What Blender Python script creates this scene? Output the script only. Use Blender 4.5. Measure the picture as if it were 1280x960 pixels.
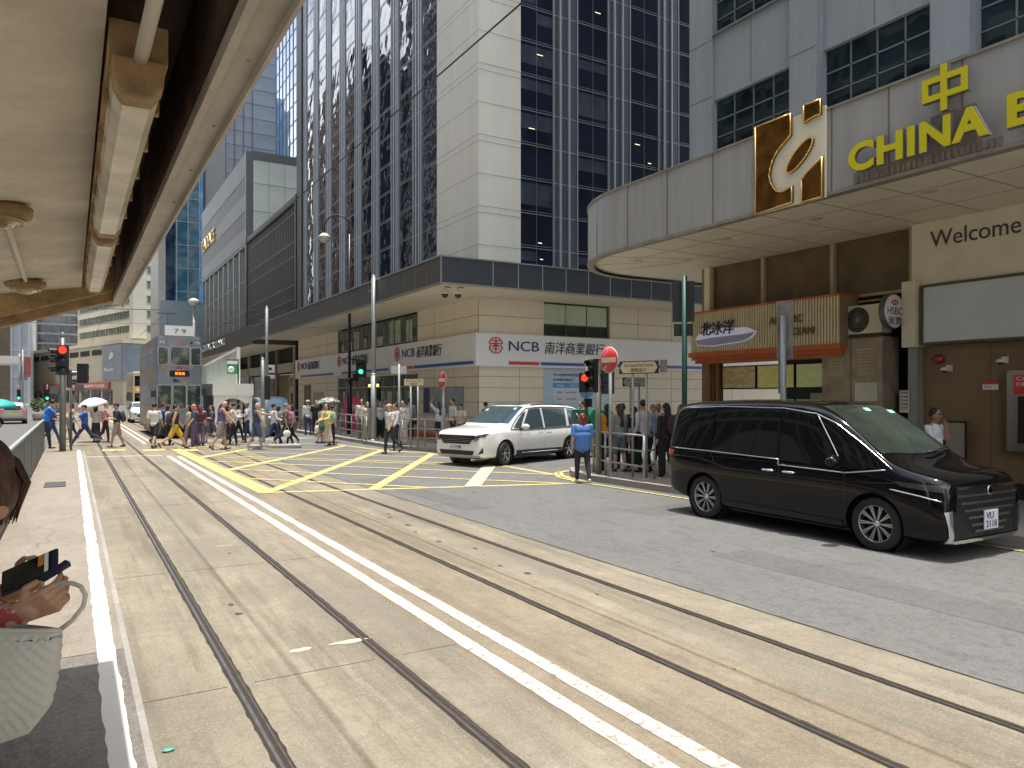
import bpy, bmesh, math, random
from mathutils import Vector, Matrix
from mathutils.bvhtree import BVHTree
R = math.radians
rnd = random.Random(7)
for o in list(bpy.data.objects):
    bpy.data.objects.remove(o)
S = bpy.context.scene
COL = S.collection
# world axes: X = to the right across the street, Y = along the street, Z = up; metres
# ---------------------------------------------------------------- camera
F = 935.0; TH = R(30.5); HC = 2.0
cam = bpy.data.cameras.new('camera'); co = bpy.data.objects.new('camera', cam); COL.objects.link(co)
co.location = (0, 0, HC); co.rotation_euler = (R(90), 0, -TH)
cam.sensor_width = 36; cam.lens = F/1280*36; cam.shift_y = 14/1280; cam.clip_end = 2000; cam.clip_start = .05
S.camera = co
# ---------------------------------------------------------------- sky and sun
SUN = Vector((.022, -.03, 1)).normalized()
el = math.asin(SUN.z); az = math.atan2(SUN.x, SUN.y)
w = bpy.data.worlds.new('World'); S.world = w; w.use_nodes = True
nt = w.node_tree; N = nt.nodes; L = nt.links
bg = N['Background']; bg.inputs[1].default_value = .15
sky = N.new('ShaderNodeTexSky'); sky.sky_type = 'NISHITA'; sky.sun_disc = False
sky.sun_elevation = el; sky.sun_rotation = az; sky.air_density = 1.2; sky.dust_density = 2.0
tc = N.new('ShaderNodeTexCoord'); nz = N.new('ShaderNodeTexNoise'); nz.inputs['Scale'].default_value = 2.6; nz.inputs['Detail'].default_value = 7
cr = N.new('ShaderNodeValToRGB'); cr.color_ramp.elements[0].position = .45; cr.color_ramp.elements[1].position = .64
mx = N.new('ShaderNodeMix'); mx.data_type = 'RGBA'; mx.inputs[7].default_value = (16.5, 16.5, 16.6, 1)
L.new(tc.outputs['Generated'], nz.inputs['Vector']); L.new(nz.outputs['Fac'], cr.inputs[0]); L.new(cr.outputs[0], mx.inputs[0])
L.new(sky.outputs[0], mx.inputs[6]); L.new(mx.outputs[2], bg.inputs[0])
sl = bpy.data.lights.new('sun', 'SUN'); sl.energy = 3.25; sl.angle = R(.5); sl.color = (1, .955, .88)
so = bpy.data.objects.new('sun', sl); COL.objects.link(so); so.rotation_euler = SUN.to_track_quat('Z', 'Y').to_euler(); so.location = (0, 0, 50)
S.view_settings.view_transform = 'Standard'; S.view_settings.look = 'None'; S.view_settings.exposure = .76; S.view_settings.gamma = 1
S.render.engine = 'CYCLES'; S.cycles.use_denoising = True; S.cycles.max_bounces = 8; S.cycles.diffuse_bounces = 4
S.cycles.sample_clamp_indirect = 6; S.cycles.caustics_reflective = False; S.cycles.caustics_refractive = False

# ---------------------------------------------------------------- measuring: where a point of the photograph's ground stands
def gp(x, y, z=0.0):
    d = (HC-z)*F/(y-494.0); c = (x-640.0)/F*d
    return Vector((d*math.sin(TH)+c*math.cos(TH), d*math.cos(TH)-c*math.sin(TH), z))
# ---------------------------------------------------------------- materials
MATS = {}
def mat(name, col, rough=.6, metal=0, spec=.5, ior=None, var=0, vs=3.0, col2=None, thr=None, bump=0, bs=60, emit=None, es=1, coat=0, stretch=None, grime=0, coord='Object', trans=0):
    """procedural Principled material: col varied by noise (var), optional second colour in patches (col2 with thr), bump"""
    if name in MATS: return MATS[name]
    m = bpy.data.materials.new(name); m.use_nodes = True; MATS[name] = m
    nt = m.node_tree; N = nt.nodes; L = nt.links; b = N['Principled BSDF']
    b.inputs['Base Color'].default_value = (*col, 1); b.inputs['Roughness'].default_value = rough; b.inputs['Metallic'].default_value = metal
    b.inputs['Specular IOR Level'].default_value = spec
    if ior: b.inputs['IOR'].default_value = ior
    if coat: b.inputs['Coat Weight'].default_value = coat; b.inputs['Coat Roughness'].default_value = .03
    if trans: b.inputs['Transmission Weight'].default_value = trans
    if emit: b.inputs['Emission Color'].default_value = (*emit, 1); b.inputs['Emission Strength'].default_value = es
    vec = None
    if var or col2 or bump or grime:
        t = N.new('ShaderNodeTexCoord'); mp = N.new('ShaderNodeMapping'); L.new(t.outputs[coord], mp.inputs[0])
        if stretch: mp.inputs['Scale'].default_value = stretch
        vec = mp.outputs[0]
    src = None
    if var or col2:
        nz = N.new('ShaderNodeTexNoise'); nz.inputs['Scale'].default_value = vs; nz.inputs['Detail'].default_value = 6; nz.inputs['Roughness'].default_value = .6
        L.new(vec, nz.inputs['Vector'])
        cr = N.new('ShaderNodeValToRGB'); e = cr.color_ramp.elements
        if thr: e[0].position, e[1].position = thr
        else: e[0].position, e[1].position = .3, .7
        c2 = col2 or tuple(min(1, c*(1+var)) for c in col); c1 = col if col2 else tuple(c*(1-var) for c in col)
        e[0].color = (*c1, 1); e[1].color = (*c2, 1)
        L.new(nz.outputs['Fac'], cr.inputs[0]); src = cr.outputs[0]
    if grime:
        # streaks and dark patches with a shape of their own
        n2 = N.new('ShaderNodeTexNoise'); n2.inputs['Scale'].default_value = 1.3; n2.inputs['Detail'].default_value = 8; n2.inputs['Roughness'].default_value = .7
        L.new(vec, n2.inputs['Vector'])
        r2 = N.new('ShaderNodeValToRGB'); r2.color_ramp.elements[0].position = .42; r2.color_ramp.elements[1].position = .72
        L.new(n2.outputs['Fac'], r2.inputs[0])
        ml = N.new('ShaderNodeMath'); ml.operation = 'MULTIPLY'; ml.inputs[1].default_value = grime; L.new(r2.outputs[0], ml.inputs[0])
        mm = N.new('ShaderNodeMix'); mm.data_type = 'RGBA'; L.new(ml.outputs[0], mm.inputs[0])
        if src: L.new(src, mm.inputs[6])
        else: mm.inputs[6].default_value = (*col, 1)
        mm.inputs[7].default_value = (col[0]*.35, col[1]*.3, col[2]*.25, 1); src = mm.outputs[2]
    if src: L.new(src, b.inputs['Base Color'])
    if bump:
        n3 = N.new('ShaderNodeTexNoise'); n3.inputs['Scale'].default_value = bs; n3.inputs['Detail'].default_value = 4; L.new(vec, n3.inputs['Vector'])
        bp = N.new('ShaderNodeBump'); bp.inputs['Strength'].default_value = min(1, bump); bp.inputs['Distance'].default_value = .02 if bs > 5 else .3*bump
        L.new(n3.outputs['Fac'], bp.inputs['Height']); L.new(bp.outputs[0], b.inputs['Normal'])
    return m

def ground_mat(name, col, speck=.35, patch=.25, streak=0.0, stain=None, cracks=0.0, bump=.5, fine=140):
    m = bpy.data.materials.new(name); m.use_nodes = True; MATS[name] = m
    nt = m.node_tree; N = nt.nodes; L = nt.links; b = N['Principled BSDF']; b.inputs['Roughness'].default_value = .85; b.inputs['Specular IOR Level'].default_value = .25
    t = N.new('ShaderNodeTexCoord').outputs['Object']
    def noise(scale, det=6, st=None, ro=.6):
        v = t
        if st:
            mp = N.new('ShaderNodeMapping'); mp.inputs['Scale'].default_value = st; L.new(t, mp.inputs[0]); v = mp.outputs[0]
        n = N.new('ShaderNodeTexNoise'); n.inputs['Scale'].default_value = scale; n.inputs['Detail'].default_value = det; n.inputs['Roughness'].default_value = ro; L.new(v, n.inputs['Vector']); return n.outputs['Fac']
    def ramp(f, a, bb):
        mr = N.new('ShaderNodeMapRange'); mr.inputs[1].default_value = a; mr.inputs[2].default_value = bb; L.new(f, mr.inputs[0]); return mr.outputs[0]
    cur = N.new('ShaderNodeRGB'); cur.outputs[0].default_value = (*col, 1); cur = cur.outputs[0]
    def mixc(cur, fac, c, amt=1.0):
        k = N.new('ShaderNodeMath'); k.operation = 'MULTIPLY'; k.inputs[1].default_value = amt; L.new(fac, k.inputs[0])
        mm = N.new('ShaderNodeMix'); mm.data_type = 'RGBA'; L.new(k.outputs[0], mm.inputs[0]); L.new(cur, mm.inputs[6]); mm.inputs[7].default_value = (*c, 1); return mm.outputs[2]
    dark = tuple(c*.45 for c in col); lite = tuple(min(1, c*1.45) for c in col)
    cur = mixc(cur, ramp(noise(.55, 8), .42, .66), dark, patch)
    cur = mixc(cur, ramp(noise(4.3, 12, (1, .35, 1), .8), .50, .62), dark, speck*.55)
    cur = mixc(cur, ramp(noise(1.7, 8), .52, .72), lite, patch)
    if streak: cur = mixc(cur, ramp(noise(2.6, 8, (1, .05, 1), .75), .47, .62), tuple(c*.42 for c in col), streak)
    if stain: cur = mixc(cur, ramp(noise(.9, 7, (1, .25, 1)), .46, .62), stain, .75)
    cur = mixc(cur, ramp(noise(fine, 3), .5, .75), dark, speck)
    cur = mixc(cur, ramp(noise(fine*.6, 3), .52, .8), lite, speck)
    cur = mixc(cur, ramp(noise(9, 10, None, .8), .50, .66), dark, speck*.7)
    cur = mixc(cur, ramp(noise(26, 10, None, .75), .52, .66), dark, speck*.6)
    cur = mixc(cur, ramp(noise(34, 8, None, .7), .55, .68), lite, speck*.5)
    if cracks:
        vo = N.new('ShaderNodeTexVoronoi'); vo.feature = 'DISTANCE_TO_EDGE'; vo.inputs['Scale'].default_value = .22
        ad = N.new('ShaderNodeVectorMath'); ad.operation = 'ADD'; nn = N.new('ShaderNodeTexNoise'); nn.inputs['Scale'].default_value = 1.5; nn.inputs['Detail'].default_value = 6
        L.new(t, nn.inputs['Vector']); L.new(t, ad.inputs[0]); L.new(nn.outputs['Color'], ad.inputs[1]); L.new(ad.outputs[0], vo.inputs['Vector'])
        mr = N.new('ShaderNodeMapRange'); mr.inputs[1].default_value = .0; mr.inputs[2].default_value = .0035; mr.inputs[3].default_value = 1; mr.inputs[4].default_value = 0; L.new(vo.outputs[0], mr.inputs[0])
        cur = mixc(cur, mr.outputs[0], tuple(c*.2 for c in col), cracks)
    L.new(cur, b.inputs['Base Color'])
    bp = N.new('ShaderNodeBump'); bp.inputs['Strength'].default_value = bump; bp.inputs['Distance'].default_value = .006
    L.new(noise(fine, 3), bp.inputs['Height']); L.new(bp.outputs[0], b.inputs['Normal'])
    return m

def paint_mat(name, col, under, wear=.5, sc=9):
    m = bpy.data.materials.new(name); m.use_nodes = True; MATS[name] = m
    nt = m.node_tree; N = nt.nodes; L = nt.links; b = N['Principled BSDF']; b.inputs['Roughness'].default_value = .7
    t = N.new('ShaderNodeTexCoord').outputs['Object']
    n = N.new('ShaderNodeTexNoise'); n.inputs['Scale'].default_value = sc; n.inputs['Detail'].default_value = 9; n.inputs['Roughness'].default_value = .75; L.new(t, n.inputs['Vector'])
    cr = N.new('ShaderNodeValToRGB'); e = cr.color_ramp.elements; e[0].position = wear+.06; e[1].position = wear+.10; e[0].color = (*col, 1); e[1].color = (*under, 1)
    x = e.new(wear-.12); x.color = (*[c*.82 for c in col], 1); 
    e[0].color = (*[min(1, c*1.02) for c in col], 1)
    L.new(n.outputs['Fac'], cr.inputs[0]); L.new(cr.outputs[0], b.inputs['Base Color']); return m

def glass_mat(name, col, ior=1.9, wave=.5, ws=.8, rough=.02, tint2=None, spec=.5):
    """window glass of a far building: dark, mirror-like, slightly wavy panes; no see-through"""
    m = bpy.data.materials.new(name); m.use_nodes = True; MATS[name] = m
    nt = m.node_tree; N = nt.nodes; L = nt.links; b = N['Principled BSDF']
    b.inputs['Base Color'].default_value = (*col, 1); b.inputs['Roughness'].default_value = rough; b.inputs['IOR'].default_value = ior; b.inputs['Specular IOR Level'].default_value = spec
    t = N.new('ShaderNodeTexCoord').outputs['Object']
    if tint2:
        v = N.new('ShaderNodeTexNoise'); v.inputs['Scale'].default_value = .7; v.inputs['Detail'].default_value = 5; L.new(t, v.inputs['Vector'])
        cr = N.new('ShaderNodeValToRGB'); e = cr.color_ramp.elements; e[0].position = .4; e[1].position = .62; e[0].color = (*col, 1); e[1].color = (*tint2, 1)
        L.new(v.outputs['Fac'], cr.inputs[0]); L.new(cr.outputs[0], b.inputs['Base Color'])
    n = N.new('ShaderNodeTexNoise'); n.inputs['Scale'].default_value = ws; n.inputs['Detail'].default_value = 2; L.new(t, n.inputs['Vector'])
    bp = N.new('ShaderNodeBump'); bp.inputs['Strength'].default_value = 1; bp.inputs['Distance'].default_value = .03*wave; L.new(n.outputs['Fac'], bp.inputs['Height']); L.new(bp.outputs[0], b.inputs['Normal'])
    return m
# ---------------------------------------------------------------- mesh building
class MB:
    def __init__(s): s.v = []; s.f = []; s.mi = []; s.m = 0; s.sm = []; s.smooth = False
    def add(s, vs, fs, smooth=None):
        n = len(s.v); s.v += [tuple(v) for v in vs]
        for f in fs: s.f.append(tuple(i+n for i in f)); s.mi.append(s.m); s.sm.append(s.smooth if smooth is None else smooth)
        return s
    def box(s, x0, y0, z0, x1, y1, z1):
        if x1 < x0: x0, x1 = x1, x0
        if y1 < y0: y0, y1 = y1, y0
        if z1 < z0: z0, z1 = z1, z0
        return s.add([(x0, y0, z0), (x1, y0, z0), (x1, y1, z0), (x0, y1, z0), (x0, y0, z1), (x1, y0, z1), (x1, y1, z1), (x0, y1, z1)],
                     [(0, 3, 2, 1), (4, 5, 6, 7), (0, 1, 5, 4), (1, 2, 6, 5), (2, 3, 7, 6), (3, 0, 4, 7)])
    def quad(s, a, b, c, d): return s.add([a, b, c, d], [(0, 1, 2, 3)])
    def prism(s, pts, z0, z1):
        n = len(pts)
        return s.add([(x, y, z0) for x, y in pts]+[(x, y, z1) for x, y in pts], [tuple(range(n-1, -1, -1)), tuple(range(n, 2*n))]+[(i, (i+1) % n, n+(i+1) % n, n+i) for i in range(n)])
    def slab(s, pts, d):
        """polygon of 3D points pushed along vector d"""
        n = len(pts); d = Vector(d); p = [Vector(q) for q in pts]
        return s.add(p+[q+d for q in p], [tuple(range(n-1, -1, -1)), tuple(range(n, 2*n))]+[(i, (i+1) % n, n+(i+1) % n, n+i) for i in range(n)])
    def cyl(s, p0, p1, r0, r1=None, n=12, caps=True):
        p0 = Vector(p0); p1 = Vector(p1); r1 = r0 if r1 is None else r1
        d = (p1-p0).normalized(); u = d.orthogonal().normalized(); v = d.cross(u)
        vs = []
        for p, r in ((p0, r0), (p1, r1)):
            for i in range(n):
                a = 2*math.pi*i/n; vs.append(p+(u*math.cos(a)+v*math.sin(a))*r)
        s.add(vs, [(i, (i+1) % n, n+(i+1) % n, n+i) for i in range(n)], True)
        if caps: s.add(vs[:n], [tuple(range(n-1, -1, -1))], False); s.add(vs[n:], [tuple(range(n))], False)
        return s
    def tube(s, pts, r, n=8):
        pts = [Vector(p) for p in pts]; rs = r if isinstance(r, (list, tuple)) else [r]*len(pts); rings = []; u = None
        for i, p in enumerate(pts):
            d = (pts[min(i+1, len(pts)-1)]-pts[max(i-1, 0)]).normalized()
            u = (d.orthogonal() if u is None else (u-d*u.dot(d))).normalized(); v = d.cross(u)
            rings += [p+(u*math.cos(2*math.pi*k/n)+v*math.sin(2*math.pi*k/n))*rs[i] for k in range(n)]
        fs = [(i*n+k, i*n+(k+1) % n, (i+1)*n+(k+1) % n, (i+1)*n+k) for i in range(len(pts)-1) for k in range(n)]
        fs += [tuple(range(n-1, -1, -1)), tuple(range((len(pts)-1)*n, len(pts)*n))]
        return s.add(rings, fs, True)
    def lathe(s, prof, c=(0, 0, 0), axis='z', n=24, caps=True):
        vs = []; c = Vector(c)
        for r, h in prof:
            for i in range(n):
                a = 2*math.pi*i/n; x, y = r*math.cos(a), r*math.sin(a)
                vs.append(c+(Vector((x, y, h)) if axis == 'z' else Vector((x, h, y)) if axis == 'y' else Vector((h, x, y))))
        fs = [(k*n+i, k*n+(i+1) % n, (k+1)*n+(i+1) % n, (k+1)*n+i) for k in range(len(prof)-1) for i in range(n)]
        if caps and prof[0][0] > 1e-6: fs.append(tuple(range(n-1, -1, -1)))
        if caps and prof[-1][0] > 1e-6: fs.append(tuple(range((len(prof)-1)*n, len(prof)*n)))
        return s.add(vs, fs, True)
    def ell(s, c, r, n=12, m=8, rot=None):
        c = Vector(c); vs = []; rot = rot or Matrix.Identity(3)
        for j in range(m+1):
            a = math.pi*j/m
            for i in range(n):
                b = 2*math.pi*i/n
                vs.append(c+rot @ Vector((r[0]*math.sin(a)*math.cos(b), r[1]*math.sin(a)*math.sin(b), r[2]*math.cos(a))))
        return s.add(vs, [(j*n+i, (j+1)*n+i, (j+1)*n+(i+1) % n, j*n+(i+1) % n) for j in range(m) for i in range(n)], True)
    def cap(s, p0, p1, r0, r1, n=10):
        p0 = Vector(p0); p1 = Vector(p1)
        s.ell(p0, (r0,)*3, n, 6); s.ell(p1, (r1,)*3, n, 6)
        if (p1-p0).length > 1e-4: s.cyl(p0, p1, r0, r1, n)
        return s
    def mesh(s, name, mats=(), M=None):
        me = bpy.data.meshes.new(name); me.from_pydata(s.v, [], s.f)
        for m in (mats if isinstance(mats, (list, tuple)) else [mats]): me.materials.append(m)
        me.polygons.foreach_set('material_index', s.mi); me.polygons.foreach_set('use_smooth', s.sm)
        if M: me.transform(M)
        me.validate(); me.update(); return me
    def build(s, name, mats, parent=None, world=False, M=None, bevel=0):
        me = s.mesh(name, mats, M)
        bm = bmesh.new(); bm.from_mesh(me); bmesh.ops.remove_doubles(bm, verts=bm.verts, dist=1e-5); bmesh.ops.recalc_face_normals(bm, faces=bm.faces)
        bm.to_mesh(me); bm.free()
        o = obj(name, me, parent, world)
        if bevel:
            b = o.modifiers.new('bevel', 'BEVEL'); b.width = bevel; b.segments = 2; b.limit_method = 'ANGLE'; b.angle_limit = R(40)
        return o
def obj(name, me, parent=None, world=False):
    o = bpy.data.objects.new(name, me); COL.objects.link(o)
    if parent is not None:
        o.parent = parent
        if world:
            p = parent; off = Vector((0, 0, 0))
            while p is not None: off += Vector(p.location); p = p.parent
            o.location = -off
    return o
def tag(o, label=None, cat=None, group=None, kind=None):
    if label: o['label'] = label
    if cat: o['category'] = cat
    if group: o['group'] = group
    if kind: o['kind'] = kind
    return o
def thing(name, label, cat, loc=(0, 0, 0), rz=0, group=None):
    o = bpy.data.objects.new(name, None); COL.objects.link(o); o.location = loc; o.rotation_euler = (0, 0, rz); o.empty_display_size = .2
    return tag(o, label, cat, group)
def struct(name, mb, m): return tag(mb.build(name, m), kind='structure')
def dup(root, loc, rz=0, label=None):
    def cp(o, par):
        c = o.copy(); COL.objects.link(c); c.parent = par
        for k in kids.get(o.name, []): cp(k, c)
        return c
    kids = {}
    for o in bpy.data.objects:
        if o.parent: kids.setdefault(o.parent.name, []).append(o)
    r = cp(root, None); r.location = loc; r.rotation_euler = (0, 0, rz)
    if label: r['label'] = label
    return r
def text(body, m, o, right, up, w=None, h=None, depth=.02, bold=0, name='lettering', parent=None, world=True, shear=0, align='L', space=1):
    """lettering as real mesh: lower left corner at o, running along right; fitted to width w and/or height h; depth grows towards right x up"""
    c = bpy.data.curves.new('t', 'FONT'); c.body = body; c.extrude = 0.0; c.offset = bold; c.shear = shear; c.space_character = space; c.resolution_u = 4
    t = bpy.data.objects.new('t', c); COL.objects.link(t); bpy.context.view_layer.update()
    me = bpy.data.meshes.new_from_object(t.evaluated_get(bpy.context.evaluated_depsgraph_get()))
    bpy.data.objects.remove(t)
    xs = [v.co.x for v in me.vertices]; ys = [v.co.y for v in me.vertices]
    x0, x1, y0, y1 = min(xs), max(xs), min(ys), max(ys)
    sx = (w/(x1-x0)) if w else None; sy = (h/(y1-y0)) if h else None
    sx = sx or sy; sy = sy or sx
    right = Vector(right).normalized(); up = Vector(up).normalized(); nrm = right.cross(up)
    bm = bmesh.new(); bm.from_mesh(me); bmesh.ops.remove_doubles(bm, verts=bm.verts, dist=1e-5)
    if depth:
        g = bmesh.ops.extrude_face_region(bm, geom=bm.faces[:])
        vv = [e for e in g['geom'] if isinstance(e, bmesh.types.BMVert)]
        for v in vv: v.co.z = 1.0
    for v in bm.verts:
        v.co = Vector(o)+right*((v.co.x-x0)*sx)+up*((v.co.y-y0)*sy)+nrm*(depth*v.co.z)
    bmesh.ops.recalc_face_normals(bm, faces=bm.faces)
    bm.to_mesh(me); bm.free(); me.materials.clear(); me.materials.append(m)
    for p in me.polygons: p.material_index = 0; p.use_smooth = False
    return obj(name, me, parent, world)
TMP = bpy.data.scenes.new('work')
def remesh(mb, voxel, m, name, smooth=3):
    me = mb.mesh(name, m); o = bpy.data.objects.new('w', me); TMP.collection.objects.link(o)
    md = o.modifiers.new('r', 'REMESH'); md.mode = 'VOXEL'; md.voxel_size = voxel; md.use_smooth_shade = True
    if smooth: sm = o.modifiers.new('s', 'SMOOTH'); sm.iterations = smooth; sm.factor = .5
    dg = TMP.view_layers[0].depsgraph; TMP.view_layers[0].update()
    r = bpy.data.meshes.new_from_object(o.evaluated_get(dg)); r.name = name
    r.materials.clear(); r.materials.append(m if not isinstance(m, (list, tuple)) else m[0])
    bpy.data.objects.remove(o); bpy.data.meshes.remove(me)
    return r
X = Vector((1, 0, 0)); Y = Vector((0, 1, 0)); Z = Vector((0, 0, 1))
# ================================================================ ground, road, tracks
M_asph = ground_mat('asphalt', (.170, .167, .160), speck=.85, patch=.18, cracks=.15, fine=80)
M_bed = ground_mat('track_concrete', (.300, .262, .195), speck=.66, patch=.5, streak=.75, stain=(.205, .185, .150), cracks=.12, bump=.8, fine=90)
M_bed2 = ground_mat('track_concrete_brown', (.285, .238, .172), speck=.7, patch=.4, streak=.55, cracks=.1, bump=.8, fine=90)
M_plat = ground_mat('platform_concrete', (.30, .262, .212), speck=.6, patch=.25, cracks=.5, fine=90)
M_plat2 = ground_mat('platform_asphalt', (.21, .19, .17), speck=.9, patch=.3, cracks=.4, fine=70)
M_pave = ground_mat('pavement_concrete', (.33, .30, .26), speck=.25, patch=.3, cracks=.3)
M_kerb = ground_mat('kerb_stone', (.36, .34, .31), speck=.5, patch=.3)
M_gnd = ground_mat('far_ground', (.25, .24, .22))
M_white = paint_mat('white_paint', (.58, .555, .48), (.30, .26, .20), .465, 16)
M_yel = paint_mat('yellow_paint', (.58, .49, .17), (.22, .20, .15), .49)
M_yelf = paint_mat('faded_yellow_paint', (.52, .50, .32), (.30, .29, .25), .56)
M_rail = mat('rail_steel', (.12, .095, .08), .5, .5, var=.4, vs=20)
M_groove = mat('rail_groove', (.035, .028, .022), .9, var=.4, vs=15)
def flat(pts, z):
    return MB().add([(x, y, z) for x, y in pts], [tuple(range(len(pts)))])
struct('ground', flat([(-300, -60), (400, -60), (400, 600), (-300, 600)], -.02), M_gnd)
# asphalt carriageway (right of the tracks, the side street, and the far road)
struct('road', flat([(5.5, -30), (13, -30), (13, 10), (80, 10), (80, 26.2), (13, 26.2), (13, 190), (5.5, 190)], 0), M_asph)
struct('left_road', flat([(-11, -30), (-.8, -30), (-.8, 190), (-11, 190)], 0), M_asph)
bed = MB()
bed.m = 0; bed.quad((.2, -30, .0), (2.62, -30, .0), (2.62, 190, .0), (.2, 190, .0)); bed.quad((4.3, -30, 0), (5.5, -30, 0), (5.5, 190, 0), (4.3, 190, 0))
bed.m = 1; bed.quad((2.62, -30, .0), (4.3, -30, .0), (4.3, 190, .0), (2.62, 190, .0))
bed.m = 0; bed.quad((-.8, 29.6, 0), (.2, 29.6, 0), (.2, 190, 0), (-.8, 190, 0))
struct('tram_track_bed', bed, [M_bed, M_bed2])
# grooved rails with a slight bend, as measured
def railx(base, y): return base-.0016*max(0, y-8)
tr = 0
for base in (1.0, 2.08, 3.83, 4.90):
    pts = [(railx(base, y), y) for y in (-6, 0, 4, 8, 12, 18, 26, 40, 70, 120, 185)]
    r = MB(); g = MB(); hd_ = MB(); q = random.Random(int(base*100))
    for mb_, a, b_, z in ((r, -.036, -.010, .005), (r, .016, .028, .004), (g, -.010, .016, .0015), (g, -.052, -.036, .0015), (g, .028, .042, .0012)):
        for (xa, ya), (xb, yb) in zip(pts, pts[1:]):
            mb_.quad((xa+a, ya, z), (xa+b_, ya, z), (xb+b_, yb, z), (xb+a, yb, z))
    for side_ in (-1, 1):
        vs = []; n_ = 500
        for i in range(n_+1):
            y_ = -6+70*(i/n_)**1.6; x_ = railx(base, y_); e_ = (-.052 if side_ < 0 else .042)+q.uniform(-.010, .010); vs += [(x_+(-.03 if side_ < 0 else .02), y_, .0008), (x_+e_, y_, .0008)]
        g.add(vs, [(2*i, 2*i+1, 2*i+3, 2*i+2) for i in range(n_)])
    for (xa, ya), (xb, yb) in zip(pts, pts[1:]): hd_.quad((xa-.031, ya, .0062), (xa-.016, ya, .0062), (xb-.016, yb, .0062), (xb-.031, yb, .0062))
    o = r.build('tram_rail', M_rail); hd_.build('polished_rail_head', mat('polished_steel', (.30, .28, .25), .3, .8, var=.3, vs=9), o); tag(o, kind='structure'); o2 = g.build('rail_groove', M_groove, o)
# concrete slab joints across the track bed
j = MB()
for y in (5.4, 9.2, 14.9, 20.6, 33):
    for a, b_ in ((.36, .92), (1.1, 1.98), (2.2, 2.66)): j.box(a, y, .0005, b_, y+.006, .0018)
struct('slab_joint_lines', j, M_groove)
# rutted, darker tyre-polished trails and patched repairs on the bed
rp = MB()
def blob(mb, cx, cy, rx, ry, z, n=16, seed=0):
    q = random.Random(seed); mb.add([(cx+rx*math.cos(6.283*i/n)*q.uniform(.7, 1.2), cy+ry*math.sin(6.283*i/n)*q.uniform(.7, 1.2), z) for i in range(n)], [tuple(range(n))])
blob(rp, 1.55, 5.9, .10, .05, .0026, seed=1); blob(rp, 1.95, 5.9, .16, .05, .0026, seed=2); blob(rp, 1.75, 10.5, .12, .02, .0026, seed=7)
struct('repair_patches', rp, mat('pale_patch', (.46, .42, .34), .9, var=.2, vs=12))
# white lines
wl = MB()
def edge_strip(mb, x0, x1, y0, y1, z, seed, n=90, jit=.006):
    q = random.Random(seed); vs = []
    for i in range(n+1):
        t = i/n; y = y0+(y1-y0)*t*t if y0 < y1 else y0
        vs += [(x0+q.uniform(-jit, jit), y, z), (x1+q.uniform(-jit, jit), y, z)]
    mb.add(vs, [(2*i, 2*i+1, 2*i+3, 2*i+2) for i in range(n)])
edge_strip(wl, 2.68, 2.81, 1.2, 27.0, .004, 1); edge_strip(wl, 2.96, 3.09, 1.2, 26.6, .004, 2)
for a in (2.55, 2.85): wl.quad((a, 34, .004), (a+.13, 34, .004), (a+.13, 90, .004), (a, 90, .004))
wl.quad((.42, 27.75, .004), (2.6, 27.2, .004), (2.6, 27.4, .004), (.42, 27.95, .004))
tag(wl.build('white_road_lines', M_white), kind='structure')
# yellow box junction
POLY = [(3.3, 15.75), (10.0, 13.75), (10.55, 15.2), (10.75, 24.0), (9.9, 25.2), (9.2, 31.0), (3.15, 31.0)]
def clip(poly, a, b, c):  # keep a*x+b*y+c>=0
    out = []
    for i in range(len(poly)):
        p, q = poly[i], poly[(i+1) % len(poly)]; dp = a*p[0]+b*p[1]+c; dq = a*q[0]+b*q[1]+c
        if dp >= 0: out.append(p)
        if (dp >= 0) != (dq >= 0):
            t = dp/(dp-dq); out.append((p[0]+t*(q[0]-p[0]), p[1]+t*(q[1]-p[1])))
    return out
def stripe(mb, p, q, w, z):
    d = Vector((q[0]-p[0], q[1]-p[1])).normalized(); n = Vector((-d.y, d.x)); c0 = n.x*p[0]+n.y*p[1]
    pl = clip(POLY, n.x, n.y, -(c0-w/2)); pl = clip(pl, -n.x, -n.y, c0+w/2)
    if len(pl) > 2: mb.add([(x, y, z) for x, y in pl], [tuple(range(len(pl)))])
yb = MB()
for i in range(len(POLY)):
    p, q = POLY[i], POLY[(i+1) % len(POLY)]
    w_ = .36 if i == 6 else .17; d = Vector((q[0]-p[0], q[1]-p[1])).normalized(); n = Vector((-d.y, d.x))
    yb.add([(p[0], p[1], .004), (q[0], q[1], .004), (q[0]+n.x*w_, q[1]+n.y*w_, .004), (p[0]+n.x*w_, p[1]+n.y*w_, .004)], [(0, 1, 2, 3)])
for p, q in (((5.4, 15.0), (10.7, 23.5)), ((3.4, 15.7), (9.1, 24.8)), ((3.8, 21.3), (7.6, 26.5)), ((3.4, 25.4), (6.4, 30))): stripe(yb, p, q, .24, .0065)
for p, q in (((5.1, 16.8), (6.3, 15.3)), ((5.5, 19), (8.2, 15.7)), ((6.1, 21), (9.1, 17.3)), ((6.7, 23.2), (9.5, 20)), ((7, 25.3), (10, 22)), ((6.9, 28), (9.6, 25)), ((4.5, 25), (6.4, 22.8))): stripe(yb, p, q, .13, .009)
tag(yb.build('yellow_box_markings', M_yel), kind='structure')
ys = MB(); stripe(ys, (7.7, 14.75), (9.9, 18.1), .36, .0115); tag(ys.build('faded_stripe', M_yelf), kind='structure')
yk = MB()   # yellow kerb lines and the yellow marks where the crossing meets the rails
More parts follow.
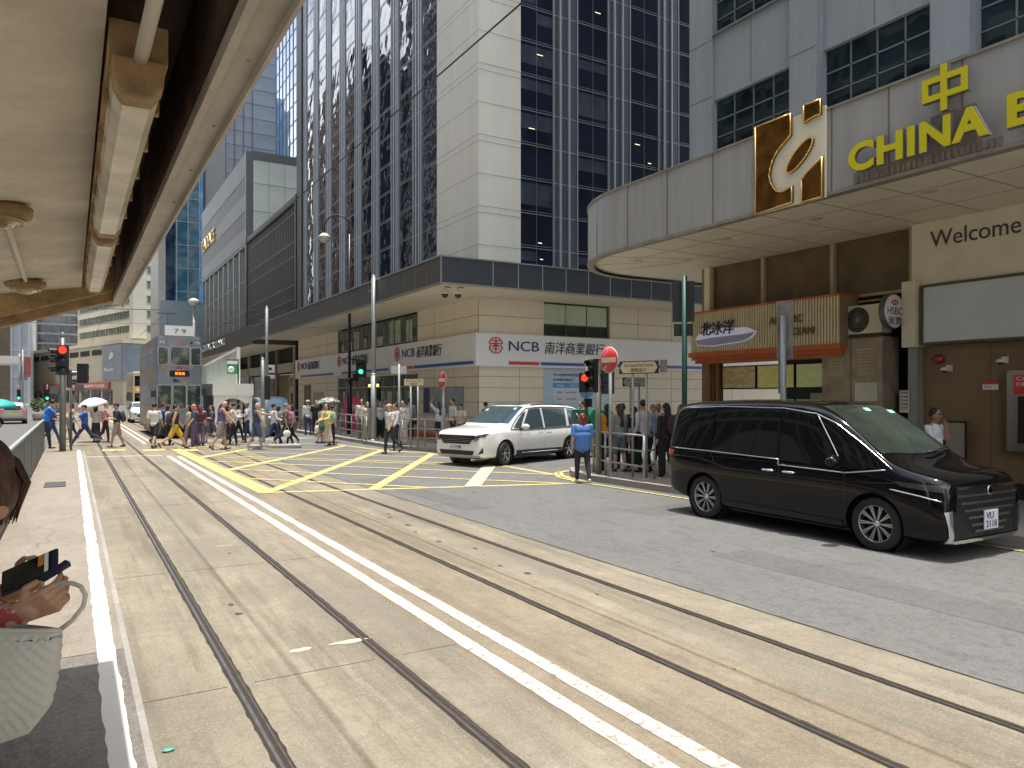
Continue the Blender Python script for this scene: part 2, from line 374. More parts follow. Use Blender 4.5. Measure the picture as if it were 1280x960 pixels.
for a, w_ in ((.16, .09), (.34, .09)):
    pts = [(10.9-a, 4.0), (10.42-a, 14.0), (10.55-a, 15.1-a*.2), (11.0-a*.8, 15.9+a*.1), (12.2, 16.35+a), (40, 16.4+a)]
    for p, q in zip(pts[0 if a > .3 else 1:], pts[1 if a > .3 else 2:]):
        d = Vector((q[0]-p[0], q[1]-p[1])).normalized(); n = Vector((-d.y, d.x))*w_
        yk.add([(p[0], p[1], .013), (q[0], q[1], .013), (q[0]+n.x, q[1]+n.y, .013), (p[0]+n.x, p[1]+n.y, .013)], [(0, 1, 2, 3)])
for x, y in ((.95, 30.3), (2.2, 29.6), (3.2, 28.9)): yk.quad((x, y, .012), (x+.75, y-.1, .012), (x+.75, y+.75, .012), (x, y+.75, .012))
tag(yk.build('yellow_kerb_lines', M_yel), kind='structure')
fr = MB()
for y in (34.5, 35.4): fr.quad((3.1, y, .004), (10, y, .004), (10, y+.25, .004), (3.1, y+.25, .004))
tag(fr.build('crossing_lines', M_white), kind='structure')
# platform of the tram stop
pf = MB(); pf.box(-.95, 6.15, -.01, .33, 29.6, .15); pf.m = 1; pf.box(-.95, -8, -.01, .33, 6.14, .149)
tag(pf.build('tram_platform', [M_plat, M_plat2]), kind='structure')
ke = MB(); ke.box(.331, -8, -.01, .372, 29.6, .135)
tag(ke.build('platform_kerb', M_kerb), kind='structure')
pe = MB(); edge_strip(pe, .155, .275, -4, 29.2, .1545, 5, 260, .009)
tag(pe.build('platform_edge_line', paint_mat('edge_paint', (.60, .58, .52), (.36, .32, .26), .555, 11)), kind='structure')
# kerbed pavements
def pavement(name, poly, h=.13):
    m = MB(); m.prism(poly, -.01, h); o = tag(m.build(name, M_pave), kind='structure')
    return o
near = [(10.9, 3.0), (10.42, 14.0), (10.6, 15.1), (11.1, 15.9), (12.2, 16.35), (60, 16.4), (60, -20), (11.9, -20)]
far = [(10.35, 190), (10.35, 31.5), (10.3, 27), (10.7, 24.9), (11.4, 24.0), (12.4, 23.9), (60, 23.9), (60, 30), (14.5, 30), (14.5, 190)]
pavement('near_pavement', near); pavement('far_pavement', far)
kb = MB()
def kerbline(mb, pts, h=.138, w_=.15):
    for p, q in zip(pts, pts[1:]):
        d = Vector((q[0]-p[0], q[1]-p[1])); L_ = d.length; d.normalize(); n = Vector((-d.y, d.x))*w_; k = max(1, int(L_/.9))
        for i in range(k):
            a = Vector(p)+d*(L_*i/k+.006); b_ = Vector(p)+d*(L_*(i+1)/k-.006)
            mb.prism([(a.x-n.x*.06, a.y-n.y*.06), (b_.x-n.x*.06, b_.y-n.y*.06), (b_.x+n.x, b_.y+n.y), (a.x+n.x, a.y+n.y)], -.01, h)
kerbline(kb, [(60, 16.4), (12.2, 16.35), (11.1, 15.9), (10.6, 15.1), (10.42, 14.0), (10.9, 3.0), (11.9, -20)])
kerbline(kb, [(10.35, 120), (10.35, 31.5), (10.3, 27), (10.7, 24.9), (11.4, 24.0), (12.4, 23.9), (60, 23.9)])
tag(kb.build('kerb_stones', M_kerb), kind='structure')
isl = MB(); isl.prism([(5.75, 28.9), (7.5, 28.4), (7.6, 29.1), (5.85, 29.7)], 0, .13)
tag(isl.build('refuge_island', M_kerb, bevel=.03), kind='structure')
isl2 = MB(); isl2.prism([(5.75, 36.5), (7.3, 36.2), (7.3, 60), (5.75, 60)], 0, .15)
tag(isl2.build('tram_stop_island', M_kerb), kind='structure')
lp = MB(); lp.prism([(-7.2, -30), (-7.2, 190), (-16, 190), (-16, -30)], -.01, .13)
tag(lp.build('left_pavement', M_pave), kind='structure')
for x0, y0, x1, y1, m_, zz in ((-.48, 17.6, -.1, 18.6, 'cast_iron', .1515), (-.62, 3.45, -.3, 3.9, 'pale_steel', .1515)):
    c = MB(); c.box(x0, y0, zz, x1, y1, zz+.012)
    mm = mat('cast_iron', (.09, .085, .08), .6, .5, var=.3, vs=30) if m_ == 'cast_iron' else mat('pale_steel', (.5, .5, .5), .4, .6, var=.3, vs=40)
    tag(c.build('platform_drain_cover', mm), 'dark iron drain cover set in the sunlit platform' if m_ == 'cast_iron' else 'pale patterned steel cover in the platform beside the white handbag', 'drain cover')
g = MB(); g.ell((.47, 4.6, .008), (.035, .02, .008)); tag(g.build('dropped_wrapper', mat('teal_wrapper', (.1, .35, .3), .4)), 'small crumpled teal wrapper lying beside the platform kerb', 'litter')
g = MB(); g.add([(1.0, 3.62, .012), (1.05, 3.60, .02), (1.09, 3.66, .012), (1.04, 3.72, .018)], [(0, 1, 2, 3)]); tag(g.build('fallen_leaf', mat('yellow_leaf', (.45, .42, .12), .6)), 'single yellow-green leaf fallen in the groove of the nearest rail', 'leaf')

# old trench repairs in the asphalt, a gutter joint beside the tram bed, oil drips
pt = MB()
for x0, y0, x1, y1 in ((6.9, 2.2, 7.6, 6.8), (8.3, 9.4, 9.9, 10.3), (5.9, 11.6, 6.5, 17.2)): pt.quad((x0, y0, .0022), (x1, y0, .0022), (x1, y1, .0022), (x0, y1, .0022))
struct('asphalt_repairs', pt, ground_mat('asphalt_repair', (.145, .143, .138), speck=.7, patch=.15, cracks=.1, fine=70))
gj = MB(); edge_strip(gj, 5.485, 5.51, -6, 120, .003, 8, 400, .008); struct('gutter_joint', gj, M_groove)
oil = MB(); q_ = random.Random(21)
for i in range(46):
    x_, y_ = q_.choice(((1.54, .25), (4.37, .25), (7.2, .5), (3.1, .4))); r_ = q_.uniform(.008, .04); blob(oil, x_+q_.uniform(-y_, y_), q_.uniform(2, 22), r_, r_*q_.uniform(.8, 2.5), .0031+i*.00001, 10, i)
struct('oil_drips', oil, mat('oil_stain', (.07, .06, .05), .6))
# ================================================================ shelter roof over the stop
M_ceil = mat('roof_paint', (.62, .56, .45), .7, var=.14, vs=5, grime=.45, bump=.1, bs=25)
M_fas = mat('fascia_paint', (.50, .45, .39), .6, var=.12, vs=9, grime=.3)
M_rust = mat('unlit_rusty_recess', (.12, .075, .045), .9, var=.5, vs=8, grime=.5)  # dark brown holds both the rust and the gloom of the unlit recess
M_lamp = mat('lamp_cover', (.66, .60, .46), .35, var=.3, vs=7, grime=.9)
M_rusty = mat('rusty_steel', (.38, .25, .12), .7, var=.4, vs=14, grime=.6)
sh = thing('tram_shelter', 'beige painted tram shelter roof with rusty edge over the stop', 'shelter', (-.4, 0, .15))
rf = MB()
def zc(t): return 2.69-.17*(.1-t)
s0, s1 = -3.0, 5.55
rf.slab([(-1.4, s0, zc(-1.4)), (.054, s0, zc(.054)), (.054, s1, zc(.054)), (-1.4, s1, zc(-1.4))], (0, 0, .30))
rf.build('ceiling_panel', M_ceil, sh, True)
rc = MB(); rc.box(.055, s0, 2.88, .247, s1, 2.98); rc.box(.235, s0, 2.66, .247, s1, 2.88); rc.build('recess', M_rust, sh, True)
fa = MB(); fa.box(.248, s0, 2.62, .307, s1+.25, 2.98); fa.box(.236, s0, 2.612, .252, s1+.2, 2.645); fa.box(.3, s0, 2.6, .307, s1+.25, 2.63)
fa.build('fascia', M_fas, sh, True)
eb = MB()
def zb(t): return 2.61-.33*(.25-t)
for (a, b_, dz, m_) in ((5.45, 5.56, -.0, 0), (5.56, 5.68, -.055, 0)):
    eb.slab([(-1.4, a, zb(-1.4)+.07+dz), (.247, a, zb(.247)+.07+dz), (.247, a, 2.95), (-1.4, a, 2.75)], (0, b_-a, 0))
eb.build('end_beam', M_rusty, sh, True)
tp = MB(); tp.box(-1.42, s0, 2.985, .31, s1+.26, 3.05); tp.build('roof_top', M_fas, sh, True)
for y in (-2.2, .2):
    p = MB(); p.cyl((-.85, y, .15), (-.85, y, 2.55), .06); p.build('post', mat('green_grey_post', (.2, .22, .2), .5), sh, True)
# fluorescent battens
bat = []
for k, (a, b_) in enumerate(((1.56, 3.04), (3.14, 4.72))):
    t = thing('batten_lamp', ['weathered fluorescent lamp with stained cover, nearer to the pipe end', 'weathered fluorescent lamp with stained cover, farther down under the shelter roof'][k], 'lamp', (.11, a, 2.58), 0, 'fluorescent lamps under the shelter roof')
    prof = [(.066, 2.63), (.070, 2.585), (.085, 2.562), (.132, 2.562), (.149, 2.585), (.153, 2.63)]
    c = MB(); c.slab([(x, a+.07, z) for x, z in prof], (0, b_-a-.14, 0)); c.build('diffuser', M_lamp, t, True)
    for y0, y1 in ((a, a+.068), (b_-.068, b_)):
        e = MB(); q = 1.06; e.slab([(.11+(x-.11)*q, y0, 2.605+(z-2.605)*q) for x, z in prof], (0, y1-y0, 0))
        e.build('end_cap', M_rusty, t, True, bevel=.004)
    ca = MB(); ca.box(.06, a+.01, 2.631, .16, b_-.01, 2.70); ca.build('housing', M_rusty, t, True)
    for i in range(5):
        y = a+.2+i*(b_-a-.4)/4
        for xx in (.056, .153): cl = MB(); cl.box(xx, y, 2.60, xx+.009, y+.022, 2.65); cl.build('clip', M_rusty, t, True)
    h = MB(); h.box(.09, (a+b_)/2, 2.70, .13, (a+b_)/2+.05, 2.882); h.build('hanger', M_rust, t, True)
pp = MB(); pp.tube([(.13, -2.9, 2.64), (.125, 0, 2.64), (.12, 1.0, 2.64), (.112, 1.57, 2.63)], .0125, 12)
tag(pp.build('conduit_pipe', mat('cream_pipe', (.62, .57, .47), .5, var=.1, vs=6)), 'cream conduit pipe running into the end of the nearer fluorescent lamp', 'pipe')
for k, (x, y, r) in enumerate(((-.20, 3.05, .088), (-.22, 4.95, .10))):
    z0 = zc(x)-.003
    t = thing('bulkhead_lamp', ['round rusty bulkhead lamp on the ceiling at the picture edge', 'round rusty bulkhead lamp at the far end of the shelter ceiling'][k], 'lamp', (x, y, z0), 0, 'round bulkhead lamps under the shelter roof')
    b = MB(); b.lathe([(.001, 0), (r, 0), (r, -.02), (r*.93, -.035), (r*.80, -.038)], n=28); b.build('base', M_rusty, t)
    b = MB(); b.lathe([(r*.79, -.034), (r*.7, -.055), (r*.66, -.05), (r*.5, -.062), (r*.47, -.056), (r*.3, -.07), (.001, -.074)], n=28); b.build('glass_lens', mat('amber_lens', (.35, .24, .10), .2, coat=.5), t)
cp = MB(); cp.tube([(-.20, 3.14, zc(-.2)-.012), (-.215, 4.86, zc(-.21)-.012)], .011, 10)
tag(cp.build('conduit_link', mat('cream_pipe', (0, 0, 0))), 'cream conduit linking the two round ceiling lamps', 'pipe')
# platform guard railing with close vertical bars
gr = thing('guard_railing', 'long grey metal railing of close vertical bars along the platform', 'railing', (-.8, 5, .15))
M_grey = mat('grey_green_metal', (.17, .18, .16), .6, .3, var=.15, vs=5, grime=.2)
b = MB(); b.box(-.83, 5, 1.16, -.77, 29, 1.2); b.build('top_rail', mat('pale_rail', (.42, .43, .42), .45, .5), gr, True)
b = MB(); b.box(-.82, 5, .22, -.78, 29, .26); b.build('bottom_rail', M_grey, gr, True)
b = MB()
for i in range(229): b.box(-.825, 5.03+i*.105, .26, -.775, 5.05+i*.105+.03, 1.16)
b.build('bars', M_grey, gr, True)
b = MB(); b.box(-.85, 5, .15, -.78, 29, .2); b.build('base_plate', mat('rusty_base', (.16, .10, .07), .9, var=.3), gr, True)
for i in range(9):
    y = 5+i*3; b = MB(); b.box(-.835, y, .15, -.765, y+.07, 1.18); b.build('post', M_grey, gr, True)

q_ = random.Random(2)
for i in range(16):
    y = -.5+i*.38; sm = MB(); sm.lathe([(.001, -.003), (.004, -.002), (.005, 0)], (.275, y, 2.602), 'z', 8); sm.build('bolt', M_rusty, sh, True)
for i in range(12):
    sm = MB(); cx_, cy_ = q_.uniform(-.6, .0), q_.uniform(1.2, 5); n_ = 9; sm.add([(cx_+q_.uniform(.004, .015)*math.cos(6.28*k/n_), cy_+q_.uniform(.008, .03)*math.sin(6.28*k/n_), zc(cx_)-.0016) for k in range(n_)], [tuple(range(n_))]); sm.build('paint_chip', mat('chip_pale', (.72, .66, .54), .8), sh, True)
# ================================================================ NCB corner building
M_panelL = mat('cream_panel', (.70, .68, .60), .55, var=.05, vs=1.2, grime=.10, stretch=(1, 1, .2))
M_joint = mat('panel_joint', (.16, .15, .13), .8)
M_silver = mat('silver_fin', (.62, .66, .70), .35, .55, var=.08, vs=1)
M_pil = mat('pilaster_panel', (.12, .135, .155), .4, .5, var=.1, vs=.8)
M_gl = glass_mat('tower_glass', (.008, .014, .030), 2.1, 1.6, .7)
M_gl2 = glass_mat('tower_glass_plain', (.010, .014, .035), 1.6, .5, .5, tint2=(.004, .006, .014))
M_mull = mat('mullion', (.30, .32, .34), .4, .6)
M_bandf = mat('band_panel', (.065, .072, .085), .42, .3, var=.1, vs=1)
M_bandl = mat('band_panel_side_lit_tone', (.075, .072, .067), .5, .2, var=.1, vs=1)  # same band panel; how light falls on the street face is in this browner colour
M_edge = mat('band_edge', (.33, .32, .28), .4, .5)
M_soff = mat('soffit', (.74, .68, .56), .6, var=.04, vs=2)
M_stone = mat('stone_wall', (.80, .72, .57), .5, var=.05, vs=2.5)
M_sgl = glass_mat('shop_glass', (.035, .06, .045), 1.5, .2, .7, tint2=(.10, .12, .09))
M_sign = mat('sign_face', (.84, .84, .86), .4, var=.02, vs=1)
M_navy = mat('navy', (.02, .02, .16), .4); M_red = mat('sign_red', (.62, .05, .04), .45); M_blue = mat('sign_blue', (.03, .10, .42), .4)
M_dark = mat('dark_interior', (.015, .014, .012), .8)
b0 = thing('bank_tower', 'cream panelled office tower with silver fins above the corner bank', 'building', (14, 26.4, 0))
TOP = 62.0; FL = 1.43
core = MB(); core.box(14.2, 26.6, 6.0, 40, 52.8, TOP); core.build('tower_core', M_dark, b0, True)
# white corner panels with joint lines
wp = MB(); wp.box(14.0, 26.4, 6.0, 15.97, 26.62, TOP); wp.box(14.0, 26.62, 6.0, 14.22, 30.35, TOP); wp.build('corner_panel', M_panelL, b0, True)
jt = MB()
z = 6.0
zs = []
zz = 8.02
while zz < TOP:
    zs += [zz]; zs += [zz+1.3, zz+1.56-.0]; zz += 2.86
for q in zs:
    jt.box(13.997, 26.397, q, 15.97, 26.41, q+.014); jt.box(13.997, 26.41, q, 14.01, 30.35, q+.014)
jt.build('joint_lines', M_joint, b0, True)
fz0 = 6.6
nb = 0
for side in (0, 1):
    n = 9 if side == 0 else 6
    per = 2.83 if side == 0 else 2.92
    start = 30.35 if side == 0 else 15.97
    ww = 1.88 if side == 0 else 1.66
    def V(a, d, z):  # a along the facade, d depth outward positive
        return (14.0-d, a, z) if side == 0 else (a, 26.4-d, z)
    def bx(mb, a0, a1, d0, d1, z0, z1):
        p = V(a0, d0, z0); q = V(a1, d1, z1); mb.box(p[0], p[1], p[2], q[0], q[1], q[2])
    for k in range(n):
        a = start+per*k
        if side == 0 and a > 52.5: break
        g = MB(); bx(g, a, a+ww, -.30, -.10, fz0, TOP); wo = g.build('window_strip', M_gl if side == 0 else M_gl2, b0, True)
        m = MB(); z = fz0+.1; i = 0
        while z < TOP:
            bx(m, a+.005, a+ww-.005, -.105, -.085, z, z+.035)
            bx(m, a+.005, a+ww-.005, -.105, -.09, z+.11, z+.13)
            z += FL; i += 1
        bx(m, a+.01, a+.03, -.101, -.07, fz0, TOP); bx(m, a+ww-.03, a+ww-.01, -.101, -.07, fz0, TOP)
        if side == 1: bx(m, a+ww*.5, a+ww*.5+.015, -.101, -.092, fz0, TOP)
        fo = m.build('window_frame', M_mull, wo, True)
        if side == 1:
            li = MB(); q = random.Random(40+k)
            for i in range(9):
                z = fz0+FL*q.randrange(0, 20)+q.choice((.35, .8, 1.1)); aa = a+q.uniform(.2, 1.1)
                bx(li, aa, aa+q.uniform(.12, .35), -.099, -.096, z, z+.03)
            for fl in range(26):
                if q.random() < .34:
                    z_ = fz0+.24+FL*fl; h_ = q.uniform(.25, 1.1); half = q.choice((0, 0, 1, 2)); a0_ = a+.04+(ww*.5 if half == 2 else 0); a1_ = a+ww-.04-(ww*.5 if half == 1 else 0); bl_ = MB(); bx(bl_, a0_, a1_, -.0995, -.0975, z_+1.16-h_, z_+1.16); bl_.build('blind', mat('dim_blind', (.035, .045, .07), .35, var=.5, vs=1.1), wo, True)
            li.build('lit_ceiling_lamps', mat('office_lamps', (.6, .55, .4), .5, emit=(1, .9, .6), es=.9), wo, True)
        pa = a+ww; pb = a+per
        p = MB(); bx(p, pa, pb, -.3, -.06, fz0, TOP); p.build('pilaster', M_pil, b0, True)
        f = MB()
        for u in (.24, .60):
            c = pa+(pb-pa)*u; bx(f, c, c+.06, -.06, (-.03 if side == 0 else .02), fz0, TOP)
        bx(f, pa, pa+.03, -.06, -.03, fz0, TOP); bx(f, pb-.03, pb, -.06, -.03, fz0, TOP)
        z = fz0+.1
        while z < TOP: bx(f, pa+.03, pb-.03, -.06, -.055, z, z+.02); z += FL
        f.build('pilaster_fins', M_silver, b0, True)
en = MB(); en.box(13.95, 52.9, 6, 14.4, 54.2, TOP); en.build('dark_end_pier', mat('dark_pier', (.05, .052, .055), .45, .3, var=.15), b0, True)
# projecting band
bn = MB(); bn.m = 0; bn.box(10.9, 23.3, 5.88, 40, 23.42, 6.76); bn.m = 1; bn.box(10.9, 23.42, 5.88, 11.02, 54.2, 6.76)
bn.m = 0; bn.build('band', [M_bandf, M_bandl], b0, True)
be = MB(); be.box(10.87, 23.27, 6.76, 40, 23.5, 6.81); be.box(10.87, 23.5, 6.76, 11.1, 54.2, 6.81); be.box(10.88, 23.28, 5.84, 40, 23.45, 5.88); be.box(10.88, 23.45, 5.84, 11.05, 54.2, 5.88)
be.box(10.885, 23.285, 5.88, 10.93, 23.33, 6.76)
be.build('band_edge', M_edge, b0, True)
bj = MB()
for i in range(24): bj.box(12.93+i*1.05, 23.292, 5.88, 12.95+i*1.05, 23.3, 6.76)
bj.build('band_joints', mat('light_joint', (.5, .52, .54), .4), b0, True)
bj = MB()
for i in range(30): bj.box(10.892, 24.5+i*1.0, 5.88, 10.9, 24.515+i*1.0, 6.76)
bj.build('band_joints', mat('grey_joint', (.22, .21, .2), .4), b0, True)
sf = MB(); sf.box(11.03, 23.43, 5.92, 40, 26.39, 5.98); sf.box(11.03, 26.391, 5.92, 13.99, 54.2, 5.98); sf.build('soffit', M_soff, b0, True)
rfb = MB(); rfb.box(10.95, 23.35, 6.66, 40, 26.39, 6.72); rfb.box(10.95, 26.391, 6.66, 13.99, 54.2, 6.72); rfb.build('band_roof', M_bandf, b0, True)
# base walls, left face (x=14) pieces and right face (y=26.4) pieces
wl_ = MB()
wl_.box(14, 26.4, .0, 14.3, 32.5, 5.92); wl_.box(14, 44.7, 0, 14.3, 53.9, 5.92); wl_.box(14.02, 32.5, 3.0, 14.3, 44.7, 4.5)
wl_.box(14.3, 26.4, 0, 17.1, 26.7, 5.92); wl_.box(20.6, 26.4, 0, 40, 26.7, 5.92); wl_.box(17.1, 26.42, 0, 20.6, 26.7, 4.5)
wl_.build('base_wall', M_stone, b0, True)
jl = MB()
for z in (5.2, 2.75, 2.29, 1.71, 1.1, .55):
    jl.box(13.996, 26.396, z, 14.01, 32.5, z+.018); jl.box(13.996, 44.7, z, 14.01, 53.9, z+.018)
    jl.box(14.0, 26.396, z, 17.09, 26.41, z+.018); jl.box(20.61, 26.396, z, 40, 26.41, z+.018)
for x in (15.9,): jl.box(x, 26.396, 0, x+.015, 26.41, 3.1)
for x in (22.2, 24.2, 26.2, 28.2): jl.box(x, 26.396, 0, x+.015, 26.41, 5.9)
for y in (28.6, 30.6, 46.8, 49): jl.box(13.996, y, 0, 14.01, y+.015, 5.9)
jl.box(13.985, 26.385, 0, 14.0, 26.4, 5.85)
jl.build('joint_lines', M_joint, b0, True)
# glass front on the street side: entrance hall and strip above the sign
for (z0, z1, nm) in ((.35, 3.05, 'bank_front_window'), (4.55, 5.85, 'upper_window')):
    g = MB(); g.box(14.06, 32.5, z0, 14.1, 44.7, z1); wo = g.build(nm, M_sgl, b0, True)
    m = MB()
    k = 8 if z0 < 1 else 11
    for i in range(k+1):
        y = 32.5+i*12.2/k; m.box(14.02, y-.02, z0, 14.07, y+.02, z1)
    if z0 < 1: m.box(14.02, 32.5, 2.4, 14.065, 44.7, 2.46); m.box(14.02, 32.5, .3, 14.12, 44.7, .36)
    m.build('window_frame', mat('steel_frame', (.38, .40, .36), .35, .7), wo, True)
    q = random.Random(5)
    for i in range(9):
        y = 33+i*1.3+q.uniform(0, .4); 
        p = MB()
        if z0 < 1: p.box(14.045, y, 1.2, 14.059, y+q.uniform(.3, .7), 2.2)
        else: p.box(14.045, y, 4.6, 14.059, y+q.uniform(.3, .9), q.uniform(5.0, 5.8))
        p.build('poster' if z0 < 1 else 'blind', mat('pale_poster', (.45, .50, .40), .6, var=.3, vs=3), wo, True)
dr = MB(); dr.box(14.03, 37.6, .14, 14.058, 39.4, 2.7); dr.build('entrance_door', M_dark, b0, True)
gl = MB(); gl.box(14.01, 37.7, 2.45, 14.05, 39.3, 2.6); gl.build('warm_entrance_lamp', mat('warm_glow', (.8, .6, .2), .5, emit=(1, .75, .3), es=1.2), b0, True)
sd = MB(); sd.box(13.98, 50.6, .14, 14.005, 52.3, 2.7); sd.build('side_door', mat('bronze_door', (.10, .08, .06), .4, .4, var=.3), b0, True)
# right face upper window with pale blinds
g = MB(); g.box(17.1, 26.55, 4.5, 20.6, 26.6, 5.9); wo = g.build('upper_window', M_sgl, b0, True)
for i in range(3): m = MB(); m.box(17.13+i*1.12, 26.47, 5.02, 18.22+i*1.12, 26.5, 5.85); m.build('blind', mat('green_blind', (.42, .50, .36), .6, var=.04), wo, True)
m = MB(); m.box(17.1, 26.45, 4.97, 20.5, 26.5, 5.01); m.box(17.1, 26.44, 4.5, 20.6, 26.5, 4.54)
for i in range(4): m.box(17.1+i*1.13, 26.46, 4.5, 17.125+i*1.13, 26.51, 5.9)
m.build('window_frame', mat('bronze_frame', (.12, .10, .06), .4, .5), wo, True)
# blue poster wall
def poster(par):
    p = MB(); p.box(17.1, 26.385, 1.0, 20.6, 26.4, 3.12); o = p.build('blue_poster', mat('pale_blue_poster', (.36, .52, .66), .4, var=.12, vs=.8, col2=(.55, .66, .72)), par, True)
    p = MB(); p.box(17.55, 26.375, 2.32, 18.95, 26.386, 2.52); p.add([(19.3+.42*math.cos(t*.52), 26.378, 2.35+.5*math.sin(t*.52)) for t in range(12)], [tuple(range(12))]); p.build('blue_block', mat('mid_blue', (.06, .30, .62), .4), o, True)
    p = MB(); p.box(17.55, 26.378, 1.68, 18.95, 26.386, 2.31); p.build('table_block', mat('ice_blue', (.55, .64, .74), .4), o, True)
    text('中小企融資保特別計劃：九成', M_navy, (17.55, 26.372, 2.80), X, Z, w=1.9, h=.13, depth=.004, parent=o)
    text('信貸擔保產品', M_navy, (17.55, 26.372, 2.60), X, Z, w=1.0, h=.12, depth=.004, parent=o)
    text('貸款額         還款期', mat('white_letters', (.8, .8, .8), .5), (17.7, 26.370, 2.37), X, Z, w=1.1, h=.08, depth=.004, parent=o)
    text('最高      HK$900萬', M_red, (17.75, 26.372, 2.08), X, Z, w=1.0, h=.08, depth=.004, parent=o)
    text('最長      HK$600萬', M_red, (17.75, 26.372, 1.80), X, Z, w=1.0, h=.08, depth=.004, parent=o)
poster(b0)
p = MB(); p.box(13.97, 27.75, 1.25, 13.995, 31.0, 2.32); po = p.build('city_map_poster', mat('map_poster', (.20, .28, .33), .3, var=.5, vs=2.5, col2=(.42, .46, .44)), b0, True)
p = MB(); p.box(13.965, 31.02, 1.2, 13.995, 31.75, 2.35); p.build('navy_poster', M_navy, po, True)
p = MB()
for a in (27.7, 31.0): p.box(13.96, a, 1.2, 13.999, a+.05, 2.36)
p.box(13.96, 27.7, 2.32, 13.999, 31.05, 2.36); p.box(13.96, 27.7, 1.2, 13.999, 31.05, 1.24); p.build('poster_frame', M_edge, po, True)
p = MB(); p.box(13.97, 47.6, 1.2, 13.995, 50.0, 2.2); p.build('engraved_panel', mat('engraved_stone', (.42, .36, .28), .5, var=.2, vs=6), b0, True)
# the bank signs
def logo(par, c, right, up, r, m):
    right = Vector(right); up = Vector(up); n = right.cross(up); c = Vector(c); mb = MB()
    P = lambda x, y, k=0.0: c+right*(x*r)+up*(y*r)+n*k
    for a0, a1 in ((12, 78), (102, 168), (192, 258), (282, 348)):
        k = 10; o = []; i_ = []
        for i in range(k+1):
            a = R(a0+(a1-a0)*i/k); o.append(P(math.cos(a), math.sin(a))); i_.append(P(.84*math.cos(a), .84*math.sin(a)))
        for i in range(k): mb.slab([o[i], o[i+1], i_[i+1], i_[i]], n*.015)
    def bar(x0, y0, x1, y1, w_):
        d = Vector((x1-x0, y1-y0)).normalized(); q = Vector((-d.y, d.x))*w_/2
        mb.slab([P(x0+q.x, y0+q.y), P(x1+q.x, y1+q.y), P(x1-q.x, y1-q.y), P(x0-q.x, y0-q.y)], n*.018)
    bar(-.55, .52, .55, .52, .13); bar(0, 1, 0, .2, .15); bar(-.75, .22, .75, .22, .13); bar(-.3, .15, -.1, -.12, .12); bar(.3, .15, .1, -.12, .12)
    bar(-.6, -.12, .6, -.12, .12); bar(-.55, -.42, .55, -.42, .12); bar(0, .2, 0, -1.02, .15); bar(-.7, .22, -.8, -.3, .12); bar(.7, .22, .8, -.3, .12)
    return mb.build('emblem', m, par, True)
CALL = mat('black_letters', (.03, .03, .07), .4)
def sign(par, org, right, lx):
    """lx: along-sign positions (from the sign's left end) of emblem, NCB start/end, characters start/end, red start/end, blue start/end"""
    org = Vector(org); right = Vector(right)
    P = lambda a, z, k=.0: org+right*a+Vector((0, 0, z))+right.cross(Z)*k
    logo(par, P(lx[0], .80), right, Z, .34, M_red)
    text('NCB', M_navy, P(lx[1], .60), right, Z, w=lx[2]-lx[1], h=.40, depth=.02, parent=par)
    text('南洋商業銀行', CALL, P(lx[3], .52), right, Z, w=lx[4]-lx[3], h=.52, depth=.02, parent=par, shear=.15)
    for k, (m_, nm) in enumerate(((M_red, 'red_stripe'), (M_blue, 'blue_stripe'))):
        a, b_ = lx[5+2*k], lx[6+2*k]
        s = MB(); s.slab([P(a, .04), P(b_, .04), P(b_, .17), P(a, .17)], right.cross(Z)*.02); s.build(nm, m_, par, True)
sb = MB(); sb.m = 0; sb.box(13.75, 26.15, 3.16, 40, 26.40, 4.47); sb.box(13.75, 26.40, 3.16, 13.999, 53.8, 4.47)
so_ = sb.build('fascia_sign', M_sign, b0, True)
sign(so_, (13.75, 26.145, 3.2), (1, 0, 0), (.9, 1.5, 2.95, 3.25, 6.35, 1.5, 2.95, 3.05, 13))
for k in range(3):
    y1 = 35.5+9.2*k; sign(so_, (13.745, y1, 3.2), (0, -1, 0), (1.1, 1.75, 3.25, 3.5, 6.2, 1.6, 3.1, 3.2, 9.15))
# dome cameras hanging under the band
for k, (x, y) in enumerate(((11.55, 24.35), (12.0, 24.2))):
    t = thing('dome_camera', ['white dome camera under the dark band, left of the pair', 'white dome camera under the dark band, right of the pair'][k], 'security camera', (x, y, 5.55), 0, 'dome cameras under the corner band')
    m = MB(); m.lathe([(.001, .36), (.03, .36), (.03, .25), (.12, .2), (.14, .1), (.14, .08)], n=18); m.build('housing', mat('white_plastic', (.7, .7, .68), .4), t)
    m = MB(); m.lathe([(.13, .08), (.12, .02), (.08, -.04), (.001, -.06)], n=18); m.build('dome', mat('smoked_dome', (.05, .02, .015), .1), t)
    m = MB(); m.box(.0, -.01, .32, .22, .01, .35); m.build('bracket', mat('dark_steel', (.1, .1, .1), .4, .5), t)
# red-brown step rail by the poster wall
g = MB(); g.box(13.3, 26.6, .13, 13.95, 32.3, .34); tag(g.build('orange_ledge', mat('orange_ledge', (.55, .13, .04), .5, var=.2)), 'low orange ledge at the foot of the bank wall', 'ledge')
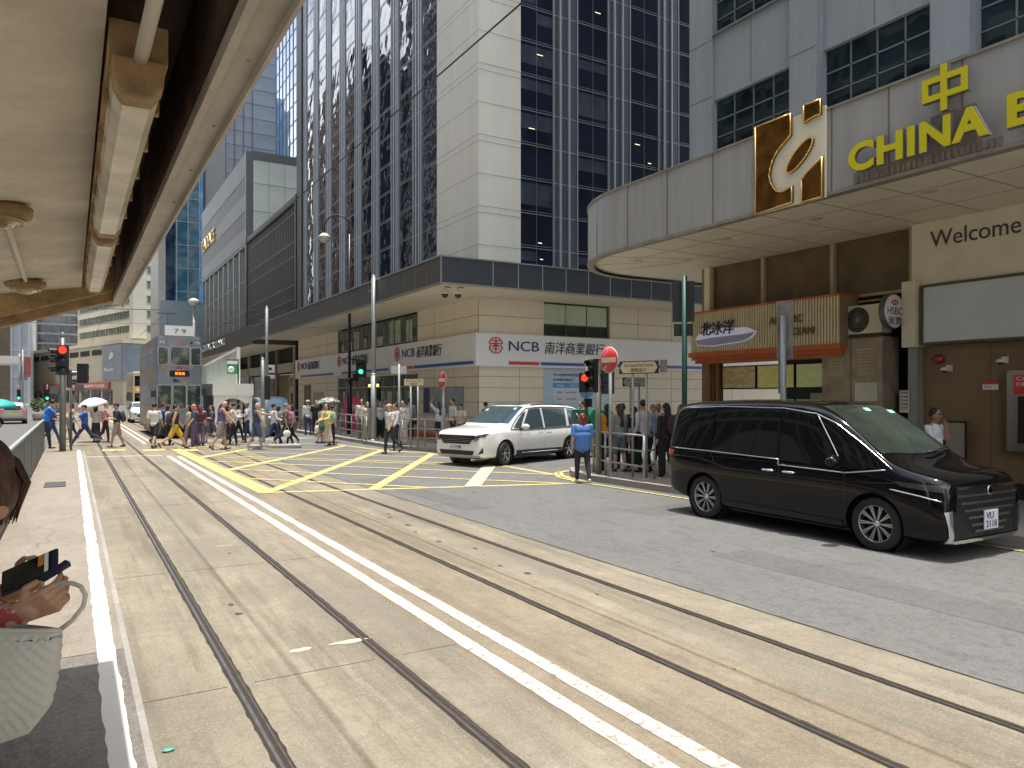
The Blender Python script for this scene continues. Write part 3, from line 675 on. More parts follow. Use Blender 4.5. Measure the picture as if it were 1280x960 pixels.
# ================================================================ the bronze grid building, the striped one and what stands behind
M_bz = mat('bronze_frame_dark', (.055, .05, .045), .45, .4, var=.2, vs=.6)
M_bgl = glass_mat('bronze_glass', (.012, .011, .014), 1.7, .8, .5, tint2=(.05, .04, .045))
b1 = thing('bronze_office_block', 'dark bronze curtain wall block with close vertical bars beside the bank', 'building', (14, 54.3, 0))
m = MB(); m.box(14.3, 54.3, 0, 30, 72.2, 16.2); m.build('wall', M_dark, b1, True)
for k in range(6):
    y0 = 54.6+k*2.95; g = MB(); g.box(14.2, y0, 6.5, 14.28, y0+2.9, 15.9); wo = g.build('window', M_bgl, b1, True)
    f = MB()
    for i in range(6): f.box(14.02, y0+i*.49, 6.5, 14.2, y0+i*.49+.06, 15.9)
    z = 6.9; i = 0
    while z < 16: f.box(14.05, y0, z, 14.2, y0+2.9, z+.09); z += (2.1 if i % 2 == 0 else 1.05); i += 1
    f.build('window_frame', mat('bronze_bars', (.20, .18, .17), .4, .5), wo, True)
m = MB(); m.box(13.95, 54.3, 16.0, 30, 72.3, 16.5); m.box(13.9, 54.25, 0, 14.35, 54.6, 16.5); m.box(13.9, 71.9, 6, 14.35, 72.35, 16.5); m.build('parapet', M_bz, b1, True)
m = MB(); m.box(10.9, 54.25, 5.6, 14.0, 99, 7.0); m.build('canopy_band', M_bandl, b1, True)
m = MB(); m.box(10.95, 54.3, 5.55, 14.0, 99, 5.59); m.build('canopy_soffit', M_soff, b1, True)
text('CHEUNG SHING BUILDING', mat('steel_letters', (.6, .58, .55), .3, .6), (10.88, 82, 6.1), -Y, Z, w=17, h=.62, depth=.06, parent=b1)
q = random.Random(3)
for k in range(8):
    y0 = 55+k*5.4; g = MB(); g.box(14.0, y0, 0.15, 14.05, y0+4.6, 3.6+.5*(k % 2)); wo = g.build('shop_front', glass_mat('shop_front_glass', (.03, .025, .02), 1.5, .2, .7, tint2=(.22, .15, .08)), b1, True)
    f = MB(); f.box(13.9, y0-.4, .1, 14.1, y0, 5.55); f.box(13.85, y0, 3.7, 14.08, y0+4.6, 4.4); f.build('shop_sign', mat('shop_sign_tone%d' % (k % 3), ((.42, .36, .28), (.25, .17, .12), (.4, .4, .38))[k % 3], .5, var=.3, vs=1.5), wo, True)
M_st1 = mat('striped_panel_light', (.27, .28, .31), .5, .15, var=.06, vs=.4); M_st2 = mat('striped_panel_dark', (.15, .155, .175), .5, .1, var=.06, vs=.4)
M_tile = mat('tile_wall', (.56, .62, .58), .3, .2, var=.06, vs=.5)
b2 = thing('striped_office_block', 'grey block with wide horizontal metal stripes and a pale panelled side', 'building', (14, 72.4, 0))
m = MB(); m.box(14.3, 72.7, 5, 40, 99.6, 24.4); m.build('wall', M_dark, b2, True)
zz = [15.9, 17.6, 19.2, 20.8, 22.4, 24.6]
for i in range(5):
    m = MB(); m.box(14.0-(.03 if i % 2 == 0 else 0), 72.4, zz[i], 14.3, 99.6, zz[i+1]); m.build('metal_stripe', M_st1 if i % 2 == 0 else M_st2, b2, True)
m = MB(); m.box(14.6, 72.4, 12, 40, 72.7, 24.2); m.build('side_wall', M_tile, b2, True)
m = MB()
for i in range(18): m.box(14.6+i*1.45, 72.385, 12, 14.63+i*1.45, 72.41, 24.2)
for z in (14, 16.6, 19.2, 21.8): m.box(14.6, 72.383, z, 40, 72.409, z+.05)
m.build('side_joints', mat('tile_joint', (.22, .26, .25), .6), b2, True)
m = MB(); m.box(13.96, 72.35, 15.7, 14.6, 72.72, 24.7); m.box(14.6, 72.36, 24.0, 40, 72.8, 24.8); m.build('corner_trim', mat('steel_trim', (.13, .14, .15), .4, .4), b2, True)
text('TENDENCE', mat('gold_letters', (.65, .38, .10), .3, .6), (13.93, 99.0, 19.4), -Y, Z, w=9.5, h=1.5, depth=.12, parent=b2)
for k in range(9):
    y0 = 73+k*3.0; g = MB(); g.box(14.15, y0, 7, 14.2, y0+2.6, 15.6); wo = g.build('window', glass_mat('striped_block_glass', (.05, .06, .065), 1.7, .6, .5, tint2=(.16, .16, .13)), b2, True)
    f = MB(); f.box(14.0, y0-.4, 6.9, 14.3, y0-.02, 15.85)
    for i in range(1, 4): f.box(14.05, y0+i*.65, 7, 14.18, y0+i*.65+.07, 15.7)
    for z in (9.8, 12.7): f.box(14.08, y0, z, 14.17, y0+2.6, z+.1)
    f.build('window_frame', mat('grey_fins', (.30, .31, .31), .4, .5), wo, True)
# grid tower helper: facade faces with mullion grid
def grid_tower(name, label, cat, x0, y0, x1, y1, h, gl, fm, su, sv, faces='wd', fin=.12, z0=0, spand=None, topm=None):
    t = thing(name, label, cat, (x0, y0, 0))
    m = MB(); m.box(x0, y0, 0, x1, y1, h); m.build('glass_wall', gl, t, True)
    f = MB(); s = MB()
    if 'w' in faces:
        n = max(1, round((y1-y0)/su))
        for i in range(n+1): a = y0+(y1-y0)*i/n; f.box(x0-fin, a-.05, z0, x0, a+.05, h)
        z = z0
        while z < h:
            f.box(x0-fin*.6, y0, z, x0-.002, y1, z+.08)
            if spand: s.box(x0-fin*.7, y0, z, x0-.001, y1, z+spand)
            z += sv
    if 'd' in faces:
        n = max(1, round((x1-x0)/su))
        for i in range(n+1): a = x0+(x1-x0)*i/n; f.box(a-.05, y0-fin, z0, a+.05, y0, h)
        z = z0
        while z < h:
            f.box(x0, y0-fin*.6, z, x1, y0-.002, z+.08)
            if spand: s.box(x0, y0-fin*.7, z, x1, y0-.001, z+spand)
            z += sv
    if 'e' in faces:
        n = max(1, round((y1-y0)/su))
        for i in range(n+1): a = y0+(y1-y0)*i/n; f.box(x1, a-.05, z0, x1+fin, a+.05, h)
        z = z0
        while z < h:
            f.box(x1+.002, y0, z, x1+fin*.6, y1, z+.08)
            if spand: s.box(x1+.001, y0, z, x1+fin*.7, y1, z+spand)
            z += sv
    if not spand or fm: f.build('mullions', fm, t, True)
    if spand: s.build('floor_bands', topm, t, True)
    m = MB(); m.box(x0-.2, y0-.2, h, x1+.2, y1+.2, h+.8); m.build('roof', fm, t, True)
    return t
G_sky = glass_mat('sky_glass', (.12, .30, .60), 2.3, .5, .2, tint2=(.26, .46, .70))
G_cy = glass_mat('cyan_glass', (.05, .16, .26), 2.2, .8, .3, tint2=(.16, .30, .36))
G_nv = glass_mat('navy_glass', (.015, .03, .07), 1.8, .8, .4, tint2=(.05, .09, .14))
M_blm = mat('blue_mullion', (.10, .15, .22), .4, .4)
M_conc = mat('grey_concrete', (.30, .31, .32), .7, var=.08, vs=.5)
grid_tower('blue_glass_tower', 'tall sky blue glass tower rising behind the pale panelled wall', 'building', 20, 74.5, 45, 86.6, 95, G_sky, M_blm, 1.5, 1.9, 'wd', .06)
t = grid_tower('blue_glass_tower', 'light blue glass tower seen between shelter roof and grey stripes', 'building', 15.3, 131, 26, 150, 90, G_sky, M_blm, 1.7, 3.4, 'wd', .1)
t = grid_tower('glass_tower', 'narrow dark navy and pale mirrored glass tower behind the tram', 'building', 11.6, 118, 16.2, 130, 47, G_cy, mat('pale_mullion', (.42, .47, .5), .4, .4), 1.55, 3.4, 'wd', .14)
m = MB(); m.box(11.55, 117.9, 8, 12.9, 118.0, 44); m.build('dark_glass_bay', G_nv, t, True)
m = MB(); m.box(10.7, 117.7, 0, 11.6, 130, 46); m.build('stone_pier', mat('stone_pier', (.42, .42, .38), .6, var=.1), t, True)
m = MB(); m.box(11.0, 116.5, 6, 17.5, 117.8, 15.5); m.build('low_glass_front', mat('pale_glass_front', (.30, .38, .44), .2, .3, var=.1, vs=.3), t, True)
c = thing('concrete_tower', 'tall windowless grey concrete tower behind the striped block', 'building', (16.6, 101, 0))
m = MB(); m.box(17.0, 101, 0, 25, 120, 75); m.build('wall', M_conc, c, True)
m = MB()
for i in range(4): m.box(16.95+i*1.1, 100.93, 0, 17.05+i*1.1, 101, 75)
for i in range(40): m.box(17.0, 100.97, i*1.9, 25, 101, i*1.9+.05)
m.build('joint_lines', mat('concrete_joint', (.13, .14, .15), .7), c, True)
m = MB(); m.box(24.2, 100.6, 20, 25.6, 101, 75); m.build('cyan_glass_corner', G_cy, c, True)
# big beige block at the bend of the road
M_beige = mat('beige_stone', (.47, .40, .29), .6, var=.08, vs=.3); M_beige2 = mat('pale_stone_bands', (.60, .55, .42), .6, var=.06, vs=.3)
G_gr = glass_mat('green_glass', (.04, .08, .06), 1.6, .5, .6, tint2=(.10, .13, .10))
ang = R(16.7)
bb = thing('beige_office_block', 'large beige office block with green ribbon windows at the road bend', 'building', (11.0, 167.5, 0), ang)
# local: y along its left street face (going away), x along its front face
m = MB(); m.box(0, 0, 0, 30, 34, 14); m.box(0, 0, 14, 30, 34, 46); m.build('wall', M_beige, bb)
k = 0; z = 14.8
while z < 45:
    g = MB(); g.box(2.3, -.12, z, 29, .0, z+1.35); wo = g.build('ribbon_window', G_gr, bb)
    f = MB()
    for i in range(18): f.box(2.3+i*1.5, -.2, z, 2.4+i*1.5, -.12, z+1.35)
    f.build('mullions', M_beige, wo)
    g = MB(); g.box(-.12, 1.6, z, .0, 32, z+1.35); wo = g.build('ribbon_window', G_gr, bb)
    f = MB()
    for i in range(20): f.box(-.2, 1.6+i*1.55, z, -.12, 1.7+i*1.55, z+1.35)
    f.build('mullions', M_beige, wo)
    b_ = MB(); b_.box(2.0, -.5, z+1.35, 29.5, .0, z+2.35); b_.box(-.5, 1.4, z+1.35, .0, 32.4, z+2.35); b_.build('floor_band', M_beige2, bb)
    z += 3.0
m = MB(); m.box(-.6, -.6, 13.4, 2.0, 1.4, 46); m.build('corner_pier', M_beige2, bb)
m = MB(); m.box(-3.2, -2.5, 0, 30, 60, 12.2); m.build('podium', M_beige, bb)
m = MB(); m.box(-3.5, -2.8, 12.2, 30, 60.3, 12.9); m.build('podium_parapet', M_beige2, bb)
g = MB(); q = 0
for i in range(8): g.box(-3.3, 2+i*7, 10.3, -3.18, 7.5+i*7, 11.4)
g.build('dark_slots', M_dark, bb)
g = MB(); g.box(-3.42, -2.3, 5, -3.21, 8, 12); g.box(-3.42, -2.72, 5, 4, -2.51, 12); po = g.build('grey_panel', mat('grey_blue_panel', (.22, .24, .26), .4, .3, var=.1, vs=.5), bb)
text('Mandarin', mat('white_letters', (0, 0, 0)), (-3.44, 6.8, 6.8), -Y, Z, w=5.5, h=.8, depth=.05, parent=po, world=False)
g = MB(); g.add([(-3.46, 4.2, 9.2), (-3.46, 3.4, 10.8), (-3.46, 2.9, 9.3)], [(0, 1, 2)]); g.add([(-3.46, 3.2, 10.6), (-3.46, 2.4, 9), (-3.46, 2.0, 10.4)], [(0, 1, 2)]); g.build('emblem', mat('white_letters', (0, 0, 0)), po)
g = MB()
for a, b_ in ((4, 26), (36, 46)): g.box(-3.7, a, 3.3, -3.21, b_, 4.6)
po = g.build('red_shop_sign', mat('brick_red_sign', (.42, .10, .07), .5, var=.1), bb)
text('FIDUCIA FASHION STUDIO', mat('white_letters', (0, 0, 0)), (-3.72, 25, 3.6), -Y, Z, w=19, h=.6, depth=.03, parent=po, world=False)
for i in range(8):
    g = MB(); g.box(-3.4, 3+i*6.5, .2, -3.21, 8+i*6.5, 3.1); wo = g.build('shop_window', glass_mat('far_shop_glass', (.03, .03, .03), 1.5, .3, .8, tint2=(.2, .17, .14)), bb)
# buildings down the left side, far away
grid_tower('scaffolded_tower', 'dark blue-grey tower with pale floor edges beyond the beige block', 'building', -7.8, 235, 1.8, 250, 31, glass_mat('dim_glass', (.02, .03, .06), 1.6, .5, .5, tint2=(.09, .06, .07)), mat('dim_frame', (.16, .18, .22), .5), 2.2, 2.6, 'wd', .2, 0, .5, mat('dim_floor', (.20, .23, .27), .6))
grid_tower('ribbed_tower', 'pale blue-grey ribbed tower far down the left of the road', 'building', -24, 200, -8.3, 230, 26, mat('ribbed_tower_wall', (.34, .38, .42), .5, .2, var=.2, vs=.4), mat('ribbed_tower_fins', (.55, .58, .6), .5), 1.6, 6, 'ed', .3)
grid_tower('stone_tower', 'narrow pale stone tower between the ribbed one and the dark one', 'building', -14.0, 262, -8.0, 280, 36, mat('pale_stone_far', (.50, .46, .38), .6, var=.1), mat('pale_stone_joint', (.35, .32, .27), .6), 3, 3.2, 'd', .1)
grid_tower('corner_shop_building', 'brown shop building with white canopy at the left picture edge', 'building', -26, 110, -8.4, 140, 17, mat('brown_wall_far', (.33, .25, .18), .6, var=.4, vs=.5), mat('brown_frame_far', (.25, .2, .15), .6), 2.4, 3.2, 'ed', .2)
t = thing('street_canopy', 'white flat canopy projecting from the brown shop building', 'canopy', (-8.3, 100, 5)); m = MB(); m.box(-8.3, 96, 5.4, -4.8, 103, 6.2); m.build('slab', mat('white_canopy', (.7, .7, .68), .5), t, True)
m = MB(); m.box(-8.3, 103, 5.2, -8.1, 110, 5.4); m.build('bracket', M_dark, t, True)
# the row that faces the towers across the road (seen only mirrored in the glass)
for k, (y0, y1, h, m1, m2, lab) in enumerate(((-25, 8, 55, (.42, .35, .25), (.55, .48, .36), 'tall brown stone office tower across the tram road, nearest the stop'), (10, 44, 34, (.35, .33, .30), (.5, .48, .44), 'grey office building across the tram road opposite the bank'), (47, 78, 62, (.40, .34, .27), (.55, .48, .38), 'sand coloured tower across the tram road past the crossing'), (81, 109, 72, (.30, .30, .29), (.5, .46, .40), 'tall grey-brown office building across the tram road between two others'), (126, 172, 62, (.36, .28, .20), (.52, .42, .32), 'brown office building across the tram road, farthest of the row'))):
    grid_tower('stone_office_building', lab, 'building', -34, y0, -16.2, y1, h, glass_mat('opposite_glass', (.03, .035, .04), 1.6, .3, .5), mat('opposite_pier%d' % k, m1, .6, var=.1, vs=.3), 2.2, 3.2, 'e', .45, 0, 1.1, mat('opposite_band%d' % k, m2, .6, var=.1, vs=.3))
# ================================================================ China Building on the right
M_gran = mat('granite_panel', (.27, .295, .315), .45, .1, var=.06, vs=1.5, grime=.22, stretch=(2, 2, .25))
M_fasc = mat('canopy_fascia', (.37, .37, .365), .42, .1, var=.05, vs=1.2, grime=.25, stretch=(3, 3, .3))
M_brown = mat('brown_glass', (.15, .11, .065), .25, .3, var=.3, vs=1.5)
M_tan = mat('tan_wall', (.22, .148, .082), .5, var=.08, vs=2, grime=.2, stretch=(2, 2, .4))
M_cream = mat('cream_metal', (.72, .66, .51), .5, var=.05, vs=2, grime=.15)
M_steel = mat('brushed_steel', (.42, .40, .37), .35, .8, var=.15, vs=6)
cb = thing('china_building', 'grey granite building with wide rounded canopy and gold emblem', 'building', (14.6, 0, 0))
G_tw = glass_mat('china_glass', (.008, .014, .018), 1.4, .3, .8, tint2=(.018, .034, .040))
# upper facade on x=14.6
per = 3.35; H1 = 45
m = MB(); m.box(14.95, -18, 5.4, 40, 15.0, H1); m.build('wall_core', M_dark, cb, True)
m = MB(); m.box(14.6, 14.37, 5.4, 15.2, 15.2, H1); m.box(15.2, 14.9, 5.4, 40, 15.2, H1); m.build('corner_wall', M_gran, cb, True)
edges = []
y = 14.37
while y > -17:
    # window from y-2.5 to y, pier below
    p = MB(); p.box(14.6-.10, y-3.35+.06, 5.4, 15.0, y-2.5-.06, H1); p.box(14.6-.03, y-3.35, 5.4, 15.0, y-2.5, H1); p.build('pier', M_gran, cb, True)
    z = 5.4
    zj = [(5.4, 8.4), (9.8, 11.5), (12.95, 14.6), (16.05, 17.7), (19.15, 20.8), (22.3, 23.9), (25.4, 27.0), (28.5, 30.1), (31.6, 33.2), (34.7, 45)]
    for a, b_ in zj: sp = MB(); sp.box(14.68, y-2.5, a, 15.0, y, b_); sp.build('spandrel', M_gran, cb, True)
    for (a, b_), (c_, d_) in zip(zj, zj[1:]):
        g = MB(); g.box(14.80, y-2.5, b_, 14.86, y, c_); wo = g.build('window', G_tw, cb, True)
        f = MB()
        for i in range(1, 4): f.box(14.775, y-2.5+i*.625-.018, b_, 14.80, y-2.5+i*.625+.018, c_)
        f.box(14.775, y-2.5, b_+(c_-b_)*.62, 14.80, y, b_+(c_-b_)*.62+.035); f.box(14.775, y-2.5, b_+(c_-b_)*.3, 14.80, y, b_+(c_-b_)*.3+.03)
        f.box(14.6, y-2.5, b_, 14.80, y, b_+.05); f.build('window_frame', mat('teal_grey_frame', (.16, .20, .20), .4, .4), wo, True)
    y -= per
jj = MB()
for z in (8.3, 9.9, 11.4, 13.0, 14.5, 16.1, 17.6): jj.box(14.594, 14.37, z, 14.61, 15.2, z+.02)
yy = 14.37
while yy > -17:
    for z in (8.4, 9.9, 11.5, 13.05, 14.6): jj.box(14.494, yy-3.30, z, 14.51, yy-2.55, z+.02)
    jj.box(14.672, yy-1.26, 5.5, 14.69, yy-1.24, 8.4); jj.box(14.672, yy-1.26, 9.86, 14.69, yy-1.24, 11.5); yy -= per
jj.build('joint_lines', M_joint, cb, True)
# canopy with rounded end
def canopy_outline(off=0.0):
    p = [(10.8+off, -18.0), (10.8+off, 13.6)]
    cx, cy, rx, ry = 13.6, 13.6, 2.8-off, 3.1-off
    for i in range(1, 17):
        a = math.pi-(math.pi/2)*i/16; p.append((cx+rx*math.cos(a), cy+ry*math.sin(a)))
    p.append((34, 16.7-off)); return p
o0 = canopy_outline(); o1 = canopy_outline(.12)
f = MB()
for (a, b_), (c_, d_) in zip(zip(o0, o0[1:]), zip(o1, o1[1:])):
    f.add([(*a, 5.36), (*b_, 5.36), (*b_, 6.72), (*a, 6.72), (*c_, 5.36), (*d_, 5.36), (*d_, 6.72), (*c_, 6.72)], [(0, 1, 2, 3), (7, 6, 5, 4), (3, 2, 6, 7), (0, 4, 5, 1)])
f.build('canopy_fascia', M_fasc, cb, True)
e = MB()
for z0, z1, o_ in ((6.72, 6.76, -.03), (5.30, 5.36, -.02)):
    q0 = canopy_outline(o_); q1 = canopy_outline(.16)
    for a, b_, c_, d_ in zip(q0, q0[1:], q1, q1[1:]):
        e.add([(*a, z0), (*b_, z0), (*b_, z1), (*a, z1), (*c_, z0), (*d_, z0), (*d_, z1), (*c_, z1)], [(0, 1, 2, 3), (3, 2, 6, 7), (0, 4, 5, 1)])
e.m = 0
e.build('canopy_edge', mat('canopy_trim', (.30, .27, .22), .5, .3, var=.2), cb, True)
poly = [(x, y) for x, y in canopy_outline(.125)]+[(34, -18)]
m = MB(); m.prism(poly, 5.385, 5.42); m.build('canopy_soffit', mat('canopy_soffit', (.78, .71, .57), .55, var=.05, vs=1.2, grime=.15), cb, True)
m = MB(); m.prism([(x, y) for x, y in canopy_outline(.13)]+[(34, -18)], 6.6, 6.65); m.build('canopy_roof', M_conc, cb, True)
ln = MB()
for i in range(30):
    y = 13.2-i*1.15; ln.box(10.95, y, 5.379, 14.6, y+.012, 5.386)
for x in (12.1, 13.35): ln.box(x, -18, 5.379, x+.012, 14.8, 5.386)
for a in (20, 45, 68):
    r = R(180-a); ln.slab([(13.6+.4*math.cos(r), 13.6+.4*math.sin(r), 5.379), (13.6+2.65*math.cos(r), 13.6+2.95*math.sin(r), 5.379), (13.6+2.65*math.cos(r), 13.6+2.95*math.sin(r)+.015, 5.379), (13.6+.4*math.cos(r), 13.6+.4*math.sin(r)+.015, 5.379)], (0, 0, .006))
ln.build('soffit_joints', mat('soffit_joint', (.30, .26, .18), .7), cb, True)
vj = MB()
for y in (13.2, 11.9, 10.6, 9.55, 7.95, 6.95, 5.85, 3.6, 1.4): vj.box(10.792, y-.012, 5.36, 10.802, y+.012, 6.72)
for i in (3, 8, 13):
    a = o0[1+i]; d = Vector((a[0]-13.6, a[1]-13.6, 0)).normalized(); vj.cyl((a[0]+d.x*.001, a[1]+d.y*.001, 5.36), (a[0]+d.x*.001, a[1]+d.y*.001, 6.72), .012, n=6)
vj.build('fascia_joints', M_joint, cb, True)
for x, y in ((12.2, 11.6), (13.2, 13.8), (12.3, 14.6), (12.3, 9.4), (12.3, 7.2), (12.3, 5.0), (12.5, 2.9)):
    m = MB(); m.lathe([(.001, 5.372), (.09, 5.372), (.115, 5.376), (.12, 5.386)], (x, y, 0), n=24); m.build('downlight', mat('downlight', (.55, .5, .38), .3, .3), cb, True)
# gold emblem
M_gold = mat('gold_mirror', (.42, .19, .04), .2, .85, var=.5, vs=3, col2=(.12, .05, .012)); M_grim = mat('gold_rim', (.80, .50, .14), .3, .7)
em = thing('gold_emblem', 'square cream emblem panel with mirrored gold shapes on the canopy', 'emblem', (10.76, 8.7, 5.3))
ya, ybb, za, zb_ = 9.45, 8.03, 5.28, 6.86
m = MB(); m.box(10.745, ybb, za, 10.79, ya, zb_-.06); m.build('backing', mat('emblem_cream', (.74, .69, .54), .5, var=.06), em, True)
def E3(u, v, k=0): return Vector((10.745-k, ya+(ybb-ya)*u, zb_+(za-zb_)*v))
shapes = [[(.0, 0), (.54, 0), (.54, .234), (.43, .30), (.344, .357), (.27, .44), (.232, .524), (.215, .60), (.235, .68), (.28, .75), (.326, .80), (.40, .825), (.47, .82), (.558, .79), (.558, .973), (.0, 1.0)],
          [(.73, -.03), (.96, -.03), (.96, .13), (.90, .125), (.82, .135), (.73, .16)],
          [(.70, .76), (.74, .72), (.98, .58), (.98, 1.0), (.70, 1.0)]]
el_ = [(.665+.20*math.cos(a)*.94-.062*math.sin(a)*.55, .49-.135*math.cos(a)-.075*math.sin(a)) for a in [i*math.pi/14 for i in range(28)]]
shapes.append(el_)
for s_ in shapes:
    m = MB(); m.slab([E3(u, v) for u, v in s_], (-.05, 0, 0)); g = m.build('gold_shape', M_gold, em, True)
    r = MB(); P = [E3(u, v, .055) for u, v in s_]; P.append(P[0])
    for a, b_ in zip(P, P[1:]): r.cyl(a, b_, .013, n=6)
    r.build('rim', M_grim, g, True)
# yellow channel letters
M_yl = mat('yellow_letter_face', (.62, .55, .01), .4); 
sg = thing('building_name_letters', 'yellow block letters spelling the building name on the canopy', 'sign letters', (10.7, 6, 5.5))
text('CHINA', M_yl, (10.60, 7.50, 5.50), -Y, Z, w=2.10, h=.45, depth=.012, bold=.036, name='letter_faces', parent=sg, space=1.08)
text('CHINA', mat('letter_sides', (.20, .19, .17), .5, .3), (10.68, 7.51, 5.49), -Y, Z, w=2.12, h=.47, depth=.075, bold=.036, name='letter_sides', parent=sg, space=1.08)
text('BUILDING', M_yl, (10.60, 5.17, 5.50), -Y, Z, w=3.4, h=.45, depth=.012, bold=.036, name='letter_faces', parent=sg, space=1.08)
text('BUILDING', mat('letter_sides', (0, 0, 0)), (10.68, 5.18, 5.49), -Y, Z, w=3.42, h=.47, depth=.075, bold=.036, name='letter_sides', parent=sg, space=1.08)
def frame_char(par):
    for (x, m_, g_, d) in ((10.60, M_yl, 0, .012), (10.68, mat('letter_sides', (0, 0, 0)), .01, .075)):
        m = MB(); Q = lambda u, z: (x, 6.31-u*.64, 6.02+z*.64)
        for (a, b_, c_, e_) in ((.42, 0, .56, 1.03), (0, .28, .14, .80), (.86, .28, 1.0, .80), (.14, .67, .42, .80), (.56, .67, .86, .80), (.14, .28, .42, .41), (.56, .28, .86, .41)):
            m.slab([Q(a-g_, b_-g_), Q(c_+g_, b_-g_), Q(c_+g_, e_+g_), Q(a-g_, e_+g_)], (-d, 0, 0))
        m.build('letter_faces' if d < .05 else 'letter_sides', m_, par, True)
frame_char(sg)
q = random.Random(9)
for i in range(26):
    y = 7.5-i*.085; st = MB(); st.box(10.77, y-.03*q.random(), 5.37, 10.799, y-.05, 5.49); st.build('bracket', mat('stained_bracket', (.22, .19, .16), .7, var=.4), sg, True)
stn = MB(); stn.box(10.788, 5.6, 5.37, 10.7985, 7.55, 5.56); stn.box(10.788, 5.65, 5.56, 10.7985, 6.3, 6.05); stn.build('stain_patch', mat('stained_panel', (.20, .175, .155), .6, var=.35, vs=5, stretch=(1, 4, .7)), sg, True)
# ground floor of the China Building
m = MB(); m.box(14.62, 14.3, .13, 14.95, 14.75, 5.385); m.box(14.62, -18, .13, 14.95, 8.88, 4.14); m.build('ground_wall', M_tan, cb, True)
m = MB()
for z in (1.25, 2.25, 2.72, .62): m.box(14.612, -5, z, 14.625, 8.5, z+.014)
for y in (7.4, 5.9, 4.4): m.box(14.612, y, .3, 14.625, y+.012, 3)
m.build('wall_joints', mat('tan_joint', (.20, .13, .07), .7), cb, True)
m = MB(); m.box(14.58, -18, .13, 14.625, 8.7, .42); m.build('skirting', M_dark, cb, True)
for (y0, y1) in ((14.3, 12.72), (12.6, 10.78), (10.66, 8.95)):
    g = MB(); g.box(14.66, y1, 4.12, 14.7, y0, 5.385); wo = g.build('brown_transom_window', M_brown, cb, True)
    f = MB(); f.box(14.58, y1-.1, 4.1, 14.7, y1, 5.385); f.box(14.58, y1, 4.1, 14.66, y0, 4.16); f.build('window_frame', mat('cream_frame', (.40, .34, .22), .5), wo, True)
p = MB(); p.box(14.5, 14.35, 3.0, 14.62, 14.55, 5.385); p.build('corner_post', M_cream, cb, True)
p = MB(); p.box(14.25, 8.62, 2.95, 14.62, 8.9, 4.25); p.build('cream_column_cover', M_cream, cb, True)
p = MB(); p.box(14.4, 8.68, .13, 14.62, 8.86, 2.95); p.build('grey_downpipe_cover', mat('grey_paint', (.30, .30, .28), .5, .2), cb, True)
# Welcome panel and grey light box
wpn = thing('welcome_panel', 'cream panel reading Welcome above the cash machines', 'sign', (14.5, 8.6, 4.1))
m = MB(); m.box(14.42, -8, 4.16, 14.6, 8.80, 5.383); m.build('panel', M_cream, wpn, True, bevel=.01)
text('Welcome', mat('dark_letters', (.06, .055, .05), .5), (14.418, 8.42, 4.87), -Y, Z, w=1.62, h=.31, depth=.01, parent=wpn)
lb = thing('blank_light_box', 'long blank pale grey light box under the Welcome panel', 'sign', (14.5, 8.6, 3))
m = MB(); m.box(14.36, -8, 3.03, 14.6, 8.52, 4.10); m.build('face', mat('grey_face', (.62, .65, .68), .35, var=.06, vs=.8, col2=(.52, .56, .62)), lb, True)
m = MB(); m.box(14.34, -8, 2.98, 14.6, 8.56, 3.03); m.box(14.34, -8, 4.10, 14.6, 8.56, 4.15); m.box(14.34, 8.52, 3.03, 14.6, 8.57, 4.10); m.build('frame', mat('bronze_frame', (0, 0, 0)), lb, True)
# HSBC round blade sign
hs = thing('round_bank_sign', 'round white blade sign with red hexagon reading HSBC', 'sign', (14.0, 8.95, 3.66))
m = MB(); m.lathe([(.001, -.06), (.34, -.06), (.345, -.055), (.345, .055), (.34, .06), (.001, .06)], (0, 0, 0), 'y', 40); m.build('rim', mat('grey_rim', (.12, .12, .13), .4, .4), hs)
m = MB(); m.lathe([(.001, -.066), (.325, -.066), (.325, -.061)], (0, 0, 0), 'y', 40); m.build('face', mat('sign_white_face', (.78, .76, .82), .35), hs)
m = MB()
Q = lambda x, z: (x, -.068, z)
hx = [(-.115, .17), (-.055, .225), (.055, .225), (.115, .17), (.055, .115), (-.055, .115)]
for tri in (((-.115, .17), (-.055, .225), (-.055, .115)), ((.115, .17), (.055, .115), (.055, .225)), ((-.055, .225), (.055, .225), (0, .17)), ((-.055, .115), (0, .17), (.055, .115))):
    m.slab([Q(*p) for p in tri], (0, -.004, 0))
m.build('hexagon_emblem', mat('bank_red', (.60, .01, .02), .4), hs)
text('HSBC', CALL, (-.24, -.068, -.07), X, Z, w=.48, h=.145, depth=.004, parent=hs, world=False)
text('滙豐', CALL, (-.22, -.068, -.26), X, Z, w=.44, h=.15, depth=.004, parent=hs, world=False)
m = MB(); m.box(.33, -.05, -.13, .62, .05, .10); m.build('bracket', M_dark, hs)
# air conditioner niche and metal cabinet
m = MB(); m.box(14.9, 8.9, 3.2, 14.95, 10.66, 4.12); m.box(14.9, 8.9, .13, 14.95, 10.66, 3.2); m.box(14.62, 10.6, .13, 14.95, 10.7, 4.12); m.box(14.62, 8.88, .13, 14.95, 8.95, 4.12); m.box(14.62, 8.95, 4.05, 14.95, 10.6, 4.12); m.build('niche', M_dark, cb, True)
pi = MB(); pi.tube([(14.6, 10.5, 4.0), (14.45, 10.0, 3.98), (14.5, 9.2, 4.0)], .025); pi.tube([(14.7, 10.4, 3.3), (14.6, 10.35, 3.5), (14.7, 10.3, 4.0)], .03); pi.build('pipework', M_rusty, cb, True)
ac = thing('air_conditioner', 'cream outdoor air conditioner unit in the dark niche above the cabinet', 'air conditioner', (14.35, 9.72, 3.28))
m = MB(); m.box(-.14, -.43, 0, .2, .43, .60); m.build('casing', M_cream, ac, bevel=.012)
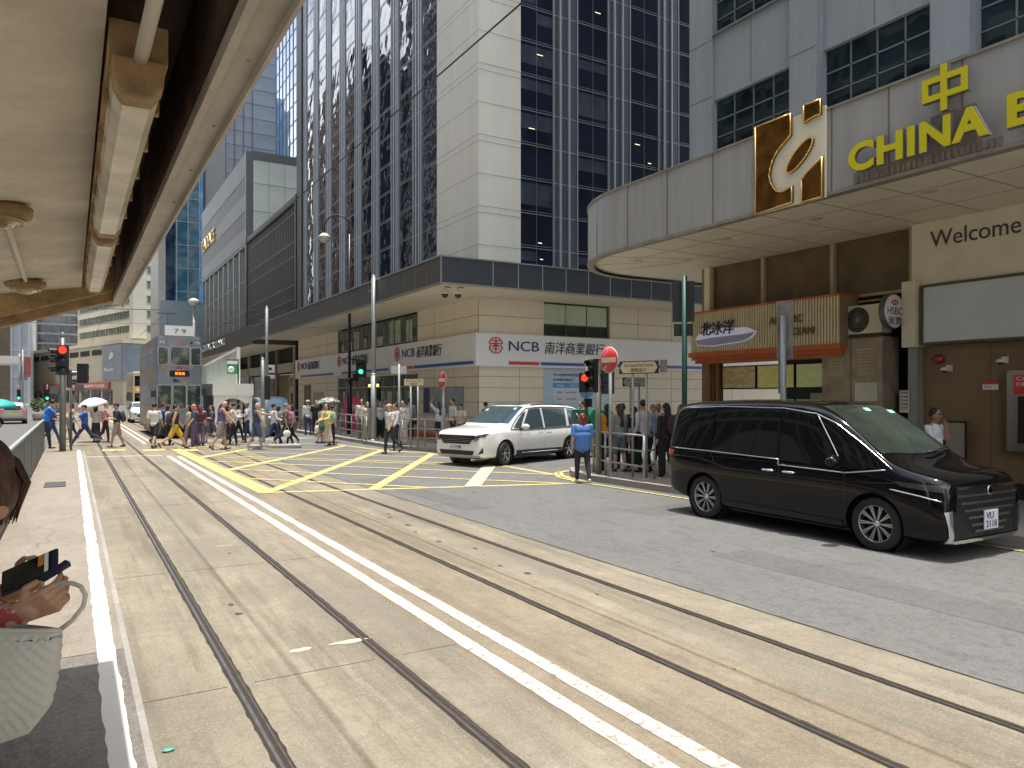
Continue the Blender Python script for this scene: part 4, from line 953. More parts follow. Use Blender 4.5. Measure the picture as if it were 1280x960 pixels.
m = MB(); m.lathe([(.001, -.143), (.265, -.143), (.265, -.13)], (0, .12, .30), 'x', 32); m.build('fan_recess', M_dark, ac)
m = MB()
for i in range(30):
    a = 2*math.pi*i/30; m.cyl((-.152, .12+.05*math.cos(a), .30+.05*math.sin(a)), (-.152, .12+.255*math.cos(a), .30+.255*math.sin(a)), .0035, n=5)
for r in (.10, .16, .22, .262): m.tube([(-.152, .12+r*math.cos(2*math.pi*i/28), .30+r*math.sin(2*math.pi*i/28)) for i in range(29)], .0035, 5)
m.lathe([(.001, -.16), (.05, -.158), (.055, -.143)], (0, .12, .30), 'x', 18); m.build('fan_grille', mat('grille_grey', (.33, .31, .26), .5, .3), ac)
m = MB(); m.box(-.12, -.4, -.08, .25, .4, -.01); m.build('bracket', M_rust, ac)
cab = thing('metal_cabinet', 'weathered tan metal double door cabinet with louvres by the drink shop', 'cabinet', (14.3, 9.9, .13))
M_cab = mat('weathered_tan_metal', (.36, .30, .21), .5, .4, var=.2, vs=3, grime=.5)
m = MB(); m.box(-.2, -.72, 0, .3, .72, 3.06); m.build('body', mat('cabinet_body', (.28, .23, .17), .6, .3, var=.3), cab)
for s_ in (-1, 1):
    d = MB(); a, b_ = (.01, .70) if s_ > 0 else (-.70, -.01); d.box(-.23, a, .05, -.20, b_, 3.03); do = d.build('door', M_cab, cab, bevel=.004)
    l = MB()
    for i in range(7): l.slab([(-.245, (a+b_)/2-.2, 2.33+i*.065), (-.245, (a+b_)/2+.2, 2.33+i*.065), (-.232, (a+b_)/2+.2, 2.375+i*.065), (-.232, (a+b_)/2-.2, 2.375+i*.065)], (.004, 0, .004))
    l.box(-.236, (a+b_)/2-.22, 2.28, -.23, (a+b_)/2+.22, 2.32); l.box(-.236, (a+b_)/2-.22, 2.80, -.23, (a+b_)/2+.22, 2.83); l.build('louvre', mat('louvre_tan', (.46, .38, .26), .5, .3), do)
    k = MB(); k.box(-.24, a+.02 if s_ > 0 else b_-.05, 1.2, -.23, a+.05 if s_ > 0 else b_-.02, 1.4); k.build('handle', M_steel, do)
for (y, z, w_, h_, tx) in ((-.35, 1.75, .5, .38, None), (.35, 1.35, .16, .18, '注意'), (.32, 1.12, .26, .16, '告示'), (-.32, .98, .28, .28, 'NOTICE')):
    n_ = MB(); n_.box(-.24, y-w_/2, z, -.2315, y+w_/2, z+h_); o = n_.build('paper_notice', mat('notice_paper', (.60, .57, .48), .7, var=.05), cab)
    if tx: text(tx, CALL, (-.2405, y+w_*.4, z+h_*.55), -Y, Z, w=w_*.8, h=h_*.25, depth=.002, parent=o, world=False)
n_ = MB(); n_.box(14.37, 8.97, 1.65, 14.38, 9.17, 2.1); 
pn = n_.build('wall_notice', mat('notice_paper', (0, 0, 0))); tag(pn, 'white printed notice taped on the grey column right of the cabinet', 'notice'); pn.location = (.0, -.15, 0)
for i in range(5): text('CCTV 24 小時錄影', CALL, (14.368, 9.15, 2.03-i*.075), -Y, Z, w=.16, h=.035, depth=.002, parent=pn, world=False, name='printed_line')
# alarm bell, cameras, small sign, cash machine
al = thing('alarm_bell', 'round dark red alarm bell on the tan wall', 'alarm bell', (14.6, 8.35, 2.70))
m = MB(); m.lathe([(.001, -.10), (.05, -.095), (.095, -.06), (.10, -.03), (.10, 0)], (0, 0, 0), 'x', 24); m.build('bell', mat('dark_red', (.30, .02, .02), .35, coat=.5), al)
for k, y in enumerate((8.15, 7.15)):
    t = thing('wall_camera', ['small white camera under the alarm bell', 'small white camera above the cash machine corner'][k], 'security camera', (14.6, y, 2.48+.12*k), 0, 'white cameras on the tan wall')
    m = MB(); m.box(-.04, -.05, -.02, .02, .05, .10); m.box(-.16, -.02, .03, -.03, .02, .06); m.build('bracket', mat('white_plastic', (0, 0, 0)), t, bevel=.004)
    m = MB(); m.lathe([(.001, .06), (.06, .05), (.075, .01), (.07, -.01)], (-.17, 0, 0), 'z', 18); m.build('housing', mat('white_plastic', (0, 0, 0)), t)
    m = MB(); m.lathe([(.05, -.01), (.035, -.04), (.001, -.05)], (-.17, 0, 0), 'z', 14); m.build('dome', mat('smoked_dome', (0, 0, 0)), t)
t = thing('small_wall_sign', 'small red and white sign on the tan wall beside the cash machine', 'sign', (14.6, 7.4, 2.2))
m = MB(); m.box(-.012, -.14, -.10, .0, .14, .05); m.build('plate', mat('sign_white_face', (0, 0, 0)), t)
m = MB(); m.box(-.016, -.14, .0, -.013, .14, .055); m.build('red_header', M_red, t)
text('ATM 24H', CALL, (-.014, .11, -.06), -Y, Z, w=.12, h=.03, depth=.002, parent=t, world=False)
at_ = thing('cash_machine', 'steel framed cash machine with red header at the picture edge', 'cash machine', (14.5, 6.5, .9))
m = MB(); m.box(14.42, 5.6, 1.0, 14.66, 7.05, 2.45); m.build('surround', M_steel, at_, True, bevel=.02)
m = MB(); m.box(14.405, 5.6, 2.02, 14.42, 6.92, 2.36); r_ = m.build('header', M_red, at_, True)
text('Cash Machine', mat('white_letters', (0, 0, 0)), (14.402, 6.88, 2.26), -Y, Z, w=.8, h=.07, depth=.002, parent=r_)
text('自動櫃員機', mat('white_letters', (0, 0, 0)), (14.402, 6.88, 2.16), -Y, Z, w=.5, h=.07, depth=.002, parent=r_)
m = MB(); m.box(14.40, 5.7, 1.15, 14.42, 6.85, 1.98); m.build('screen_recess', M_dark, at_, True)
m = MB(); m.box(14.38, 5.75, 1.05, 14.42, 6.85, 1.12); m.build('shelf', M_steel, at_, True)
# board behind the smoking man
t = thing('framed_board', 'thin framed board leaning on the tan wall behind the man', 'board', (14.45, 7.95, .13))
m = MB(); m.box(-.02, -.18, .15, .0, .18, 1.35); m.build('board', mat('grey_board', (.30, .27, .22), .5, var=.1), t)
m = MB(); m.box(-.03, -.2, .12, .01, -.18, 1.38); m.box(-.03, .18, .12, .01, .2, 1.38); m.box(-.03, -.18, 1.35, .01, .18, 1.38); m.build('frame', M_dark, t)
# drink shop: counter, sign, menus
shp = thing('drink_kiosk', 'drink shop counter opening with menu screens under ribbed wooden sign', 'shop front', (14.3, 12.5, .13))
m = MB(); m.box(17.2, 10.75, .13, 17.3, 14.3, 4.1); m.box(14.6, 10.72, .13, 17.3, 10.78, 4.1); m.box(14.62, 10.78, 3.0, 17.3, 14.4, 3.05); m.build('interior_wall', mat('shop_interior', (.06, .075, .065), .6, var=.4, vs=1), shp, True)
m = MB(); m.box(14.1, 10.85, .13, 14.6, 14.3, 1.15); m.build('counter', mat('counter_wood', (.22, .13, .07), .5, var=.2), shp, True)
m = MB(); m.box(14.05, 10.8, 1.15, 14.65, 14.35, 1.2); m.build('counter_top', mat('counter_top', (.45, .44, .4), .3), shp, True)
for k in range(3):
    y1 = 14.25-k*1.17; m = MB(); m.box(14.85, y1-1.14, 2.16, 14.9, y1, 2.76); s_ = m.build('menu_screen', M_dark, shp, True)
    m = MB(); m.box(14.842, y1-1.11, 2.19, 14.85, y1-.03, 2.73)
    mt = ('menu_a', (.30, .34, .16), (.36, .22, .12)), ('menu_b', (.34, .38, .16), (.50, .44, .14)), ('menu_c', (.16, .34, .16), (.50, .50, .22))
    m.build('picture', mat(mt[k][0], tuple(min(1, 1.5*c_) for c_ in mt[k][1]), .5, vs=9, col2=mt[k][2], thr=(.46, .54), stretch=(1, .6, 2.2), emit=mt[k][2], es=.10), s_, True)
for (y, z, w_, h_, nm, c_) in ((11.0, 1.75, .4, .3, 'paper_notice', (.5, .5, .38)), (12.6, 1.2, .5, .55, 'drink_machine', (.55, .52, .45)), (13.4, 1.2, .35, .4, 'blender', (.3, .4, .35))):
    m = MB(); m.box(14.72, y, z, 14.72+(.3 if z < 1.5 else .01), y+w_, z+h_); m.build(nm, mat(nm+'_colour', c_, .4), shp, True, bevel=.01)
m = MB()
for y in (14.35, 14.05): m.box(14.5, y, .13, 14.58, y+.07, 3.0)
m.build('door_post', mat('red_brown_wood', (.28, .09, .04), .5, var=.2), shp, True)
ss = thing('drink_shop_sign', 'ribbed pale wooden shop sign with white iceberg board on orange beam', 'sign', (13.9, 12.3, 3.1))
m = MB(); m.box(13.93, 10.06, 3.10, 14.55, 14.42, 4.10); m.build('box', mat('rib_gap', (.30, .24, .14), .6), ss, True)
m = MB()
for i in range(58): m.box(13.895, 10.07+i*.0752, 3.10, 13.93, 10.11+i*.0752, 4.10)
for i in range(8): m.box(13.93+i*.0752, 14.42, 3.10, 13.97+i*.0752, 14.45, 4.10)
m.build('ribs', mat('pale_wood_ribs', (.70, .61, .41), .6, var=.1), ss, True)
m = MB(); m.box(13.86, 10.02, 4.10, 14.56, 14.5, 4.14); m.box(13.88, 10.02, 2.98, 14.56, 14.5, 3.10); m.box(13.95, 10.05, 2.90, 14.56, 14.45, 2.98); m.box(14.03, 10.1, 2.82, 14.56, 14.4, 2.90); m.build('orange_beam', mat('orange_wood', (.50, .12, .03), .5, var=.15), ss, True)
m = MB(); I = lambda y, z: (13.88, y, z)
m.slab([I(14.2, 3.42), I(14.0, 3.60), I(13.55, 3.66), I(12.5, 3.62), I(12.2, 3.50), I(12.35, 3.36), I(12.6, 3.28), I(13.6, 3.22), I(14.1, 3.26)], (-.05, 0, 0)); ic = m.build('iceberg_board', mat('ice_board', (.62, .63, .80), .4, emit=(.6, .6, .8), es=.12), ss, True)
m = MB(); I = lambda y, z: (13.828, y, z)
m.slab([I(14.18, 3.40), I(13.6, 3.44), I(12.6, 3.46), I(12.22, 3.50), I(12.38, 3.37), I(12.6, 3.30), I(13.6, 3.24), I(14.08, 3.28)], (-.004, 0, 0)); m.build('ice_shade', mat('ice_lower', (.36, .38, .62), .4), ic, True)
text('北冰洋', CALL, (13.84, 14.0, 3.50), -Y, Z, w=1.12, h=.34, depth=.03, bold=.012, parent=ss, shear=.1)
M_br = mat('brown_letters', (.16, .09, .04), .5)
text('ARCTIC', M_br, (13.87, 11.85, 3.62), -Y, Z, w=.92, h=.17, depth=.025, parent=ss)
text('OCEAN', M_br, (13.87, 11.43, 3.33), -Y, Z, w=.78, h=.17, depth=.025, parent=ss)
# ================================================================ vehicles
M_tyre = mat('tyre_rubber', (.02, .02, .02), .8, var=.3, vs=20); M_alloy = mat('alloy', (.45, .45, .46), .3, .9); M_blk = mat('black_plastic', (.018, .018, .02), .4)
M_chr = mat('chrome', (.75, .75, .76), .12, 1); M_cgl = mat('car_glass', (.006, .007, .007), .03, ior=1.42, spec=.4); M_cglb = mat('car_glass_blue', (.04, .07, .09), .04, ior=1.8)
M_wsg = mat('windscreen_dash_reflection', (.030, .042, .035), .04, ior=1.5, var=.5, vs=1.6)  # greenish colour stands for the dash reflected in the glass
M_lens = mat('lamp_lens', (.16, .16, .15), .1, ior=1.6, var=.3, vs=14); M_tail = mat('tail_lens', (.40, .06, .02), .15, coat=.5)
M_plate = mat('number_plate', (.72, .74, .76), .4)
def car(name, label, loc, heading, sts, paint, wb, rw, spec, group=None):
    """sts: stations (x, z bottom, z belt, z top, half widths at sill, belt, roof); built facing +x"""
    t = thing(name, label, 'car', loc, heading, group)
    v = []; n = 13
    for (x, zb, zm, zt, ws, wm, wr) in sts:
        h = [(0, zb), (ws*.8, zb), (ws*.97, zb+.04), (ws, zb+.14), ((ws+wm)/2+.012, zb+(zm-zb)*.55), (wm, zm-.06), (wm-.015, zm), (wm+(wr-wm)*.5, zm+(zt-zm)*.45), (wr+.03, zt-(zt-zm)*.16-.02), (wr-.03, zt-.035), (wr*.72, zt-.008), (wr*.35, zt), (0, zt+.006)]
        v.append(h)
    vs = []; fs = []
    m2 = 2*(n-1)
    for i, (st, h) in enumerate(zip(sts, v)):
        ring = [(st[0], y, z) for y, z in h]+[(st[0], -y, z) for y, z in h[-2:0:-1]]
        vs += ring
    for i in range(len(sts)-1):
        for k in range(m2): fs.append((i*m2+k, i*m2+(k+1) % m2, (i+1)*m2+(k+1) % m2, (i+1)*m2+k))
    # end caps as strips
    for base, rev in ((0, False), ((len(sts)-1)*m2, True)):
        for k in range(n-1):
            a, b_ = base+k, base+k+1; c_, d_ = base+(m2-k-1) % m2 if k < n-2 else base+n-1, base+(m2-k) % m2
            q = [a, b_, c_, d_]; q = list(dict.fromkeys(q))
            if len(q) > 2: fs.append(tuple(q if not rev else q[::-1]))
    mb = MB(); mb.add(vs, fs, True); me = mb.mesh('body', paint)
    bm = bmesh.new(); bm.from_mesh(me); bmesh.ops.remove_doubles(bm, verts=bm.verts, dist=1e-5); bmesh.ops.recalc_face_normals(bm, faces=bm.faces); bm.to_mesh(me); bm.free()
    for p in me.polygons: p.use_smooth = True
    o = bpy.data.objects.new('w', me); TMP.collection.objects.link(o); md = o.modifiers.new('s', 'SUBSURF'); md.levels = 2; md.render_levels = 2
    TMP.view_layers[0].update(); dg = TMP.view_layers[0].depsgraph; solid = bpy.data.meshes.new_from_object(o.evaluated_get(dg))
    bv = BVHTree.FromPolygons([p.co.copy() for p in solid.vertices], [tuple(p.vertices) for p in solid.polygons])
    # wheel arches
    axl = (wb/2, -wb/2); cut = MB()
    for ax in axl:
        for s_ in (1, -1):
            cut.cyl((ax, s_*(spec['w']/2-.34), rw), (ax, s_*(spec['w']/2+.3), rw), rw+.055, n=40)
    cm = cut.mesh('c', paint); co_ = bpy.data.objects.new('c', cm); TMP.collection.objects.link(co_)
    bo = o.modifiers.new('b', 'BOOLEAN'); bo.operation = 'DIFFERENCE'; bo.object = co_; bo.solver = 'EXACT'
    TMP.view_layers[0].update(); body = bpy.data.meshes.new_from_object(o.evaluated_get(TMP.view_layers[0].depsgraph)); body.name = 'body'
    body.materials.clear(); body.materials.append(paint)
    for p in body.polygons: p.use_smooth = True
    bpy.data.objects.remove(o); bpy.data.objects.remove(co_)
    bo_ = obj('body', body, t)
    es = bo_.modifiers.new('es', 'EDGE_SPLIT'); es.split_angle = R(38)
    def hit(p, d, off):
        r = bv.ray_cast(Vector(p), Vector(d))
        if r[0] is None: return None
        return r[0]+r[1]*off*(1 if r[1].dot(Vector(d)) < 0 else -1)
    def patch(nm, m, bot, top, view, off=.006, nu=14, nv=6, parent=t, mirror=True, thick=0):
        """surface piece between two 2D polylines, thrown on the body from the side ('s'), front ('f'), rear ('r') or above ('t')"""
        def along(pl, u):
            L_ = [0]
            for a, b_ in zip(pl, pl[1:]): L_.append(L_[-1]+math.hypot(a[0]-b_[0], a[1]-b_[1]))
            d = u*L_[-1]
            for i in range(len(pl)-1):
                if d <= L_[i+1]+1e-9:
                    k = (d-L_[i])/max(1e-9, L_[i+1]-L_[i]); return (pl[i][0]+(pl[i+1][0]-pl[i][0])*k, pl[i][1]+(pl[i+1][1]-pl[i][1])*k)
            return pl[-1]
        outs = []
        for s_ in ((1, -1) if mirror else (1,)):
            vv = []
            for j in range(nv+1):
                for i in range(nu+1):
                    a = along(bot, i/nu); b_ = along(top, i/nu); p = (a[0]+(b_[0]-a[0])*j/nv, a[1]+(b_[1]-a[1])*j/nv)
                    if view == 's': q = hit((p[0], 3*s_, p[1]), (0, -s_, 0), off)
                    elif view == 'f': q = hit((5, p[0]*s_, p[1]), (-1, 0, 0), off)
                    elif view == 'r': q = hit((-5, p[0]*s_, p[1]), (1, 0, 0), off)
                    elif view == 'w': q = hit((p[0]+3*.75, p[1]*s_, 0+spec['wz']+3*.66), (-.75, 0, -.66), off)
                    else: q = hit((p[0], p[1]*s_, 4), (0, 0, -1), off)
                    vv.append(q)
            ff = [(j*(nu+1)+i, j*(nu+1)+i+1, (j+1)*(nu+1)+i+1, (j+1)*(nu+1)+i) for j in range(nv) for i in range(nu)]
            ff = [f for f in ff if all(vv[k] is not None for k in f)]
            vv = [q if q is not None else Vector((0, 0, .5)) for q in vv]
            mb = MB(); mb.add(vv, ff, True); ob = mb.build(nm, m, parent)
            used = set(i for f in ff for i in f)
            outs.append(ob)
        return outs
    def line(nm, m, pts, view, r=.006, off=.0, parent=t, mirror=True):
        for s_ in ((1, -1) if mirror else (1,)):
            P = []
            for a, b_ in zip(pts, pts[1:]):
                for k in range(8):
                    p = (a[0]+(b_[0]-a[0])*k/8, a[1]+(b_[1]-a[1])*k/8)
                    q = hit((p[0], 3*s_, p[1]), (0, -s_, 0), off) if view == 's' else hit((5, p[0]*s_, p[1]), (-1, 0, 0), off) if view == 'f' else hit((p[0], p[1]*s_, 4), (0, 0, -1), off)
                    if q is not None: P.append(q)
            if len(P) > 2: mb = MB(); mb.tube(P, r, 6); mb.build(nm, m, parent)
    # liners, wheels
    for ax in axl:
        for s_ in (1, -1):
            c = MB(); c.cyl((ax, s_*(spec['w']/2-.335), rw), (ax, s_*(spec['w']/2-.06), rw), rw+.05, n=32, caps=False); c.cyl((ax, s_*(spec['w']/2-.335), rw), (ax, s_*(spec['w']/2-.33), rw), rw+.05, n=32); c.build('arch_liner', M_blk, t)
            steer = spec.get('steer', 0) if ax > 0 else 0
            wh = bpy.data.objects.new('wheel', None); COL.objects.link(wh); wh.parent = t; wh.location = (ax, s_*(spec['w']/2-.135), rw); wh.rotation_euler = (0, 0, steer)
            ty = MB(); r = rw; ty.lathe([(r*.70, -.105), (r*.93, -.112), (r*.985, -.09), (r, -.06), (r, .06), (r*.985, .09), (r*.93, .112), (r*.70, .105)], (0, 0, 0), 'y', 40, False); ty.build('tyre', M_tyre, wh)
            ri = MB(); rr = r*.71; o_ = s_
            ri.lathe([(rr, -.10*o_), (rr, .085*o_), (rr*.96, .10*o_), (rr*.93, .085*o_), (rr*.92, -.06*o_)], (0, 0, 0), 'y', 40, False)
            ns = spec.get('spokes', 10)
            for k in range(ns):
                a = 2*math.pi*k/ns
                for da in ((-.07, .07) if spec.get('twin', True) else (0,)):
                    ca, sa = math.cos(a+da), math.sin(a+da); ca0, sa0 = math.cos(a+da*.3), math.sin(a+da*.3); w0 = .006; tx, tz = -sa, ca
                    P = lambda rad, cc, ss, w_, y: Vector((cc*rad+tx*w_, y*o_, ss*rad+tz*w_))
                    ri.add([P(.03, ca0, sa0, -w0, .06), P(.03, ca0, sa0, w0, .06), P(rr*.95, ca, sa, w0*1.5, .085), P(rr*.95, ca, sa, -w0*1.5, .085),
                            P(.03, ca0, sa0, -w0, .03), P(.03, ca0, sa0, w0, .03), P(rr*.95, ca, sa, w0*1.5, .05), P(rr*.95, ca, sa, -w0*1.5, .05)],
                           [(0, 1, 2, 3), (7, 6, 5, 4), (0, 4, 5, 1), (1, 5, 6, 2), (2, 6, 7, 3), (3, 7, 4, 0)], False)
            ri.build('rim', M_alloy, wh)
            hb = MB(); hb.lathe([(.001, .075*o_), (.035, .072*o_), (.04, .05*o_)], (0, 0, 0), 'y', 20); hb.build('hub_cap', M_chr, wh)
            bd = MB(); bd.lathe([(.001, -.02*o_), (rr*.93, -.02*o_)], (0, 0, 0), 'y', 32); bd.lathe([(.05, .0), (rr*.72, .0), (rr*.72, .01), (.05, .01)], (0, 0, 0), 'y', 32); bd.build('brake_disc', mat('brake_dark', (.05, .045, .04), .5, .4), wh)
    ub = MB(); ub.box(-wb/2+.4, -.75, .18, wb/2-.4, .75, .4); ub.box(-spec['L']/2+.3, -.5, .2, spec['L']/2-.3, .5, .42); ub.build('underbody', M_blk, t)
    return t, patch, line, hit, bo_
# ---- black people carrier (photo right)
M_pblk = mat('black_paint', (.003, .003, .0045), .05, ior=1.42, spec=.5)
alph = [(-2.50, .46, 1.05, 1.66, .66, .70, .52), (-2.44, .36, 1.07, 1.80, .82, .84, .66), (-2.25, .30, 1.08, 1.87, .895, .905, .71), (-1.9, .25, 1.08, 1.905, .915, .925, .75), (-1.2, .2, 1.08, 1.93, .925, .93, .775), (-.4, .19, 1.08, 1.935, .925, .93, .785), (.25, .19, 1.07, 1.925, .925, .93, .78),
        (.62, .19, 1.06, 1.87, .925, .93, .765), (.95, .19, 1.05, 1.70, .925, .93, .75), (1.3, .19, 1.04, 1.45, .925, .928, .76), (1.58, .19, 1.02, 1.235, .925, .925, .80), (1.78, .19, .99, 1.13, .925, .92, .80), (2.05, .19, .95, 1.08, .915, .90, .76), (2.26, .19, .90, 1.035, .895, .87, .72), (2.37, .20, .84, 1.0, .86, .82, .66), (2.43, .22, .76, .95, .77, .72, .56)]
rear = gp(882, 648); front = gp(1091, 690.6)
van_x = (rear.x+front.x)/2+.10+.925-.06; van_y = (rear.y+front.y)/2+.05
t, patch, line, hit, body = car('people_carrier', 'shiny black people carrier parked at the kerb in front of the building', (van_x, van_y, 0), R(-90), alph, M_pblk, 3.0, .345, dict(w=1.85, L=4.99, wz=0, spokes=10, twin=True))
def side_windows(wins, g=M_cgl, fr=None):
    for bot, top in wins:
        for w_ in patch('side_window', g, bot, top, 's', .006): pass
side_windows([([(-2.28, 1.13), (-1.36, 1.13)], [(-2.16, 1.74), (-1.33, 1.78)]), ([(-1.30, 1.12), (-.02, 1.10)], [(-1.26, 1.78), (-.02, 1.79)]), ([(.03, 1.06), (1.03, 1.02)], [(.03, 1.79), (.50, 1.74)]), ([(1.10, 1.02), (1.50, 1.06)], [(.60, 1.72), (.80, 1.64)])])
line('chrome_trim', M_chr, [(-2.3, 1.11), (-1.3, 1.10), (0, 1.07), (.0, .99), (1.1, .97), (1.72, 1.06)], 's', .009, .002)
line('chrome_trim', M_chr, [(1.72, 1.06), (1.2, 1.40), (.85, 1.62), (.55, 1.74), (.0, 1.81), (-1.2, 1.82), (-2.15, 1.78)], 's', .009, .002)
line('window_pillar', M_chr, [(.56, 1.74), (1.07, 1.02)], 's', .010, .003)
line('door_gap', M_blk, [(.02, 1.0), (.02, .32)], 's', .004, -.001); line('door_gap', M_blk, [(1.08, .98), (1.08, .34)], 's', .004, -.001); line('door_gap', M_blk, [(-1.33, 1.08), (-1.2, .75), (-1.12, .40)], 's', .004, -.001)
line('body_crease', M_pblk, [(-2.35, .98), (-1.6, .98), (-1.0, .86), (.9, .84), (1.9, .90)], 's', .008, -.003)
patch('lower_sill', M_pblk, [(-1.05, .22), (1.05, .22)], [(-1.05, .36), (1.05, .33)], 's', .012)
wsv = patch('windscreen', M_wsg, [(1.02, .0), (1.02, .70)], [(.0, .0), (.0, .62)], 't', .008, 10, 16)
for w_ in wsv: bpy.data.objects.remove(w_)
P = []
def wind(nm, m, x0, x1, w0, w1, off=.008, nu=16, nv=12):
    vv = []
    for j in range(nv+1):
        for i in range(nu+1):
            u = -1+2*i/nu; k = j/nv; x = x0+(x1-x0)*k-.10*u*u*(1-k*.3); y = u*(w0+(w1-w0)*k); vv.append(hit((x, y, 4), (0, 0, -1), off) or Vector((x, y, 1)))
    mb = MB(); mb.add(vv, [(j*(nu+1)+i, j*(nu+1)+i+1, (j+1)*(nu+1)+i+1, (j+1)*(nu+1)+i) for j in range(nv) for i in range(nu)], True); return mb.build(nm, m, t)
wd = wind('windscreen', M_wsg, 1.62, .62, .77, .66)
m = MB(); m.box(.95, -.12, 1.60, 1.0, .12, 1.68); 
patch('headlamp', mat('dark_lamp_lens', (.04, .04, .042), .08, ior=1.5), [(1.86, .865), (2.32, .83)], [(1.74, .925), (2.35, .905)], 's', .006)
line('chrome_trim', M_chr, [(1.72, .82), (2.1, .77), (2.36, .72)], 's', .009, .004)
patch('tail_lamp', M_tail, [(-2.46, .98), (-2.25, .99)], [(-2.46, 1.1), (-2.2, 1.06)], 's', .006)
# grille: stacked bars on the nose
for k, z in enumerate((.86, .77, .68, .59, .50, .41, .33)):
    hw = .70-.05*abs(k-1)-.02*k
    patch('grille_bar', M_chr if k in (0,) else mat('smoked_chrome', (.34, .34, .36), .25, .9), [(-hw, z), (hw, z)], [(-hw, z+.032), (hw, z+.032)], 'f', .020, 20, 2, mirror=False)
patch('grille', M_blk, [(-.70, .28), (.70, .28)], [(-.66, .90), (.66, .90)], 'f', .004, 20, 8, mirror=False)
patch('bumper_blade', M_chr, [(.73, .24), (.80, .24)], [(.76, .62), (.84, .60)], 'f', .016, 3, 6)
patch('bumper_vent', M_blk, [(.60, .30), (.72, .28)], [(.66, .60), (.75, .60)], 'f', .010, 3, 6)
patch('lower_lip', M_chr, [(-.8, .225), (.8, .225)], [(-.82, .26), (.82, .26)], 'f', .016, 24, 2, mirror=False)
q0 = hit((5, .45, .60), (-1, 0, 0), 0); q1 = hit((5, 0, .86), (-1, 0, 0), 0)
def plate(pos, s, lines, w=.31, h=.23, nrm=1, parent=None):
    m = MB(); m.box(pos[0], pos[1]-w/2, pos[2]-h/2, pos[0]+.012*nrm, pos[1]+w/2, pos[2]+h/2); p = m.build('number_plate', M_plate if nrm > 0 else mat('yellow_plate', (.7, .55, .05), .4), parent)
    n = len(lines)
    for i, tx in enumerate(lines):
        hh = h*(.36 if n > 1 else .6); z = pos[2]+h/2-h*(.10 if n > 1 else .2)-hh-(i*(hh+h*.08))
        text(tx, CALL, (pos[0]+.014*nrm, pos[1]-w*.40*nrm, z), Y*nrm, Z, w=w*(.80 if n == 1 else (.55 if i == 0 else .78)), h=hh, depth=.002, bold=.01, parent=p, world=False)
plate((q0.x+.03, -.0, .47), 1, ['VU', '2118'], parent=t)
m = MB(); m.lathe([(.045, 0), (.06, .0), (.06, .012), (.045, .012)], (q1.x+.012, 0, .83), 'x', 24); m.lathe([(.018, 0), (.03, 0), (.03, .012), (.018, .012)], (q1.x+.012, 0, .83), 'x', 18); m.build('badge', M_chr, t)
for s_ in (1, -1):
    m = MB(); m.ell((1.02, s_*1.06, 1.12), (.10, .13, .085)); mi = m.build('wing_mirror', M_pblk, t); m = MB(); m.box(.98, s_*.90, 1.06, 1.05, s_*1.0, 1.10); m.build('mirror_arm', M_chr, mi)
    for x in (-.17, .20):
        p_ = hit((x, 3*s_, .90), (0, -s_, 0), .025); m = MB(); m.tube([(x-.11, p_.y-.02*s_, .895), (x-.08, p_.y+.012*s_, .90), (x+.08, p_.y+.012*s_, .90), (x+.11, p_.y-.02*s_, .895)], [.012, .018, .018, .012]); m.build('door_handle', M_chr, t)
m = MB(); m.tube([(1.58, .62, 1.30), (1.66, .2, 1.255), (1.67, .0, 1.25)], .012); m.build('wiper', M_blk, t)
for (x, y) in ((.78, .0), (.82, .5)):
    p_ = hit((x, y, 4), (0, 0, -1), .012)
    m = MB(); m.box(-.04, -.06, -.004, .04, .06, .004); o_ = m.build('screen_sticker', mat('mint_sticker', (.35, .65, .55), .4, emit=(.3, .7, .6), es=.1), t); o_.location = p_; o_.rotation_euler = (0, R(32), 0)
# ---- white people carrier (turning out of the side street)
M_pwht = mat('white_paint_car', (.80, .79, .76), .2, coat=.8)
carn = [(-2.56, .48, .95, 1.25, .80, .82, .62), (-2.52, .36, .97, 1.45, .90, .90, .70), (-2.3, .28, .99, 1.62, .955, .96, .74), (-1.9, .25, 1.0, 1.69, .975, .98, .76), (-1.2, .22, 1.0, 1.73, .985, .985, .785), (-.4, .22, 1.0, 1.745, .985, .985, .79), (.2, .22, .99, 1.73, .985, .985, .78),
        (.5, .22, .985, 1.66, .985, .985, .765), (.85, .22, .98, 1.47, .985, .982, .76), (1.2, .22, .97, 1.24, .985, .98, .78), (1.48, .22, .97, 1.12, .985, .975, .85), (1.8, .22, .96, 1.09, .98, .965, .84), (2.15, .22, .94, 1.06, .96, .95, .82), (2.38, .23, .90, 1.02, .93, .91, .78), (2.50, .25, .84, .96, .87, .85, .70), (2.56, .28, .72, .86, .78, .76, .60)]
fw = gp(633, 581.5); rw_ = gp(706, 573.5); d_ = (fw-rw_).normalized(); hd = math.atan2(d_.y, d_.x); side = Vector((d_.y, -d_.x, 0))
